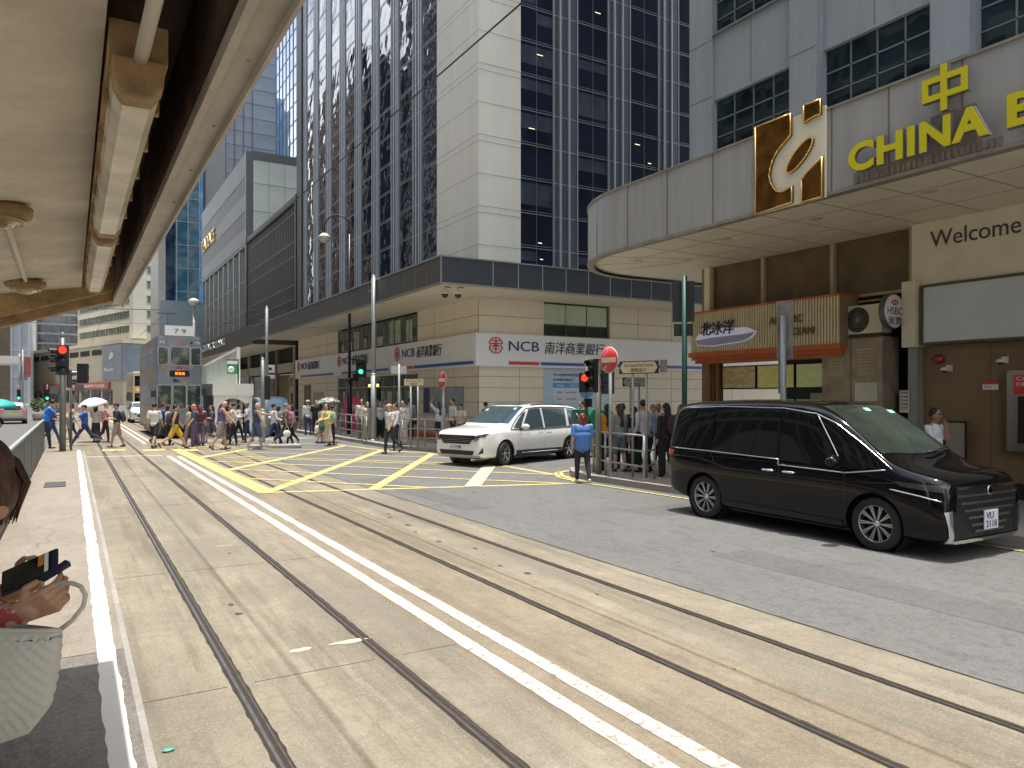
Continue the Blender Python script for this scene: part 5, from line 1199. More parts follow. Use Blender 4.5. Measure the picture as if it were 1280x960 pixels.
# the wheels seen are on the car's left side when it heads toward the camera's left
ctr = (fw+rw_)/2+side*(.87)
t, patch, line, hit, body = car('people_carrier', 'white people carrier with dark grille turning out of the side street', (ctr.x, ctr.y, 0), hd, carn, M_pwht, 3.09, .35, dict(w=1.995, L=5.15, wz=0, spokes=6, twin=True, steer=R(12)))
side_windows([([(-2.30, 1.10), (-1.52, 1.06)], [(-2.05, 1.52), (-1.58, 1.56)]), ([(-1.38, 1.05), (-.28, 1.03)], [(-1.46, 1.58), (-.28, 1.61)]), ([(-.20, 1.03), (.80, 1.02)], [(-.20, 1.61), (.32, 1.58)]), ([(.86, 1.03), (1.16, 1.05)], [(.45, 1.52), (.62, 1.46)])], M_cglb)
line('window_trim', M_blk, [(-2.3, 1.06), (-1.4, 1.02), (.0, 1.0), (1.3, 1.01), (.8, 1.38), (.4, 1.61), (-.3, 1.64), (-1.5, 1.61), (-2.1, 1.55)], 's', .016, .002)
wind('windscreen', M_cglb, 1.36, .46, .80, .66)
line('door_gap', mat('white_gap', (.2, .2, .19), .6), [(-.24, 1.0), (-.24, .4)], 's', .004, .0); line('door_gap', mat('white_gap', (0, 0, 0)), [(1.0, .98), (1.0, .5), (.92, .4)], 's', .004, .0); line('door_gap', mat('white_gap', (0, 0, 0)), [(-1.45, 1.0), (-1.25, .7), (-1.15, .42)], 's', .004, .0)
patch('sill_cladding', M_blk, [(-1.1, .26), (1.1, .26)], [(-1.1, .40), (1.1, .42)], 's', .015); line('sill_trim', M_chr, [(-1.1, .33), (1.1, .34)], 's', .016, .01)
patch('door_sheen', M_pwht, [(-1.1, .60), (.9, .55)], [(-1.1, .63), (.9, .58)], 's', .012)
patch('grille', mat('dark_mesh', (.02, .02, .022), .3, .5), [(-.50, .64), (.50, .64)], [(-.72, .88), (.72, .88)], 'f', .010, 24, 6, mirror=False)
for z in (.69, .74, .79, .84): patch('grille_bar', mat('smoked_chrome', (0, 0, 0)), [(-.58, z), (.58, z)], [(-.58, z+.012), (.58, z+.012)], 'f', .018, 20, 1, mirror=False)
patch('headlamp', M_blk, [(.60, .76), (.90, .84)], [(.76, .89), (.92, .93)], 'f', .012, 8, 4)
patch('lamp_strip', M_lens, [(.62, .72), (.80, .75)], [(.74, .82), (.83, .80)], 'f', .018, 5, 3)
patch('lower_grille', M_blk, [(-.62, .34), (.62, .34)], [(-.68, .46), (.68, .46)], 'f', .012, 20, 3, mirror=False)
patch('skid_plate', mat('satin_silver', (.45, .45, .45), .35, .8), [(-.80, .265), (.80, .265)], [(-.84, .325), (.84, .325)], 'f', .018, 24, 2, mirror=False)
patch('fog_lamp_vent', M_blk, [(.78, .36), (.90, .40)], [(.84, .42), (.90, .56)], 'f', .014, 4, 4)
patch('tail_lamp', M_tail, [(-2.52, .88), (-2.34, .92)], [(-2.52, .98), (-2.34, .98)], 's', .008)
line('roof_rail', M_blk, [(.1, .70), (-1.9, .68)], 't', .016, .018)
patch('sunroof', M_cgl, [(-.2, -.45), (-.2, .45)], [(.3, -.42), (.3, .42)], 't', .008, 8, 6, mirror=False)
q0 = hit((5, 0, .56), (-1, 0, 0), 0); plate((q0.x+.01, 0, .56), 1, ['LH 2988'], .52, .12, parent=t)
for s_ in (1, -1):
    m = MB(); m.ell((.86, s_*1.13, 1.09), (.09, .14, .085)); mi = m.build('wing_mirror', M_pwht, t); m = MB(); m.box(.84, s_*.96, 1.0, .90, s_*1.06, 1.05); m.build('mirror_arm', M_blk, mi)
    for x in (-.45, -.02):
        p_ = hit((x, 3*s_, .88), (0, -s_, 0), .02); m = MB(); m.tube([(x-.10, p_.y-.02*s_, .875), (x-.07, p_.y+.012*s_, .88), (x+.07, p_.y+.012*s_, .88), (x+.10, p_.y-.02*s_, .875)], .014); m.build('door_handle', M_chr, t)
p_ = hit((.68, -.52, 4), (0, 0, -1), .012); m = MB(); m.box(-.05, -.05, -.003, .05, .05, .003); o_ = m.build('screen_sticker', mat('mint_sticker', (0, 0, 0)), t); o_.location = p_; o_.rotation_euler = (0, R(30), 0)
p_ = hit((.60, .52, 4), (0, 0, -1), .012); m = MB(); m.box(-.05, -.05, -.003, .05, .05, .003); o_ = m.build('screen_sticker', mat('mint_sticker', (0, 0, 0)), t); o_.location = p_; o_.rotation_euler = (0, R(30), 0)
# ---- far cars
def simple_car(label, loc, hd, sts, paint, w, L_, gm, wins, plate_tx=None, rear_=False):
    global t, patch, line, hit
    t, patch, line, hit, b_ = car('car', label, loc, hd, sts, paint, L_*.58, .32, dict(w=w, L=L_, wz=0, spokes=5, twin=True))
    for bot, top in wins: patch('side_window', gm, bot, top, 's', .006, 8, 4)
    return t
# silver-blue van waiting beyond the crossing
c_ = gp(352, 545); sc = [(s[0]*.94, s[1], s[2], s[3], s[4]*.97, s[5]*.97, s[6]*.97) for s in alph]
t = simple_car('silver blue van waiting beyond the crossing by the bank railing', (8.7, 39.2, 0), R(-90), sc, mat('silver_blue_paint', (.20, .24, .27), .25, .6, coat=.8), 1.8, 4.7, M_cglb, [([(-2.1, 1.13), (-.1, 1.1)], [(-2.0, 1.74), (-.1, 1.78)]), ([(.0, 1.06), (1.2, 1.03)], [(.0, 1.78), (.5, 1.72)])])
wind('windscreen', mat('bright_windscreen', (.04, .09, .15), .05, ior=1.8), 1.5, .58, .74, .64)
patch('headlamp', M_lens, [(.50, .72), (.76, .76)], [(.55, .84), (.78, .86)], 'f', .01, 6, 3); patch('grille', M_blk, [(-.5, .45), (.5, .45)], [(-.46, .8), (.46, .8)], 'f', .008, 12, 4, mirror=False)
q0 = hit((5, 0, .5), (-1, 0, 0), 0); plate((q0.x+.01, 0, .5), 1, [], .5, .11, parent=t)
hb = [(-2.0, .5, .9, 1.1, .70, .72, .5), (-1.92, .36, .92, 1.3, .82, .82, .6), (-1.6, .24, .93, 1.46, .86, .865, .64), (-.8, .2, .93, 1.52, .87, .875, .67), (0, .2, .93, 1.53, .87, .875, .67), (.4, .2, .92, 1.45, .87, .875, .65), (.8, .2, .91, 1.2, .87, .87, .66), (1.1, .2, .90, 1.0, .87, .86, .72), (1.6, .2, .84, .92, .85, .84, .7), (1.95, .22, .75, .85, .78, .76, .6), (2.05, .3, .6, .75, .66, .62, .5)]
for (lab, px, py, hd, pc, rr_) in (('silver hatchback driving away on the left road, seen from behind', 26, 523.5, R(93), (.42, .42, .40), 1), ('white car following the yellow bus beside the tram, facing the camera', 169, 518, R(-90), (.72, .74, .76), 0)):
    p = gp(px, py-1)
    if not rr_: p = Vector((4.5, 62, 0))
    else: p = Vector((-3.6, 64, 0))
    t = simple_car(lab, (p.x, p.y, 0), hd, hb, mat('paint_'+lab.split()[0], pc, .25, .3, coat=.8), 1.75, 4.1, M_cgl, [([(-1.5, .98), (-.1, .97)], [(-1.3, 1.38), (-.1, 1.42)]), ([(0, .97), (.85, .96)], [(0, 1.42), (.4, 1.36)])])
    wind('windscreen', M_cglb, .95, .38, .70, .58); patch('rear_window', M_cgl, [(-.5, .98), (.5, .98)], [(-.45, 1.28), (.45, 1.28)], 'r', .01, 8, 4, mirror=False)
    patch('tail_lamp', mat('red_tail', (.5, .03, .03), .2, emit=(.8, .05, .03), es=.4), [(.5, .85), (.72, .85)], [(.5, 1.0), (.70, 1.0)], 'r', .012, 4, 3)
    patch('headlamp', M_lens, [(.45, .62), (.62, .62)], [(.45, .74), (.66, .74)], 'f', .012, 4, 3)
    patch('grille', M_blk, [(-.4, .42), (.4, .42)], [(-.45, .62), (.45, .62)], 'f', .01, 8, 4, mirror=False)
    q0 = hit((-5, 0, .7), (1, 0, 0), 0); plate((q0.x-.01, 0, .72), 1, [], .45, .11, -1, parent=t)
# ================================================================ tram 79
M_tr = mat('tram_grey', (.20, .23, .26), .4, .2, var=.1, vs=1.5); M_trs = mat('tram_side_pale', (.34, .33, .30), .5, .1, var=.2, vs=1.2)
M_tg = mat('tram_glass', (.03, .045, .04), .05, ior=1.5, var=.9, vs=2.2, col2=(.16, .18, .14), thr=(.5, .62))
cx = 4.32; y0 = 37.75; Ltr = 9.3
tm = thing('double_deck_tram', 'grey double-deck tram numbered 79 with colourful flowers on its front', 'tram', (cx, y0, 0))
w2 = .99
m = MB(); 
fr_ = [(-w2, .10), (-w2*.93, .02), (-.5, -.05), (0, -.07), (.5, -.05), (w2*.93, .02), (w2, .10)]
m.prism([(x, y+.0) for x, y in fr_]+[(w2, Ltr), (-w2, Ltr)], .42, 4.62); m.build('body', M_tr, tm)
m = MB(); m.prism([(x*.94, y+.08) for x, y in fr_]+[(w2*.94, Ltr-.1), (-w2*.94, Ltr-.1)], 4.62, 4.74); m.build('roof', mat('tram_roof', (.30, .31, .32), .5), tm)
m = MB(); m.box(-w2-.008, .14, .5, -w2-.001, Ltr-.05, 4.6); m.build('pale_side_livery', M_trs, tm)
def wpane(mb, x0, x1, z0, z1, y=-.085): mb.box(x0, y, z0, x1, y+.05, z1)
def rounded(x0, x1, z0, z1, r=.07):
    P = []
    for cx_, cz_, a0 in ((x1-r, z1-r, 0), (x0+r, z1-r, 90), (x0+r, z0+r, 180), (x1-r, z0+r, 270)):
        for k in range(5): a = R(a0+22.5*k); P.append((cx_+r*math.cos(a), cz_+r*math.sin(a)))
    return P
for (x0, x1, z0, z1, yy) in ((-.89, -.50, 3.42, 4.2, -.045), (-.38, .42, 3.40, 4.22, -.09), (.50, .90, 3.42, 4.2, -.045), (-.92, -.36, 1.38, 2.45, -.055), (-.26, .26, 1.38, 2.45, -.09), (.34, .90, 1.38, 2.45, -.055)):
    f = MB(); f.slab([(x, yy-.02, z) for x, z in rounded(x0-.04, x1+.04, z0-.04, z1+.04, .1)], (0, .09, 0)); fo = f.build('front_window', mat('tram_frame', (.32, .34, .36), .4, .5), tm)
    g = MB(); g.slab([(x, yy-.028, z) for x, z in rounded(x0, x1, z0, z1)], (0, .006, 0)); g.build('pane', M_tg, fo)
f = MB()
for k in range(7):
    a = .45+k*1.22; z0, z1 = 3.35, 4.25; g = MB(); g.box(-w2-.014, a, z0, -w2-.008, a+1.05, z1); g.build('side_window', M_cgl, tm)
    if k != 1: g = MB(); g.box(-w2-.014, a, 1.5, -w2-.008, a+1.05, 2.5); g.build('side_window', M_cgl, tm)
    g = MB(); g.box(-w2-.02, a+.5, z0, -w2-.013, a+.54, z1); g.box(-w2-.02, a, 3.95, -w2-.013, a+1.05, 3.98); g.build('window_bar', M_trs, tm)
m = MB(); m.box(-w2-.03, .3, .35, w2+.03, Ltr-.2, .42); m.box(-.8, .3, .12, .8, Ltr-.3, .38); m.build('undercarriage', M_blk, tm)
for yy in (1.9, 3.4, 6.6, 8.1):
    m = MB(); 
    for s_ in (-1, 1): m.cyl((s_*.53-.06, yy, .34), (s_*.53+.06, yy, .34), .33, n=20)
    m.build('wheel', mat('wheel_steel', (.10, .08, .07), .6, .6), tm)
m = MB(); m.box(-.72, -.16, .45, .72, -.06, .62); m.box(-.5, -.3, .12, .5, -.08, .3); m.build('bumper', M_blk, tm)
m = MB(); m.slab([(x, -.10, z) for x, z in rounded(-.42, .42, 2.86, 3.14, .05)], (0, .04, 0)); db = m.build('destination_box', M_dark, tm)
text('筲箕灣', mat('orange_led', (.8, .25, .05), .5, emit=(1, .28, .04), es=1.6), (-.2, -.112, 2.93), X, Z, w=.42, h=.14, depth=.004, parent=db, world=False)
M_wl = mat('white_letters', (.82, .82, .80), .5)
text('79', M_wl, (-.86, -.06, 4.36), X, Z, w=.22, h=.14, depth=.004, parent=tm, world=False); text('79', M_wl, (.64, -.06, 4.36), X, Z, w=.22, h=.14, depth=.004, parent=tm, world=False)
m = MB(); m.box(-.62, -.02, 4.76, .62, .08, 5.22); nb_ = m.build('roof_number_board', mat('board_white', (.80, .80, .78), .4), tm)
text('7 9', CALL, (-.22, -.032, 4.86), X, Z, w=.5, h=.21, depth=.004, parent=nb_, world=False)
m = MB(); m.lathe([(.001, 0), (.08, 0), (.09, .03), (.09, .05)], (0, 0, 0), 'y', 20)
for x in (-.55, .55):
    l_ = m.build('headlamp', M_lens, tm); l_.location = (x, -.12, .98)
q = random.Random(12); fc = [(.6, .12, .03), (.55, .25, .03), (.4, .05, .12), (.25, .12, .45), (.7, .55, .12), (.03, .03, .06)]
for i, (x, z, r, c) in enumerate(((.0, 4.48, .10, 0), (.33, 4.30, .08, 1), (.50, 3.33, .11, 1), (-.68, 3.28, .11, 1), (-.03, 3.28, .12, 2), (-.02, 3.12, .10, 4), (-.12, 3.02, .13, 3), (.06, 3.2, .08, 0), (.32, 3.04, .10, 2), (.28, 3.14, .06, 3), (-.58, 2.93, .07, 1), (.48, 2.78, .04, 2), (-.2, 2.68, .11, 5), (-.07, 2.66, .07, 5), (.22, 2.58, .10, 1), (.75, 2.95, .03, 5), (.8, 3.05, .03, 5), (.84, 3.2, .03, 5), (-.55, 3.0, .03, 5), (.08, 2.62, .03, 5), (.5, 4.44, .08, 5), (.85, 3.0, .025, 5))):
    m = MB()
    for k in range(5 if r > .05 else 1):
        a = 6.283*k/5+i; m.slab([(x+r*.5*math.cos(a)+r*.5*math.cos(b)*q.uniform(.7, 1), -.082 if abs(x) < .45 else -.05 if abs(x) < .7 else -.035, z+r*.5*math.sin(a)+r*.5*math.sin(b)*q.uniform(.7, 1)) for b in [6.283*j/7 for j in range(7)]], (0, -.004-.001*k, 0))
    m.build('painted_flower', mat('flower_%d' % c, fc[c], .5), tm)
m = MB(); m.box(w2, .0, 2.0, w2+.18, .1, 2.3); m.box(-w2-.2, .1, 1.9, -w2, .15, 2.2); m.build('mirror', M_blk, tm)
m = MB(); m.tube([(0, 4, 4.74), (0, 4.3, 5.4), (0, 5.3, 6.3)], .03); m.box(-.5, 5.28, 6.28, .5, 5.34, 6.32); m.build('current_collector', M_blk, tm)
# yellow double-deck bus behind
bs = thing('double_deck_bus', 'cream yellow double-deck bus far behind beside the tram', 'bus', (6.4, 82, 0))
m = MB(); m.box(-1.2, 0, .35, 1.2, 10.5, 4.3); m.build('body', mat('bus_cream', (.68, .60, .38), .4, var=.05), bs, bevel=.08)
for (a, b_, c_, d_) in ((-1.05, 1.05, 2.9, 3.9), (-1.05, 1.05, 1.1, 2.2)):
    g = MB(); g.box(a, -.02, c_, b_, .0, d_); g.build('front_window', M_cgl, bs)
g = MB(); g.box(-.9, -.03, 2.4, .9, -.02, 2.7); db = g.build('destination_box', mat('orange_panel', (.45, .18, .02), .5, emit=(.8, .3, .05), es=.6), bs)
for x in (-.95, .95):
    for y in (2, 8): g = MB(); g.cyl((x-.14, y, .5), (x+.14, y, .5), .5, n=20); g.build('wheel', M_tyre, bs)
for k in range(6):
    for z0, z1 in ((2.95, 3.85), (1.4, 2.3)): g = MB(); g.box(-1.215, .6+k*1.6, z0, -1.203, 2.05+k*1.6, z1); g.build('side_window', M_cgl, bs)
# ================================================================ street furniture
M_galv = mat('galvanised_steel', (.34, .36, .35), .5, .4, var=.12, vs=5); M_dgrey = mat('dark_grey_paint', (.10, .105, .105), .5, .2, var=.1); M_black = mat('black_paint_metal', (.012, .012, .014), .35)
M_redl = mat('red_signal_light', (.9, .03, .01), .4, emit=(1, .025, .01), es=2.2); M_redo = mat('red_signal_glow', (.9, .3, .05), .4, emit=(1, .35, .05), es=9); M_grnl = mat('green_signal_light', (.05, .8, .4), .4, emit=(.05, 1, .45), es=1.4); M_off = mat('signal_lens_off', (.04, .035, .03), .2)
def pole(mb, x, y, z0, z1, r, r1=None): mb.cyl((x, y, z0), (x, y, z1), r, r1, n=16)
def head(par, loc, rz, lit, n=3, sz=.30, board=False, name='signal_head'):
    """signal head facing local -y; lenses from the top"""
    e = bpy.data.objects.new(name, None); COL.objects.link(e); e.parent = par; e.location = loc; e.rotation_euler = (0, 0, rz)
    m = MB(); m.box(-sz*.5, 0, 0, sz*.5, sz*.45, n*sz); m.build('housing', M_black, e, bevel=.015)
    if board: m = MB(); m.box(-sz*.85, sz*.45, -.12, sz*.85, sz*.48, n*sz+.12); m.build('backing_board', M_black, e)
    for k in range(n):
        z = n*sz-sz*(k+.5); m = MB(); m.lathe([(.001, -.025), (sz*.25, -.02), (sz*.36, -.004), (sz*.36, .002)], (0, 0, z), 'y', 20)
        m.build('lens', (M_redl if lit == 0 else M_grnl) if k == lit else M_off, e)
        v = MB()
        for i in range(12):
            a0 = R(-20+220*i/12); a1 = R(-20+220*(i+1)/12); r = sz*.40; d0 = -sz*.75 if 1 < i < 10 else -sz*.45
            v.slab([(r*math.cos(a0), 0, z+r*math.sin(a0)), (r*math.cos(a1), 0, z+r*math.sin(a1)), (r*math.cos(a1), d0, z+r*math.sin(a1)), (r*math.cos(a0), d0, z+r*math.sin(a0))], (0, 0, .006))
        v.build('visor', M_black, e)
    return e
# left signal at the end of the platform
tl = thing('traffic_light', 'grey pole with a lit red signal at the platform end', 'traffic light', (-.25, 28.9, .15))
m = MB(); m.cyl((0, 0, 0), (0, 0, 3.75), .10, .09, n=20); m.lathe([(.001, 3.95), (.07, 3.9), (.09, 3.75)], n=16); m.build('pole', mat('signal_pole_grey', (.17, .18, .18), .45, .3, var=.1, vs=3), tl)
m = MB(); m.cyl((.24, .05, .0), (.24, .05, 2.6), .03, n=10); m.build('thin_pole', M_dgrey, tl)
head(tl, (.0, -.16, 2.52), R(-8), 0, 3, .33); head(tl, (-.18, -.02, 2.52), R(-75), -1, 3, .30); head(tl, (.60, .05, 2.25), R(165), -1, 2, .33); head(tl, (.25, .15, 2.1), R(95), -1, 2, .3)
m = MB(); m.box(-.36, -.05, 1.9, -.12, .0, 2.15); m.box(.34, .0, 1.98, .62, .04, 2.2); m.build('control_box', M_dgrey, tl)
for x, y, lab in ((-1.75, 74, 'small green traffic signal far down the left road, nearer the railing'), (-3.9, 77, 'small green traffic signal far down the left road, farther left')):
    t = thing('traffic_light', lab, 'traffic light', (x, y, .0)); m = MB(); m.cyl((0, 0, 0), (0, 0, 2.9), .06); m.build('pole', M_dgrey, t); head(t, (0, -.1, 1.6), 0, 2, 3, .3)
# ped signals etc at the near right corner
p = gp(748, 592, .13); t = thing('traffic_light', 'corner signal pole with black heads beside the no-entry sign', 'traffic light', (p.x, p.y, .13))
m = MB(); m.cyl((0, 0, 0), (0, 0, 2.7), .075, n=16); m.build('pole', mat('brown_grey_pole', (.26, .24, .20), .5, .2), t)
head(t, (.06, .02, 1.93), R(40), -1, 3, .27, False); head(t, (-.07, .16, 1.95), R(-75), -1, 3, .26); head(t, (.27, .0, 1.9), R(150), -1, 2, .3)
m = MB()
for i in range(4): m.tube([(.30+.03*math.sin(i*2+k*.7), -.12-.01*i, 2.05+k*.05) for k in range(7)], .006, 5)
m.build('sticker_scrawl', mat('grey_scrawl', (.5, .5, .5), .5), t)
p = gp(733, 578, .0); t = thing('pedestrian_signal', 'pedestrian signal showing red beside the green bins', 'pedestrian signal', (p.x, p.y, .0))
m = MB(); m.cyl((0, 0, 0), (0, 0, 3.1), .055, n=14); m.build('pole', M_dgrey, t); e = head(t, (-.16, -.12, 2.08), R(-25), 0, 2, .29); m = MB(); m.box(-.1, -.12, 1.65, .12, .0, 1.9); m.build('push_button_box', M_black, t)
# no-entry signs
def no_entry(label, loc, rz, r=.29, h=2.5, ph=None, twin=False):
    t = thing('no_entry_sign', label, 'road sign', loc, rz)
    m = MB(); m.cyl((0, .05, 0), (0, .05, h+r*.8), .038, n=14); m.build('pole', M_galv, t)
    m = MB(); m.lathe([(.001, 0), (r, 0), (r, .012), (.001, .012)], (0, 0, h), 'y', 36); m.build('rim', mat('sign_white', (.72, .70, .64), .4), t)
    m = MB(); m.lathe([(.001, -.004), (r*.96, -.004), (r*.96, .0)], (0, 0, h), 'y', 36); m.build('red_disc', mat('road_sign_red', (.52, .02, .02), .4, coat=.3), t)
    m = MB(); m.box(-r*.78, -.009, h-r*.19, r*.78, -.005, h+r*.19); m.build('white_bar', mat('sign_cream', (.66, .60, .45), .4), t)
    return t
p = gp(761, 597, .13); no_entry('round red no-entry sign in front of the black signal heads', (p.x-.0, p.y, .13), R(-85), .30, 2.68-.13+.12)
p = gp(552.5, 561, .13); no_entry('round red no-entry sign by the railing at the bank corner', (p.x, p.y, .13), R(-88), .30, 2.40)
# street name signs
def street_sign(label, loc, rz, w_, z, h_, en, zh, colr, hexa=True, ph=None):
    t = thing('street_name_sign', label, 'street sign', loc, rz)
    m = MB()
    for x in (w_*.33, w_*.68): m.cyl((x, .04, 0), (x, .04, z+h_*.5), .03, n=12)
    m.build('post', M_galv, t)
    m = MB(); m.box(0, 0, z, w_, .02, z+h_); b_ = m.build('board', mat('sign_black', (.03, .03, .028), .4), t)
    e = .10*w_ if hexa else .01
    m = MB(); m.slab([(.02*w_, -.004, z+h_/2), (e, -.004, z+h_*.93), (w_-e, -.004, z+h_*.93), (w_*.98, -.004, z+h_/2), (w_-e, -.004, z+h_*.07), (e, -.004, z+h_*.07)], (0, .003, 0)); m.build('cream_face', mat('street_sign_cream_'+colr, (.66, .55, .34) if colr == 'a' else (.45, .43, .36), .45), t)
    text(en, CALL, (w_*.13, -.005, z+h_*.55), X, Z, w=w_*.74, h=h_*.27, depth=.002, parent=b_, world=False)
    text(zh, CALL, (w_*.30, -.005, z+h_*.14), X, Z, w=w_*.40, h=h_*.30, depth=.002, parent=b_, world=False)
    return t
p = gp(790, 596, .13); p2 = gp(808.5, 597.5, .13); rz = math.atan2((p2-p).y, (p2-p).x)
ts = street_sign('beige pointed street name sign reading Des Voeux Road Central on two posts', (0, 0, .13), rz, 1.02, 2.36, .29, 'Des Voeux Road Central', '德輔道中', 'a')
ts.location = (p.x-math.cos(rz)*.34, p.y-math.sin(rz)*.34, .13)
m = MB(); m.box(1.03, .05, 2.38, 1.2, .07, 2.66); m.build('side_plate', mat('grey_plate', (.30, .26, .24), .5), ts)
street_sign('smaller grey street name sign with arrow, half hidden by the no-entry pole', (12.6, 15.6, .13), R(-15), .72, 2.1, .24, 'Queen Street', '域多利皇后街', 'b')
p = gp(508, 559, .13); street_sign('small beige street name sign on posts at the bank corner', (p.x-.1, p.y, .13), R(-40), .75, 2.2, .27, 'Des Voeux Road', '德輔道中', 'a', False)
p = gp(508, 558.5, .13); t = thing('white_road_plate', 'blank white rectangular plate on a pole at the bank corner', 'road sign', (p.x-.25, p.y+.1, .13), R(-35)); m = MB(); m.cyl((0, .03, 0), (0, .03, 3.0), .04); m.build('pole', M_galv, t); m = MB(); m.box(-.28, 0, 2.65, .28, .02, 2.93); m.build('plate', mat('plate_back', (.5, .5, .48), .4), t)
# tubular railings
def railing(label, pts, z0=.13, h=1.0, bars=(1.0, .66, .33), r=.022, post=1.15):
    t = thing('tubular_railing', label, 'railing', (pts[0][0], pts[0][1], z0), 0, 'galvanised tubular railings at the crossing corners'); o = Vector((pts[0][0], pts[0][1], 0))
    for hb_ in bars:
        m = MB(); m.tube([Vector((x, y, hb_*h))-o for x, y in pts], r, 8); m.build('rail', M_galv, t)
    for a, b_ in zip(pts, pts[1:]):
        d = Vector((b_[0]-a[0], b_[1]-a[1])); n = max(1, round(d.length/post))
        for i in range(n+1):
            x, y = a[0]+d.x*i/n, a[1]+d.y*i/n
            if i == n and b_ != pts[-1]: continue
            m = MB(); m.cyl((x-o.x, y-o.y, 0), (x-o.x, y-o.y, h), r*1.15, n=8); m.build('post', M_galv, t)
a = gp(742, 590, .13); b_ = gp(757, 594, .13); c_ = gp(805, 603, .13); d_ = gp(818, 599, .13)
railing('galvanised railing along the kerb in front of the waiting people at the near corner', [(a.x, a.y), (b_.x, b_.y), (c_.x, c_.y), (d_.x, d_.y)])
railing('galvanised railing between the black lamp post and the grey pole outside the bank', [tuple(gp(458, 552, .13)[:2]), tuple(gp(447, 548.5, .13)[:2]), (11.05, 36.5), (10.9, 44), (10.8, 58)])
railing('galvanised railing at the bank corner by the no-entry sign', [tuple(gp(503, 558.5, .13)[:2]), tuple(gp(531, 559, .13)[:2]), tuple(gp(552, 560, .13)[:2]), tuple(gp(585, 560, .13)[:2])])
# lamp posts and poles
t = thing('street_lamp', 'tall black lamp post with swan-neck arm and white globe outside the bank', 'street lamp', (11.5, 34.9, .13))
m = MB(); m.cyl((0, 0, 0), (0, 0, 2.6), .13, .11, n=20); m.cyl((0, 0, 2.6), (0, 0, 9.6), .075, .06, n=16); m.lathe([(.13, 2.55), (.16, 2.6), (.11, 2.7)], n=20)
ax_ = Vector((-math.cos(TH)*.9, math.sin(TH)*.9, 0)).normalized()
P = [Vector((0, 0, 9.6))]+[ax_*(.6-.6*math.cos(R(a)))+Vector((0, 0, 9.9+.62*math.sin(R(a)))) for a in range(0, 181, 18)]+[ax_*1.2+Vector((0, 0, 9.62))]
m.build('post', M_black, t); m = MB(); m.tube(P, .035, 8); m.build('swan_neck', M_black, t)
m = MB(); c = ax_*1.2; m.lathe([(.001, 9.66), (.12, 9.64), (.27, 9.5), (.29, 9.42)], (c.x, c.y, 0), n=24); m.build('lamp_hood', mat('lamp_hood', (.66, .64, .58), .4), t)
m = MB(); m.lathe([(.27, 9.42), (.26, 9.32), (.15, 9.22), (.001, 9.18)], (c.x, c.y, 0), n=24); m.build('lamp_glass', mat('lamp_glass', (.5, .46, .38), .15, ior=1.5), t)
m = MB(); m.tube([(0, 0, 3.6), (.3, -.2, 3.62)], .03); m.box(.15, -.2, 2.55, .38, 0, 2.9); m.build('bracket', M_black, t)
e = head(t, (.45, -.35, 2.85), R(-25), 1, 2, .30, True); 
p = gp(467, 550.5, .13)
for (x, y, z0, h, r0, lab, mm) in ((p.x, p.y, .13, 6.75, .115, 'thick pale grey steel pole carrying tram wires by the bank', mat('pale_blue_grey_pole', (.36, .40, .41), .45, .3, var=.06)), (8.1, 37.0, .0, 6.2, .10, 'grey-green tram wire pole beside the tram stop island', mat('green_grey_pole', (.25, .30, .28), .5, .2)), (6.22, 29.1, .13, 3.2, .09, 'shorter grey pole standing on the refuge island among the crowd', mat('green_grey_pole', (0, 0, 0)))):
    t = thing('steel_pole', lab, 'pole', (x, y, z0)); m = MB(); m.cyl((0, 0, 0), (0, 0, h*.4), r0, n=20); m.cyl((0, 0, h*.4), (0, 0, h), r0*.75, n=20); m.lathe([(.001, h+.12), (r0*.7, h+.03), (r0*.75, h)], n=16); m.build('shaft', mm, t)
    m = MB(); m.lathe([(r0, h*.4-.02), (r0*1.06, h*.4), (r0*.8, h*.4+.08)], n=20); m.lathe([(r0*1.5, 0), (r0*1.5, .02), (r0, .06)], n=20); m.build('collar', mm, t)
    if h < 5: head(t, (.16, .1, 1.7), R(160), -1, 3, .3)
    if h > 5: m = MB(); m.cyl((-.3, 0, h-.6), (.3, 0, h-.6), .02); m.build('bracket', M_dgrey, t)
t = thing('far_street_lamp', 'slim pale lamp post with a flat white head beyond the tram', 'street lamp', (11.0, 84, .13)); m = MB(); m.cyl((0, 0, 0), (0, 0, 11.2), .16, .12); m.build('post', M_galv, t); m = MB(); m.lathe([(.001, 12), (.35, 11.9), (.62, 11.6), (.35, 11.3), (.1, 11.2)], n=20); m.build('lamp_head', mat('lamp_hood', (0, 0, 0)), t)
# dark green pole with sign backs, grey post with plates
def ray(px, t_): # street coordinate along the line of sight at lateral offset t_
    a = TH+math.atan((px-640)/F); return t_/math.tan(a)
x = 10.75; y = ray(855.5, x)
t = thing('green_sign_pole', 'dark green pole with two black sign backs behind the black car', 'pole', (x, y, .13)); m = MB(); m.cyl((0, 0, 0), (0, 0, 4.3), .055, n=14); m.build('shaft', mat('bottle_green', (.008, .06, .045), .5), t)
m = MB(); c, s_ = math.cos(TH), math.sin(TH)
m.box(-.24, .06, 3.37, .20, .09, 4.2); m.box(-.21, .06, 3.08, .17, .085, 3.33); o = m.build('sign_back', mat('sign_back_dark', (.015, .016, .014), .6), t); o.rotation_euler = (0, 0, -TH-R(12))
x = 11.35; y = ray(979, x)
t = thing('grey_sign_post', 'grey steel post with worn long plates in front of the drink shop', 'pole', (x, y, .13)); m = MB(); m.cyl((0, 0, 0), (0, 0, 3.35), .055, n=14); m.build('shaft', M_galv, t)
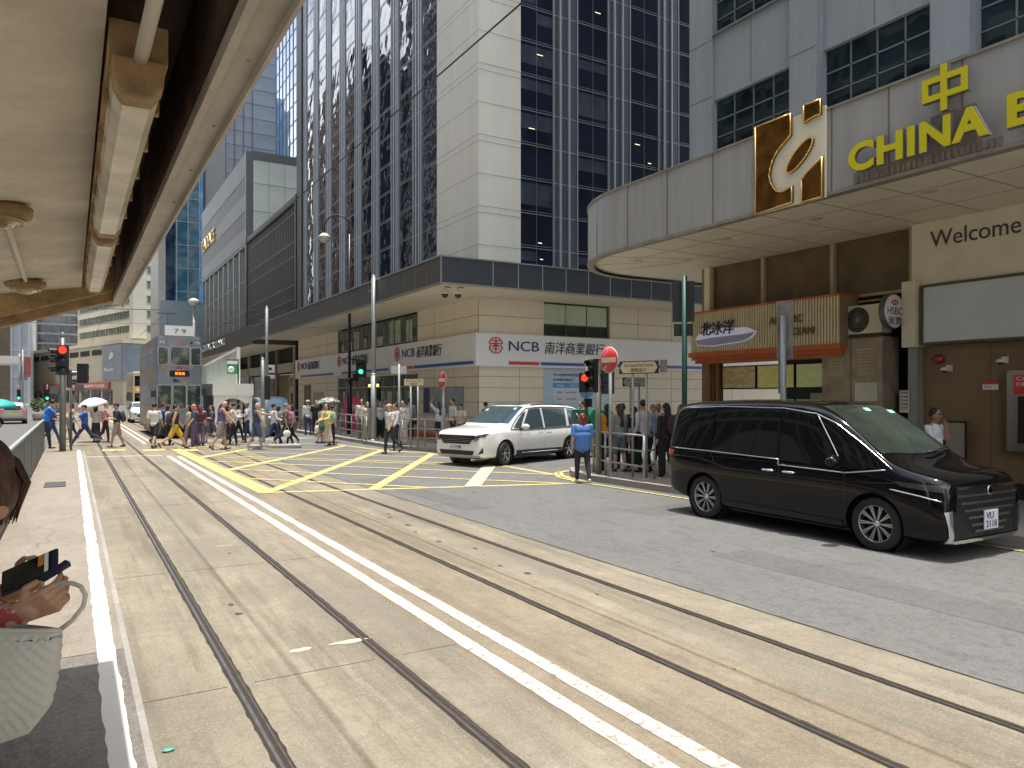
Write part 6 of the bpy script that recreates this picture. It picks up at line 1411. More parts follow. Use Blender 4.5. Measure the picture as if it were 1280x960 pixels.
m = MB(); m.box(-.13, .06, 2.55, .16, .085, 3.62); m.box(-.10, .07, 1.9, .02, .09, 2.54); o = m.build('worn_plate', mat('worn_plate', (.22, .21, .19), .5, .4, var=.35, vs=3), t); o.rotation_euler = (0, 0, -TH-R(30))
# green roadside bins
for k, px in enumerate((720.5, 751)):
    p = gp(px, 566, .13); t = thing('green_bin', ['green street bin behind the white car tail and red-lit signal', 'green street bin behind the thick signal pole, right of the pair'][k], 'bin', (p.x, p.y, .0), R(-28), 'green street bins on the side street')
    M_g = mat('bin_green', (.01, .22, .09), .45, var=.1)
    m = MB(); m.slab([(-.34, -.3, 1.0), (-.42, -.3, 1.32), (-.30, -.3, 1.55), (.30, -.3, 1.55), (.42, -.3, 1.32), (.34, -.3, 1.0)], (0, .7, 0)); m.build('hood', M_g, t, bevel=.02)
    m = MB(); m.box(-.30, -.27, .12, .30, .36, 1.0); m.build('body', M_g, t, bevel=.02)
    m = MB(); m.tube([(-.05, -.305, 1.42), (.04, -.31, 1.3), (-.03, -.31, 1.2), (.07, -.31, 1.12)], .012, 6); m.build('white_mark', M_wl, t)
    m = MB(); m.box(-.26, -.24, .0, .26, .34, .12); m.build('base', M_black, t)
# tram stop shelter on the island, right of the tram
t = thing('stop_shelter', 'white tram stop shelter with arched side and glass screen beside the tram', 'shelter', (6.5, 40, .15)); M_shw = mat('shelter_white', (.78, .76, .68), .5, var=.06)
m = MB(); pr = []
for i in range(13): a = R(180*i/12); pr.append((6.53-.75*math.cos(a)*1.0, 1.15+.95*math.sin(a)))
m = MB(); m.slab([(5.85, 38.0, 2.55), (5.85, 38.0, .16)]+[(6.0, 38.0, .16)]+[(6.72-.70*math.cos(R(180*i/12)), 38.0, 1.15+.70*math.sin(R(180*i/12))) for i in range(0, 13)]+[(7.44, 38.0, .16), (7.62, 38.0, .16), (7.62, 38.0, 2.55)], (0, .15, 0)); m.build('arched_panel', M_shw, t, True)
m = MB(); m.box(5.8, 37.95, 1.98, 7.68, 50, 2.56); m.build('roof', M_shw, t, True); m = MB()
for y in (38.1, 44, 49.8):
    for x in (7.35,): m.box(x-.08, y+.2, .15, x+.08, y+.34, 1.97); m.build('post', M_shw, t, True)
m = MB(); m.slab([(7.3, 40, 2.57), (7.3, 54, 2.57), (7.3, 54, 3.7), (7.3, 40, 4.35)], (.06, 0, 0)); m.build('side_screen', mat('screen_pale_green', (.42, .52, .50), .3, var=.1, vs=.5, col2=(.62, .64, .58)), t, True)
m = MB(); m.slab([(7.25, 39.95, 4.35), (7.25, 54, 3.7), (7.25, 54, 3.8), (7.25, 39.95, 4.45)], (.16, 0, 0)); m.box(7.24, 39.8, 2.57, 7.4, 39.98, 4.45); m.build('screen_edge', M_shw, t, True)
m = MB(); m.box(6.3, 39, .6, 6.4, 44, 2.2); m.build('poster', mat('brown_poster', (.25, .16, .09), .5, var=.5, vs=2), t, True)
t = thing('tram_stop_flag', 'green and white tram stop sign hanging above the stop shelter', 'sign', (6.9, 40, 3.3)); m = MB(); m.cyl((7.15, 39, 2.57), (7.15, 39, 3.8), .04); m.cyl((6.6, 39, 3.75), (7.2, 39, 3.75), .03); m.build('bracket', M_blk, t, True)
m = MB(); m.box(6.62, 38.9, 3.05, 7.1, 38.96, 3.70); f_ = m.build('panel', mat('sign_green', (.03, .30, .12), .4), t, True); m = MB(); m.box(6.62, 38.89, 3.54, 7.1, 38.899, 3.70); m.lathe([(.001, 38.88), (.15, 38.88), (.15, 38.899)], (6.80, 0, 3.28), 'y', 20); m.build('white_roundel', M_wl, f_, True)
text('7T', mat('sign_green', (0, 0, 0)), (6.74, 38.875, 3.22), X, Z, w=.12, h=.11, depth=.004, parent=f_)
for (x, y, w_, h_, z, lab) in ((10.6, 47.5, .55, .85, 2.9, 'white and black hanging notice board on a thin pole by the bank railing'),):
    t = thing('notice_board', lab, 'sign', (x, y, .13)); m = MB(); m.cyl((0, 0, 0), (0, 0, z+h_), .03); m.build('pole', M_galv, t); m = MB(); m.box(-w_/2, -.05, z, w_/2, -.03, z+h_); b_ = m.build('board', M_wl, t); m = MB(); m.box(-w_/2, -.055, z+h_*.28, w_/2, -.05, z+h_*.42); m.box(-.1, -.055, z+h_*.6, .1, -.05, z+h_*.8); m.build('black_mark', CALL, b_)
t = thing('standing_banner', 'pink standing advertising board behind the black lamp post', 'banner', (12.4, 37.2, .13), R(-60)); m = MB(); m.box(-.55, -.04, .1, .55, .04, 1.75); m.build('board', mat('pink_board', (.62, .08, .20), .5, var=.1), t, bevel=.02); text('優惠', M_wl, (-.35, -.045, 1.1), X, Z, w=.7, h=.3, depth=.004, parent=t, world=False); m = MB(); m.box(-.6, -.2, 0, .6, .2, .1); m.build('base', M_galv, t)
# overhead wires
M_wire = mat('wire', (.03, .03, .03), .5)
def wire(label, a, b_, r=.012, sag=.3):
    a = Vector(a); b_ = Vector(b_); m = MB(); m.tube([a.lerp(b_, i/16)+Vector((0, 0, -sag*4*(i/16)*(1-i/16))) for i in range(17)], r, 6); tag(m.build('overhead_wire', M_wire), label, 'wire')
wire('tram contact wire hanging over the nearer pair of rails', (1.54, -6, 6.35), (1.45, 150, 6.35), .009, .02)
wire('tram contact wire hanging over the farther pair of rails', (4.30, -6, 6.35), (4.25, 150, 6.35), .012, .02)
wire('span wire from the green-grey pole across to the left side of the road', (8.1, 37, 6.1), (-12, 42, 6.4), .016, .3)
wire('thin span wire from the green-grey pole to the pale pole by the bank', (8.1, 37, 5.2), (11.6, 31.9, 5.2), .010, .05)
wire('far span wire crossing the road behind the tram roof', (10.8, 60, 7.5), (-12, 62, 7), .014, .2)
# trees in planters far left, distant street clutter
M_leaf = mat('leaf_green', (.05, .10, .03), .6, var=.5, vs=3)
for k, (x, y, h) in enumerate(((-2.3, 70, 1.9), (-1.3, 68.5, 1.5))):
    t = thing('potted_shrub', ['taller green shrub in a planter far down the left road', 'shorter green shrub in a planter far down the left road'][k], 'plant', (x, y, 0), 0, 'potted shrubs far down the road')
    m = MB(); m.lathe([(.3, 0), (.4, .5), (.36, .5)], n=12); m.build('planter', mat('planter_grey', (.35, .3, .25), .7), t)
    m = MB(); q = random.Random(k)
    for i in range(420):
        a, b_, r = q.uniform(0, 6.28), q.uniform(-1, 1), .6*q.random()**.4; c = Vector((math.cos(a)*r*math.sqrt(1-b_*b_), math.sin(a)*r*math.sqrt(1-b_*b_), h*.65+b_*r*.9)); u = Vector((q.uniform(-1, 1), q.uniform(-1, 1), q.uniform(-1, 1))).normalized()*.09; v_ = u.orthogonal().normalized()*.05; m.quad(c-u, c-v_, c+u, c+v_)
    m.build('foliage', M_leaf, t)
for (x, y, z, c_, lab) in ((-5.2, 104, 3.8, (.12, .22, .35), 'blue vertical banner far down the left pavement'), (-4.6, 98, 4.0, (.35, .10, .10), 'red and blue hanging banner far down the left pavement')):
    t = thing('street_banner', lab, 'banner', (x, y, 0)); m = MB(); m.cyl((0, 0, 0), (0, 0, z+3), .08); m.build('pole', M_galv, t); m = MB(); m.box(.1, -.02, z, .75, .02, z+2.2); m.build('cloth', mat('banner_'+lab.split()[0], c_, .6, var=.3), t)
for (x, y, z, c_, lab) in ((-1.9, 60, 8.3, 0, 'yellow flag on a wire at the left, nearer the shelter edge'), (.2, 58, 9.4, 0, 'yellow flag on a wire near the beige block corner')):
    m = MB(); m.add([(0, 0, 0), (.5, .0, .12), (.55, .05, .42), (0, .02, .3)], [(0, 1, 2, 3)]); o = m.build('yellow_flag', mat('flag_yellow', (.65, .65, .05), .6)); o.location = (x, y, z); tag(o, lab, 'flag')
m = MB(); m.box(-2.4, 100, 0, -2.2, 101.5, 1.1); m.box(-2.4, 100, 0, 2.4, 100.2, 1.1); tag(m.build('roadwork_barrier', mat('pinkish_hoarding', (.55, .38, .30), .7)), 'low pinkish hoarding across the far end of the road', 'barrier')
# ================================================================ people
SKIN = [(.50, .30, .20), (.42, .24, .15), (.56, .36, .25), (.34, .18, .11)]
def cloth(c):
    return mat('cloth_%d_%d_%d' % tuple(int(v*100) for v in c), c, .85, var=.10, vs=7, bump=.3, bs=9)
def skin(k): return mat('skin_%d' % k, SKIN[k], .5, var=.05, vs=8)
M_eye = mat('eye_dark', (.02, .015, .012), .3); M_hair = {'p': mat('hair_pink', (.50, .16, .16), .6), 'k': mat('hair_black', (.012, .010, .009), .5, var=.3, vs=40), 'b': mat('hair_brown', (.06, .025, .015), .45, var=.4, vs=40), 'g': mat('hair_grey', (.18, .17, .16), .6), 'r': mat('hair_red', (.20, .03, .015), .5, var=.4, vs=40)}
def person(label, x, y, z0, face, h=1.7, st=0.0, knee=0.0, top=(.6, .6, .6), sleeve='s', bot=(.02, .02, .03), legs='long', hair='k', hstyle='short', sk=0, aL=(0, 8), aR=(0, 8), lean=0, look=0, shoe=(.03, .03, .03), build=1.09, extras=(), group=None, vox=.017, turn=0, loose=0, kL=None, kR=None, armsout=(0, 0)):
    """face: heading in degrees (0 = +x, 90 = away along the street); st: stride angle of the leading left thigh; aL/aR: (swing, elbow bend)"""
    t = thing('person', label, 'person', (x, y, z0), R(face-90), group); s = h/1.72
    # local frame: +y forward, +x right
    thL, thR = R(st), R(-st*.85)
    kbL = R(kL if kL is not None else (6 if st >= 0 else abs(st)*1.3)); kbR = R(kR if kR is not None else (abs(st)*1.25+3 if st >= 0 else 6))
    def leg(sx, th, kb):
        hip = Vector((sx*.088*build, 0, 0)); kn = hip+Vector((sx*.008, math.sin(th)*.43, -math.cos(th)*.43)); sh = th-kb
        an = kn+Vector((0, math.sin(sh)*.42, -math.cos(sh)*.42)); return hip, kn, an, sh
    LL = leg(-1, thL, kbL); RR = leg(1, thR, kbR); pz = .075-min(LL[2].z, RR[2].z)
    pel = Vector((0, 0, pz)); LL = [p+pel if isinstance(p, Vector) else p for p in LL]; RR = [p+pel if isinstance(p, Vector) else p for p in RR]
    ln = R(lean); rot = Matrix.Rotation(-ln, 3, 'X') @ Matrix.Rotation(R(turn), 3, 'Z')
    def U(x_, y_, z_): return pel+rot @ Vector((x_, y_, z_))     # upper body frame from the pelvis
    b = build; chest = U(0, 0, .36); neck = U(0, .0, .53); hrot = rot @ Matrix.Rotation(R(-look), 3, 'X')
    hc = neck+rot @ Vector((0, .01, .06))+hrot @ Vector((0, .015, .085))
    def arm(sx, a, e, out=0):
        sh = U(sx*.185*b, 0, .475); ar = R(a)+ln*.0; o = R(6+out)
        d1 = Vector((sx*math.sin(o), math.sin(ar)*math.cos(o), -math.cos(ar)*math.cos(o))); el = sh+d1*.285; fr = ar+R(e)
        d2 = Vector((-sx*(.35 if e > 100 else math.sin(R(8))) if e > 30 else sx*.06, math.sin(fr), -math.cos(fr))).normalized(); wr = el+d2*.245; return sh, el, wr, d2
    AL = arm(-1, *aL, armsout[0]); AR = arm(1, *aR, armsout[1])
    m = MB()
    m.ell(hc, (.079, .099, .119), 14, 10, hrot); m.ell(hc+hrot @ Vector((0, .028, -.055)), (.052, .058, .058), 12, 8, hrot)
    m.ell(hc+hrot @ Vector((0, .098, -.018)), (.012, .018, .022), 8, 6, hrot)
    for sx in (-1, 1): m.ell(hc+hrot @ Vector((sx*.074, -.005, -.012)), (.012, .020, .030), 8, 6, hrot)
    m.cap(neck-rot @ Vector((0, 0, .05)), hc-hrot @ Vector((0, .01, .05)), .054, .050)
    m.ell(U(0, 0, .38), (.145*b, .085*b, .15), 14, 8, rot); m.ell(U(0, 0, .16), (.115*b, .08*b, .20), 14, 8, rot); m.cap(U(-.13*b, 0, .47), U(.13*b, 0, .47), .05, .05)
    m.ell(pel+Vector((0, 0, .02)), (.14*b, .09*b, .11), 14, 8)
    for A, sx in ((AL, -1), (AR, 1)):
        m.cap(A[0], A[1], .048*b, .042*b); m.cap(A[1], A[2], .042*b, .029)
        hd = A[2]+A[3]*.055; m.cap(A[2], hd, .024, .030); sd = Vector((0, 0, 1)).cross(A[3]).normalized() if abs(A[3].z) < .9 else Vector((0, 1, 0))
        for k in (-1.1, -.35, .35, 1.1): m.cap(hd+sd*k*.018, hd+A[3]*(.085-.012*abs(k))+sd*k*.020+Vector((0, .012, -.012 if A[3].z > -.7 else 0)), .010, .008, 6)
        m.cap(A[2]+A[3]*.02+sd*.02, A[2]+A[3]*.075+sd*.045+Vector((0, .01, 0)), .012, .009, 6)
    for Lg in (LL, RR): m.cap(Lg[0], Lg[1], .068*b, .048*b); m.cap(Lg[1], Lg[1].lerp(Lg[2], .35), .046*b, .050*b); m.cap(Lg[1].lerp(Lg[2], .35), Lg[2], .050*b, .033); m.ell(Lg[2]+Vector((0, .04, -.03)), (.035, .09, .03))
    SC = Matrix.Scale(s, 4)
    me = remesh(m, vox*.85, skin(sk), 'body', 2); me.transform(SC); obj('body', me, t)
    # eyes, brows, mouth
    f = MB()
    for sx in (-1, 1): f.ell(hc+hrot @ Vector((sx*.029, .083, .010)), (.012, .008, .006), 8, 6, hrot); f.ell(hc+hrot @ Vector((sx*.030, .083, .030)), (.018, .008, .004), 8, 6, hrot)
    o = f.build('eyes', M_eye, t, M=SC); f = MB(); f.ell(hc+hrot @ Vector((0, .084, -.062)), (.020, .008, .005), 8, 6, hrot); f.build('mouth', mat('lips', (.35, .10, .08), .5), t, M=SC)
    # top
    m = MB(); g = .022
    m.ell(U(0, 0, .37), ((.150+g)*b, (.092+g)*b, .165), 16, 10, rot); m.ell(U(0, 0.004, .17), ((.136+g)*b, (.092+g)*b, .21), 16, 10, rot); m.ell(U(0, 0, .01), ((.146+g)*b, (.098+g)*b, .12), 16, 8, rot)
    if loose:
        for zz_ in [-.05+.03*j_ for j_ in range(11)]: m.ell(U(0, 0, zz_), ((.162+g)*b, (.112+g)*b, .13), 16, 8, rot)
    m.cap(U(-.13*b, 0, .460), U(.13*b, 0, .460), .057, .057)
    for A in (AL, AR):
        if sleeve == 'n': continue
        e1 = A[0].lerp(A[1], .80) if sleeve == 's' else A[1]
        m.cap(A[0]-Vector((0,0,.012)), e1, .056*b, .056*b if sleeve == 's' else .048*b)
        if sleeve == 'l': m.cap(A[1], A[1].lerp(A[2], .88), .048*b, .037)
    me = remesh(m, vox, cloth(top), 'shirt', 4); me.transform(SC); tp_ = obj('shirt', me, t)
    # bottom
    m = MB()
    if legs in ('long', 'shorts', 'wide'):
        m.ell(pel+Vector((0, 0, .0)), (.158*b, .108*b, .12), 16, 8)
        for Lg in (LL, RR):
            if legs == 'long': m.cap(Lg[0], Lg[1], .085*b, .062*b); m.cap(Lg[1], Lg[2]+Vector((0, 0, .02)), .062*b, .046)
            elif legs == 'wide': m.cap(Lg[0], Lg[1], .095*b, .085*b); m.cap(Lg[1], Lg[2]+Vector((0, 0, .03)), .085*b, .085)
            else: m.cap(Lg[0], Lg[0].lerp(Lg[1], .93), .092*b, .082*b)
    elif legs in ('skirt', 'longskirt'):
        zb_ = (LL[1].z+.03) if legs == 'skirt' else .20; rb = .17 if legs == 'skirt' else .20
        yb_ = (LL[1].y+RR[1].y)/2 if legs == 'skirt' else (LL[2].y+RR[2].y)/2
        m.ell(pel, (.155*b, .11*b, .12), 16, 8); n = 20; ring = []
        for (cy_, z_, rx, ry) in ((0, pel.z+.02, .15*b, .10*b), (yb_*.5, (pel.z+zb_)/2, .17*b, .13*b), (yb_, zb_, rb*b, rb*.85*b)): ring += [Vector((rx*math.cos(6.283*i/n), cy_+ry*math.sin(6.283*i/n), z_)) for i in range(n)]
        m.add(ring, [(j*n+i, j*n+(i+1) % n, (j+1)*n+(i+1) % n, (j+1)*n+i) for j in range(2) for i in range(n)]+[tuple(range(n-1, -1, -1)), tuple(range(2*n, 3*n))])
    nm = {'long': 'trousers', 'wide': 'trousers', 'shorts': 'shorts'}.get(legs, 'skirt')
    me = remesh(m, vox, cloth(bot), nm, 3); me.transform(SC); obj(nm, me, t)
    for Lg, nm in ((LL, 0), (RR, 0)):
        an = Lg[2]; q = Matrix.Rotation(max(-.9, min(.0, (Lg[3]))), 3, 'X'); m = MB()
        q = Matrix.Rotation(Lg[3] if Lg[3] < 0 else Lg[3]*.6, 3, 'X')
        m.ell(an+q @ Vector((0, -.01, -.028)), (.040, .058, .045), 10, 6, q); m.ell(an+q @ Vector((0, .075, -.045)), (.045, .095, .030), 12, 6, q); m.build('shoe', mat('shoe_%d' % int(shoe[0]*100), shoe, .5), t, M=SC)
    # hair
    m = MB(); hm = M_hair.get(hair, M_hair['k'])
    Hv = lambda x_, y_, z_: hc+hrot @ Vector((x_, y_, z_))
    if hstyle == 'short': m.ell(Hv(0, -.018, .028), (.087, .097, .106), 14, 10, hrot)
    elif hstyle == 'long': m.ell(Hv(0, -.018, .028), (.085, .092, .098), 14, 10, hrot); m.cap(Hv(0, -.06, -.02), Hv(0, -.09, -.24)+Vector((0, 0, 0)), .075, .055); m.cap(Hv(-.05, -.035, -.02), Hv(-.06, -.05, -.18), .04, .03); m.cap(Hv(.05, -.035, -.02), Hv(.06, -.05, -.18), .04, .03)
    elif hstyle == 'vlong': m.ell(Hv(0, -.018, .028), (.085, .092, .098), 14, 10, hrot); m.cap(Hv(0, -.06, -.02), Hv(0, -.10, -.42), .08, .07)
    elif hstyle == 'pony': m.ell(Hv(0, -.018, .028), (.080, .090, .095), 14, 10, hrot); m.cap(Hv(-.045, -.05, -.02), Hv(-.05, -.07, -.16), .04, .03); m.cap(Hv(.045, -.05, -.02), Hv(.05, -.07, -.16), .04, .03); m.cap(Hv(0, -.1, 0), Hv(0, -.12, -.30), .03, .014)
    elif hstyle == 'bob': m.ell(Hv(0, -.015, .022), (.092, .098, .102), 14, 10, hrot); m.cap(Hv(-.06, -.02, -.03), Hv(-.062, -.02, -.10), .04, .035); m.cap(Hv(.06, -.02, -.03), Hv(.062, -.02, -.10), .04, .035); m.cap(Hv(-.03, -.06, -.06), Hv(.03, -.06, -.06), .06, .06)
    elif hstyle == 'bald': pass
    if hstyle in ('capk', 'capo', 'capn', 'hat'):
        c_ = {'capk': (.02, .02, .025), 'capo': (.75, .38, .22), 'capn': (.03, .04, .09), 'hat': (.6, .58, .5)}[hstyle]
        mh = MB(); mh.ell(Hv(0, -.018, .015), (.079, .088, .07), 12, 8, hrot); mh.build('hair', hm, t, M=SC)
        m = MB(); n = 14; m.ell(Hv(0, -.005, .055), (.086, .102, .062), 14, 8, hrot); m.ell(Hv(0, .10, .045), (.06, .06, .008), 12, 6, hrot)
        if hstyle == 'hat': m.ell(Hv(0, .0, .04), (.15, .16, .008), 16, 6, hrot)
        m.build('cap', cloth(c_), t, M=SC)
    elif m.v:
        me = remesh(m, .010, hm, 'hair', 2); me.transform(SC); obj('hair', me, t)
    LH = (AL[2]+AL[3]*.07)*s; RH = (AR[2]+AR[3]*.07)*s
    for e in extras:
        k, c = e[0], e[1]
        if k == 'backpack':
            mb = MB(); q = [U(0, -.19, .30)]; mb.ell(U(0, -.20, .28), (.15, .10, .23), 14, 10, rot); mb.ell(U(0, -.27, .2), (.11, .06, .12), 12, 8, rot)
            me = remesh(mb, .02, cloth(c), 'backpack', 2); me.transform(SC); bp_ = obj('backpack', me, None); bp_.location = t.location; bp_.rotation_euler = t.rotation_euler; tag(bp_, e[2], 'backpack')
            mb = MB()
            for sx in (-1, 1): mb.tube([U(sx*.10, -.12, .45), U(sx*.11, .02, .545), U(sx*.11, .125, .45), U(sx*.12, .10, .25), U(sx*.13, -.1, .18)], .014, 6)
            mb.build('strap', cloth(c), bp_, M=SC)
        elif k in ('bag', 'tote'):
            hnd = LH if e[3] == 'L' else RH; mb = MB(); w_, h_ = (.20, .20) if k == 'bag' else (.15, .22)
            mb.ell(hnd+Vector((0, 0, -.28)), (.06, w_*.75, h_*.75), 14, 8); mb.tube([hnd+Vector((0, -.09, -.18)), hnd+Vector((0, -.05, -.03)), hnd+Vector((0, 0, .0)), hnd+Vector((0, .05, -.03)), hnd+Vector((0, .09, -.18))], .008, 6)
            o = mb.build('handbag', cloth(c), None); o.location = t.location; o.rotation_euler = t.rotation_euler; tag(o, e[2], 'handbag')
        elif k == 'phone':
            hnd = LH if e[3] == 'L' else RH; mb = MB(); mb.box(-.036, -.005, -.02, .036, .005, .12); o = mb.build('mobile_phone', M_blk, None); o.location = t.location+Matrix.Rotation(R(face-90), 3, 'Z') @ (hnd+Vector((0, .03, 0))); o.rotation_euler = (R(-50), 0, R(face-90)); tag(o, e[2], 'mobile phone')
        elif k == 'umbrella':
            hnd = LH if e[3] == 'L' else RH; u = thing('umbrella', e[2], 'umbrella', t.location+Matrix.Rotation(R(face-90), 3, 'Z') @ hnd, R(face-90)); tl_ = e[4] if len(e) > 4 else (.0, -.15)
            top = Vector((tl_[0], tl_[1], .62)); mb = MB(); mb.cyl((0, 0, -.06), top, .008, n=8); mb.build('shaft', M_galv, u)
            zax = (top).normalized(); rr = e[5] if len(e) > 5 else .50; pr = [(.001, .0)]+[(rr*math.sin(R(a))/math.sin(R(62)), -rr*.55*(1-math.cos(R(a)))/(1-math.cos(R(62)))) for a in (12, 24, 36, 48, 62)]
            mb = MB(); mb.lathe(pr, n=16); mb.lathe([(max(.001, a-.002), b_-.004) for a, b_ in pr], n=16); o = mb.build('canopy', mat('umbrella_%d' % int(c[0]*100), c, .6, **({} if len(e) < 7 else dict(vs=9, col2=(.03, .05, .04), thr=(.5, .54)))), u); o.location = top; o.rotation_euler = zax.to_track_quat('Z', 'Y').to_euler()
            mb = MB()
            for i in range(8): a = 6.283*i/8; mb.tube([(0, 0, -.01)]+[(r_*math.cos(a), r_*math.sin(a), z_-.01) for r_, z_ in pr[1:]], .004, 5)
            r__ = mb.build('ribs', M_blk, u); r__.location = top; r__.rotation_euler = o.rotation_euler
        elif k == 'sunglasses':
            mb = MB()
            for sx in (-1, 1): mb.ell(Hv(sx*.032, .088, .012), (.026, .010, .018), 10, 6, hrot)
            mb.box(0, 0, 0, .0001, .0001, .0001); mb.build('sunglasses', M_blk, t, M=SC)
        elif k == 'mask':
            mb = MB(); mb.ell(Hv(0, .065, -.045), (.05, .045, .042), 12, 8, hrot); mb.build('face_mask', M_wl, t, M=SC)
        elif k == 'open':   # open cardigan panels / tie
            pass
        elif k == 'tie':
            mb = MB(); mb.slab([U(-.02, .125, .45), U(.02, .125, .45), U(.03, .135, .12), U(0, .14, .08), U(-.03, .135, .12)], rot @ Vector((0, .008, 0))); mb.build('tie', cloth(c), t, M=SC)
    return t
W = (.62, .61, .60); K = (.015, .015, .02); NV = (.03, .04, .12); 
G1 = 'people crossing the road in front of the tram'
def at(px, y, t_=None): return gp(px, y)
RT, LT, AW, TW = 0, 180, 90, 270
def P_(label, px, yf, face, h, z=0.0, **kw):
    p = gp(px, yf, z); return person(label, p.x, p.y, z, face, h, **kw)
P_('man in bright blue polo shirt leaning on the railing end behind the signal pole', 57, 561, RT, 1.74, .15, st=-14, top=(.02, .16, .62), bot=(.02, .025, .05), aL=(40, 40), aR=(45, 30), lean=14, hstyle='short', look=15, sk=0, group=G1)
P_('person in navy top just behind the man in the bright blue polo', 65, 555, RT, 1.66, 0, st=22, top=(.03, .04, .14), bot=(.03, .06, .14), aL=(35, 50), aR=(10, 60), hair='b', sk=1, group=G1)
P_('bent old man in grey checked shirt and olive trousers behind the signal pole', 84, 562, TW+20, 1.58, .0, st=8, top=(.26, .30, .30), bot=(.16, .17, .12), lean=32, look=18, hair='r', hstyle='bald', sk=3, aL=(38, 10), aR=(30, 20), shoe=(.4, .36, .3), group=G1)
P_('person in white shirt and black trousers behind the bent old man', 90, 549, LT, 1.64, 0, st=10, top=W, bot=K, sleeve='s', hstyle='bob', aL=(10, 40), group=G1)
P_('striding man in navy cap, blue tee and jeans with arms stretched forward', 106, 557, LT, 1.76, 0, st=34, top=(.03, .10, .42), bot=(.03, .04, .09), hstyle='capn', aL=(50, 20), aR=(25, 45), kR=35, shoe=(.6, .6, .58), group=G1)
P_('woman in grey top and black skirt under the white umbrella', 120, 553, AW-20, 1.62, 0, st=8, top=(.45, .42, .36), bot=K, legs='longskirt', sleeve='l', hstyle='long', aL=(30, 95), aR=(5, 20), extras=(('umbrella', (.82, .84, .86), 'white umbrella held over the woman in grey on the crossing', 'L', (-.12, -.1), .62), ('bag', (.10, .06, .04), 'small brown bag hanging from the hand of the woman in grey', 'R')), group=G1)
P_('man in pink polo and dark trousers facing the man with the backpack', 132, 553, RT, 1.70, 0, st=-12, top=(.62, .28, .30), bot=(.04, .015, .03), aL=(20, 70), aR=(30, 60), hair='g', group=G1)
P_('man in black cap and tee with khaki shorts on the yellow patch', 146, 559, LT, 1.72, 0, st=16, top=(.03, .035, .045), bot=(.30, .25, .20), legs='shorts', hstyle='capk', aL=(10, 80), aR=(15, 70), extras=(('backpack', (.03, .05, .08), 'dark blue backpack on the man in khaki shorts'),), kR=6, sk=1, group=G1)
P_('man in loose white tee and black shorts seen from behind', 193, 560, AW-35, 1.74, 0, st=20, top=W, bot=K, legs='shorts', aL=(-8, 15), aR=(10, 15), kR=12, group=G1)
P_('man in royal blue shirt behind the white tee', 204, 556, RT, 1.74, 0, st=22, top=(.03, .09, .34), bot=(.07, .07, .08), aR=(20, 60), hair='b', sk=1, group=G1)
P_('person in cream short-sleeved top and black trousers beside the blue shirt', 210, 557, RT, 1.62, 0, st=8, top=(.58, .58, .50), bot=K, aR=(15, 75), hstyle='bob', group=G1)
P_('man in white shirt and black cap standing just before the tram windows', 216, 545, AW, 1.84, 0, st=6, top=W, bot=K, hstyle='capk', group=G1)
P_('muscular man in black tank top and mustard shorts taking a long stride', 219, 561, RT, 1.74, 0, st=30, top=(.04, .025, .03), sleeve='n', bot=(.55, .34, .03), legs='shorts', build=1.12, aL=(18, 20), aR=(-18, 15), kR=30, kL=8, sk=0, group=G1, extras=(('backpack', (.05, .03, .04), 'dark backpack on the man in mustard shorts'),))
P_('woman in pale grey patterned dress top beside the pink-haired walker', 236, 557, LT, 1.62, 0, st=14, top=(.50, .46, .40), bot=(.20, .18, .18), legs='wide', hair='k', hstyle='long', aR=(10, 15), group=G1)
P_('walker with pink hair, navy tee and purple trousers', 243, 558, LT, 1.66, 0, st=8, top=(.05, .07, .14), bot=(.12, .08, .16), legs='wide', hair='p', hstyle='bob', aL=(15, 20), group=G1)
P_('red-haired person in dark clothes beside the pink-haired walker', 250, 557, AW, 1.62, 0, st=6, top=(.10, .04, .04), bot=(.10, .08, .14), hair='r', hstyle='long', legs='wide', group=G1)
P_('woman in dark purple dress stepping with a pale book in her hand', 265, 553, LT, 1.60, 0, st=-22, top=(.08, .07, .12), bot=(.10, .09, .13), legs='shorts', hstyle='vlong', aL=(10, 90), kL=40, group=G1)
P_('bald heavy man in purple-grey tank top and grey shorts reaching down', 276, 562, RT, 1.84, 0, st=16, top=(.12, .10, .20), sleeve='n', bot=(.24, .22, .20), legs='shorts', hstyle='bald', build=1.2, aL=(22, 25), aR=(30, 15), lean=6, look=20, kR=20, sk=0, group=G1)
P_('person in pink top behind the bald heavy man', 285, 556, RT, 1.60, 0, st=10, top=(.62, .30, .38), bot=(.05, .03, .04), hstyle='long', group=G1)
P_('man in white shirt and black trousers looking at his phone on the crossing', 291, 557, RT, 1.72, 0, st=14, top=W, sleeve='l', bot=K, aL=(25, 85), aR=(20, 80), look=18, shoe=(.25, .10, .04), group=G1, extras=(('phone', K, 'black phone held by the man in the white shirt', 'R'),))
P_('woman in pale mint blouse and black trousers right of the phone user', 298, 551, RT, 1.66, 0, st=18, top=(.60, .66, .62), bot=K, hstyle='bob', group=G1)
P_('man in pale blue shirt walking left with hands at his chest', 309, 553, LT, 1.72, 0, st=10, top=(.55, .62, .70), sleeve='s', bot=(.03, .04, .10), aL=(15, 95), aR=(10, 90), hair='g', sk=3, group=G1)
P_('bald man in navy tank top and patterned shorts pointing forward', 321, 562, RT, 1.74, 0, st=-16, top=(.04, .06, .15), sleeve='n', bot=(.07, .09, .15), legs='shorts', hstyle='bald', build=1.15, aL=(70, 15), aR=(20, 10), kL=14, sk=0, shoe=(.35, .35, .36), group=G1)
P_('man in white shirt and navy trousers left of the grey tee', 342, 557, RT, 1.74, 0, st=26, top=W, sleeve='l', bot=(.02, .03, .09), aR=(15, 60), group=G1)
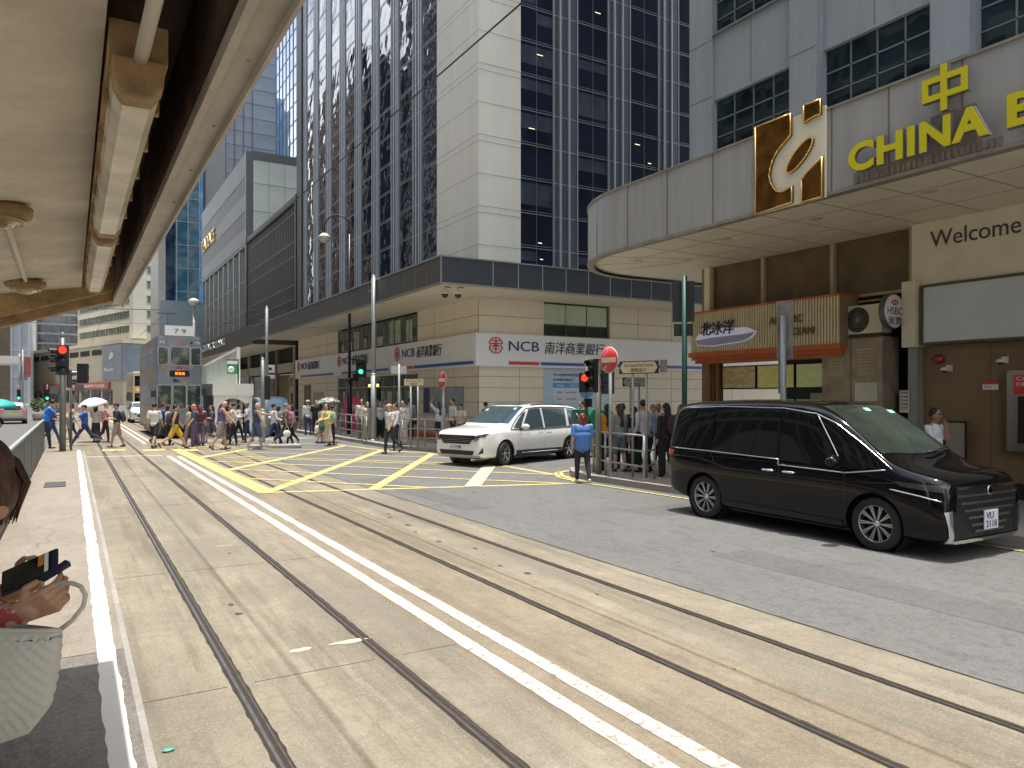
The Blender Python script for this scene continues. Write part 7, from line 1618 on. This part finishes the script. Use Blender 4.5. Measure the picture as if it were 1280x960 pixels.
P_('woman with brown top between the white shirt and the grey tee', 348, 555, RT, 1.58, 0, st=10, top=(.30, .20, .12), bot=(.04, .04, .05), hstyle='bob', group=G1)
P_('man in dark grey tee and black trousers carrying a round white bag', 357, 557, RT, 1.74, 0, st=24, top=(.13, .12, .11), bot=K, aR=(-12, 20), aL=(35, 20), hair='g', shoe=(.6, .6, .6), extras=(('bag', (.75, .75, .66), 'round white bag carried by the man in the dark grey tee', 'R'),), group=G1)
P_('woman in pink top and black trousers right of the grey tee', 364, 556, LT, 1.62, 0, st=16, top=(.60, .20, .28), bot=K, hstyle='long', shoe=(.5, .5, .5), group=G1)
P_('woman in cream shorts holding the dotted umbrella', 401, 554, RT, 1.60, 0, st=8, top=(.62, .52, .40), bot=(.42, .20, .10), legs='shorts', hstyle='bob', aL=(40, 90), group=G1, extras=(('umbrella', (.40, .42, .36), 'black and white dotted umbrella held on the crossing', 'L', (-.1, -.05), .58, 1),))
P_('woman in yellow cardigan and long beige skirt with a green shoulder bag', 409, 557.5, LT+20, 1.66, 0, st=6, top=(.66, .58, .22), sleeve='l', bot=(.60, .52, .40), legs='longskirt', hair='b', hstyle='long', aL=(20, 60), aR=(15, 50), group=G1, extras=(('bag', (.02, .12, .07), 'dark green handbag of the woman in the yellow cardigan', 'L'), ('tote', (.75, .72, .68), 'white carrier bag of the woman in the yellow cardigan', 'R')))
P_('person in mint top and black trousers behind the yellow cardigan', 416, 556.5, RT, 1.60, 0, st=8, top=(.40, .58, .48), bot=K, group=G1)
P_('man in orange cap and white polo walking off the pavement', 487, 567.5, LT+10, 1.72, 0, st=-12, top=W, bot=(.035, .035, .04), hstyle='capo', aL=(5, 25), aR=(-10, 15), kL=32, sk=0, build=1.08)
P_('young man in white shirt and navy trousers behind the orange cap', 495, 563, LT, 1.72, 0, st=12, top=W, sleeve='l', bot=(.02, .025, .07), aL=(10, 20), shoe=(.2, .06, .03))
G2 = 'people standing on the pavement outside the bank'
for (px, yf, fa, h, kw, lab) in (
    (452.5, 548.5, TW-30, 1.72, dict(top=(.66, .62, .52), sleeve='l', bot=(.22, .18, .13)), 'man in open cream shirt behind the railing left of the grey pole'),
    (459, 549.5, TW, 1.60, dict(top=(.58, .52, .42), sleeve='l', bot=(.42, .36, .26), hstyle='vlong', legs='wide', extras=(('mask', W),)), 'woman in cream cardigan with white face mask by the railing'),
    (475, 548, TW, 1.60, dict(top=W, sleeve='l', bot=K, hstyle='long', legs='wide'), 'woman in white top and wide black trousers right of the grey pole'),
    (481, 546, TW, 1.70, dict(top=(.25, .35, .60), bot=K), 'man in blue shirt behind the orange cap by the bank glass'),
    (497, 547, TW, 1.74, dict(top=(.5, .5, .55), bot=K), 'man with black hair before the bank entrance'),
    (504.5, 556, LT+30, 1.68, dict(top=W, sleeve='l', bot=(.5, .46, .42), legs='wide'), 'man in long white shirt beside the blank sign pole'),
    (512, 549, AW, 1.74, dict(top=(.30, .38, .50), bot=K), 'man in blue-grey shirt facing the bank glass'),
    (472, 545, TW, 1.68, dict(top=(.40, .20, .18), bot=K, sk=1), 'reddish-faced man behind the woman in white top'),
    (549, 554, AW, 1.64, dict(top=(.62, .66, .74), sleeve='s', bot=K, legs='skirt', hair='b', hstyle='vlong', aL=(150, 60), aR=(10, 60), armsout=(25, 0)), 'woman with raised arm, white blouse and black skirt facing the map'),
    (566, 555, LT, 1.74, dict(top=W, bot=(.05, .05, .06), aL=(5, 10), look=-4), 'young man in white tee left of the white car'),
    (576.5, 556, LT+30, 1.56, dict(top=(.66, .56, .44), bot=(.2, .18, .16), look=25, aL=(20, 80), aR=(20, 80)), 'person in beige shirt looking down behind the white car bonnet'),
    (607, 557, RT, 1.62, dict(top=K, bot=K), 'person whose black hair shows over the white car windscreen'),
    (385, 544, AW, 1.66, dict(top=W, sleeve='l', bot=NV, hstyle='hat'), 'person in white with a hat far along the bank pavement'),
    (395, 544, TW, 1.66, dict(top=K, bot=K), 'dark dressed person far along the bank pavement')):
    kw = dict(kw); P_(lab, px, yf, fa, h, .13, st=kw.pop('st', 4), group=G2, **kw)
G3 = 'people waiting at the near corner railing'
P_('woman in blue tie-dye shirt and black trousers stepping off the kerb, seen from behind', 728, 603.5, AW-20, 1.60, 0, st=9, top=(.08, .20, .48), bot=(.03, .02, .03), hair='r', hstyle='pony', aL=(-6, 12), aR=(4, 14), shoe=(.6, .55, .5), vox=.014, build=1.18, loose=1)
for (px, yf, fa, h, kw, lab) in (
    (759, 588.5, AW-20, 1.66, dict(top=(.62, .26, .03), bot=K, hstyle='vlong', legs='wide', sleeve='n'), 'woman in orange top and black trousers between the sign poles'),
    (774, 589.5, AW, 1.66, dict(top=(.30, .33, .32), bot=(.14, .17, .18), legs='shorts', hair='b', hstyle='vlong', sleeve='s'), 'woman in grey top and dark shorts with long brown hair'),
    (778, 586, AW, 1.66, dict(top=K, bot=(.03, .03, .05), hstyle='short'), 'person in black half hidden behind the woman in grey'),
    (793, 589, AW+20, 1.60, dict(top=K, bot=K, hstyle='bob', legs='longskirt'), 'woman in long black dress beside the white office shirt'),
    (804, 590, AW+10, 1.76, dict(top=(.66, .62, .64), sleeve='l', bot=K, aL=(-5, 30)), 'man in white long-sleeved office shirt behind the railing'),
    (816, 580, TW+20, 1.74, dict(top=(.30, .44, .62), bot=K, sleeve='s', hair='g'), 'man in light blue shirt facing the camera by the side street'),
    (824, 580, LT, 1.78, dict(top=(.66, .60, .56), bot=K, sleeve='s', sk=3, hstyle='bald'), 'tall man with ruddy face and white shirt turned left'),
    (833, 596, AW, 1.70, dict(top=(.03, .028, .03), sleeve='l', bot=K, hstyle='vlong', legs='wide', extras=(('backpack', (.06, .03, .04), 'small dark red and black bag on the back of the long-haired woman in black'),)), 'woman in black coat with very long black hair at the railing end'),
    (851, 578, LT, 1.72, dict(top=(.45, .16, .04), bot=K, sleeve='l'), 'person in orange-brown jacket on the far side of the side street'),
    (727, 556, LT, 1.66, dict(top=K, bot=K), 'person whose dark hair shows above the green bins')):
    kw = dict(kw); P_(lab, px, yf, fa, h, .13 if yf > 584 or yf < 560 else 0, st=kw.pop('st', 5), group=G3 if yf > 570 else G2, **kw)
# customers at the drink shop, seen over the car roof
for (x, y, fa, kw, lab) in ((13.3, 13.05, AW-60, dict(hstyle='bald', top=(.05, .05, .06), sk=0), 'balding customer at the drink shop counter, leftmost over the car roof'),
    (13.4, 12.05, AW-90, dict(top=K), 'black-haired customer at the middle of the drink shop counter'),
    (13.35, 11.2, AW-90, dict(top=K, hstyle='short', h_=1.76), 'taller black-haired customer in front of the white drink machine'),
    (13.6, 10.35+.5, LT, dict(top=K), 'customer nearest the metal cabinet at the drink shop')):
    kw = dict(kw); h_ = kw.pop('h_', 1.68); person(lab, x, y, .13, fa, h_, st=4, bot=K, group='customers at the drink shop', **kw)
pp_ = Vector((12.35, 7.15, .13))
person('man in white shirt and sunglasses holding his hand to his face beside the black car', 12.35, 7.15, .13, 272, 1.66, st=3, top=(.72, .72, .74), sleeve='s', bot=(.05, .05, .06), aL=(38, 142), armsout=(-24, 0), aR=(20, 12), sk=3, extras=(('sunglasses', K),), vox=.012)
tq = person('person in black with a teal umbrella on the left road behind the railing', -2.02, 26.8, 0, TW, 1.62, st=8, top=K, sleeve='s', bot=K, aL=(30, 100), extras=(('umbrella', (.02, .35, .32), 'teal umbrella at the left picture edge behind the railing', 'L', (.05, .0), .52),))
# ---------------------------------------------------------------- the woman reading her phone on the platform
wm = thing('person', 'woman with brown bobbed hair and red floral sleeves looking down at a phone', 'person', (-.30, 2.72, .15))
O = Vector(wm.location); D = Vector((math.sin(TH+R(8)), math.cos(TH+R(8)), 0))
def px3(x, y, d): c = (x-640)/F*d; return Vector((d*math.sin(TH)+c*math.cos(TH), d*math.cos(TH)-c*math.sin(TH), HC-(y-494)/F*d))-O
rgt = Vector((math.cos(TH), -math.sin(TH), 0)); fwd_ = Vector((math.sin(TH), math.cos(TH), 0))
hc = px3(-40, 599, 2.25)
HR = Matrix((rgt, fwd_, Z)).transposed() @ Matrix.Rotation(R(48), 3, 'Y')    # head bowed towards image right
m = MB(); m.ell(hc, (.095, .075, .115), 20, 14, HR); m.ell(hc+HR @ Vector((.03, 0, -.06)), (.06, .052, .055), 14, 10, HR); m.ell(hc+HR @ Vector((.098, 0, -.02)), (.02, .013, .024), 10, 8, HR)
nk = hc-rgt*.13-Z*.13; sh_ = nk-Z*.07-rgt*.02; m.ell(px3(-8, 632, 2.24), (.045, .05, .05), 14, 10)
m.cap(hc-rgt*.05-Z*.05, nk, .052, .056, 14); m.cap(sh_-fwd_*.16, sh_+fwd_*.16, .05, .05, 14); m.ell(sh_-Z*.20-rgt*.02, (.11, .15, .20), 16, 12); m.ell(sh_-Z*.45, (.11, .14, .18), 16, 12); m.ell(sh_-Z*.60, (.12, .15, .14), 16, 12)
for k in (-1, 1): hp = sh_-Z*.62+fwd_*k*.09; m.cap(hp, Vector((hp.x, hp.y, .48)), .075, .05, 14); m.cap(Vector((hp.x, hp.y, .48)), Vector((hp.x, hp.y, .08)), .05, .035, 14); m.ell(Vector((hp.x, hp.y, .04))+rgt*.06, (.10, .05, .035))
arms = []
hL = px3(49, 754, 2.12); hR = px3(30, 728, 2.30)
for k, hnd, eb_ in ((-1, hL, px3(-40, 800, 2.1)), (1, hR, px3(-60, 790, 2.38))):
    s0_ = sh_+fwd_*k*.16; m.cap(s0_, eb_, .045, .038, 14); wr = hnd-(hnd-eb_).normalized()*.05; m.cap(eb_, wr, .038, .025, 14); arms.append((s0_, eb_, wr))
me = remesh(m, .009, skin(1), 'body', 3); obj('body', me, wm)
# hands: palms with separate bent fingers closing on the phone
def hand(c, d, up, inner, curl, side):
    """c wrist, d pointing direction, up back-of-hand normal, inner: direction across the palm towards the thumb"""
    mb = MB(); L_ = .088
    for k in range(4): mb.cap(c+inner*(.030-.020*k)*.75, c+d*L_+inner*(.034-.022*k), .015, .0125, 10)
    mb.cap(c-d*.02, c+d*.02, .026, .030, 12)
    for k, (l1, l2, l3) in enumerate(((.040, .026, .020), (.045, .029, .021), (.041, .027, .020), (.032, .020, .017))):
        p = c+d*L_+inner*(.034-.022*k); a = curl*(.75+.12*k); pr = p; dd = d
        for i, l_ in enumerate((l1, l2, l3)):
            aa = a*(i+.8); dd = (d*math.cos(aa)-up*math.sin(aa)).normalized(); q = pr+dd*l_; mb.cap(pr, q, .0095-.0008*i, .0088-.0009*i, 8); pr = q
    b0_ = c+d*.025+inner*.028; b1_ = b0_+(inner*.75+d*.62-up*.25).normalized()*.042; b2_ = b1_+(d*.9+inner*.05-up*.3).normalized()*.032; mb.cap(b0_, b1_, .0135, .0115, 10); mb.cap(b1_, b2_, .0112, .009, 10)
    return mb
dL = (rgt*.85+Z*.35-fwd_*.05).normalized(); upL = (-fwd_*.75-Z*.45+rgt*.1).normalized(); upL = (upL-dL*upL.dot(dL)).normalized(); inn = dL.cross(upL).normalized()
if inn.z < 0: inn = -inn
hd1 = hand(arms[0][2], dL, upL, inn, .98, 1); me = remesh(hd1, .0042, skin(1), 'hand', 2); obj('hand', me, wm)
dR = (rgt*.8+Z*.5).normalized(); upR = (fwd_*.8-Z*.3); upR = (upR-dR*upR.dot(dR)).normalized(); inR = upR.cross(dR).normalized(); inR = inR if inR.z > 0 else -inR
hd2 = hand(arms[1][2], dR, upR, inR, .95, -1); me = remesh(hd2, .0042, skin(1), 'hand', 2); obj('hand', me, wm)
# floral sleeves and top
M_flo = mat('floral_print', (.30, .045, .04), .8, vs=38, col2=(.50, .32, .26), thr=(.46, .56), bump=.3, bs=30)
m = MB()
for s0_, e_, w_ in arms: m.cap(s0_, e_, .066, .058, 14); m.cap(e_, e_.lerp(w_, .80), .058, .047, 14)
m.ell(sh_-Z*.18-rgt*.02, (.15, .19, .22), 18, 12); m.ell(sh_-Z*.45, (.14, .17, .22), 18, 12); me = remesh(m, .012, M_flo, 'blouse', 4); obj('blouse', me, wm)
m = MB(); hp = sh_-Z*.62; m.ell(hp, (.15, .18, .15), 16, 10)
for k in (-1, 1): q_ = hp+fwd_*k*.09; m.cap(q_, Vector((q_.x, q_.y, .15)), .10, .075, 14)
me = remesh(m, .016, cloth((.05, .05, .07)), 'trousers', 3); obj('trousers', me, wm)
# hair: a shell swept forward over the face, built of many strands over a rounded base
M_hw = mat('hair_chestnut', (.075, .024, .010), .36, var=.8, vs=9, stretch=(14, 14, 1.2), bump=.4, bs=120)
m = MB(); m.ell(hc+HR @ Vector((-.012, 0, .02)), (.112, .10, .125), 20, 14, HR)
m.ell(hc+rgt*.055-Z*.035, (.085, .085, .105), 18, 12)
for a in range(9):
    k = -1+a/4; m.cap(hc+fwd_*k*.07+rgt*.05, hc+fwd_*k*.075+rgt*(.080-.02*abs(k))-Z*.115, .045, .028, 10)
m.cap(hc-rgt*.09, hc-rgt*.06-Z*.13, .07, .06, 12)
me = remesh(m, .008, M_hw, 'hair', 3); ho = obj('hair', me, wm)
m = MB(); q = random.Random(4)
for i in range(260):
    a = q.uniform(-1, 1); b_ = q.uniform(-.3, 1); p0 = hc+fwd_*a*.10+Z*.09+rgt*(.02*b_); p1 = hc+fwd_*a*.095+rgt*(.128+.012*q.random())*max(.35, b_)-Z*.02; p2 = hc+fwd_*(a*.085+q.uniform(-.01, .01))+rgt*(.085+.02*q.random())*max(.3, b_)-Z*(.125+.02*q.random())
    m.tube([p0, p0.lerp(p1, .55)+Z*.022+rgt*.012, p1, p1.lerp(p2, .6), p2], [.004, .0045, .004, .0035, .0015], 5)
m.build('hair_strands', M_hw, ho)
# phone case open like a wallet
ph = thing('phone_wallet', 'navy phone wallet with orange and white card held by the woman', 'phone', px3(44, 716, 2.15)+O)
pu = (rgt*.92+Z*.40).normalized(); pv = (Z*.62-rgt*.25+fwd_*.45); pv = (pv-pu*pv.dot(pu)).normalized(); pn_ = pu.cross(pv).normalized()
def slabp(mb, u0, v0, u1, v1, w0, th): mb.slab([pu*u0+pv*v0+pn_*w0, pu*u1+pv*v0+pn_*w0, pu*u1+pv*v1+pn_*w0, pu*u0+pv*v1+pn_*w0], pn_*th)
m = MB(); slabp(m, -.10, -.035, .075, .045, 0, .010); m.build('case', mat('navy_leather', (.012, .015, .05), .4, var=.2, vs=30), ph, bevel=.004)
m = MB(); slabp(m, -.09, -.028, .055, .038, .0102, .003); m.build('screen', M_cgl, ph)
m = MB(); slabp(m, .02, .005, .037, .040, .0135, .001); m.build('card_stripe', mat('orange_card', (.55, .20, .04), .5), ph); m = MB(); slabp(m, .04, -.02, .052, .040, .0135, .001); m.build('card_stripe', M_wl, ph)
m = MB(); m.slab([pu*.03-pv*.045, pu*.115-pv*.03, pu*.11-pv*.012, pu*.03-pv*.035], pn_*.02); m.build('flap', mat('navy_leather', (0, 0, 0)), ph, bevel=.003)
# quilted white tote hanging from the forearm
bg_ = thing('tote_bag', 'white woven tote bag with a looped handle hanging from the woman\'s arm', 'handbag', px3(10, 850, 2.05)+O)
OB = Vector(bg_.location)
def pb(x, y, d): return px3(x, y, d)+O-OB
M_bag = mat('woven_white_leather', (.52, .50, .44), .45, var=.06, vs=4)
ncol, nrow = 44, 40; bd_ = 2.05; m = MB()
def bagpt(u, v, k):
    xl = -75; xr = 78-26*v*v-30*max(0, v-.75)*2; xt = 74+6*(1-v); xr = min(xr, xt); x_ = xl+(xr-xl)*u; y_ = 780+4*(1-u)+150*v+ (8*u*u if v < .1 else 0)-14*v*(u-.5)*2*(u > .5)
    bul = .06*math.sin(math.pi*min(1, max(0, u)))**.5*math.sin(math.pi*(.12+.80*v))**.6
    w_ = .004*(1 if (int(u*ncol/2)+int(v*nrow/2)) % 2 else -.3)*(1 if .02 < u < .98 and .04 < v < .97 else 0)
    return pb(x_, y_, bd_)-fwd_*k*(bul+w_)
for k in (1, -1):
    vs = [bagpt(i/ncol, j/nrow, k) for j in range(nrow+1) for i in range(ncol+1)]
    m.add(vs, [(j*(ncol+1)+i, j*(ncol+1)+i+1, (j+1)*(ncol+1)+i+1, (j+1)*(ncol+1)+i) for j in range(nrow) for i in range(ncol)], True)
m.build('bag_body', M_bag, bg_)
m = MB(); m.tube([pb(74, 788, 2.05), pb(90, 776, 2.05), pb(104, 758, 2.05), pb(107, 744, 2.05), pb(101, 733, 2.06), pb(90, 729, 2.07), pb(76, 729, 2.09), pb(55, 735, 2.12), pb(20, 760, 2.14), pb(-20, 782, 2.10)], .0062, 10); m.build('handle', M_bag, bg_)
m = MB(); m.tube([bagpt(i/20, 0, 1)+Z*.002 for i in range(21)], .007, 8); m.build('rim', M_bag, bg_)
bpy.data.scenes.remove(TMP)
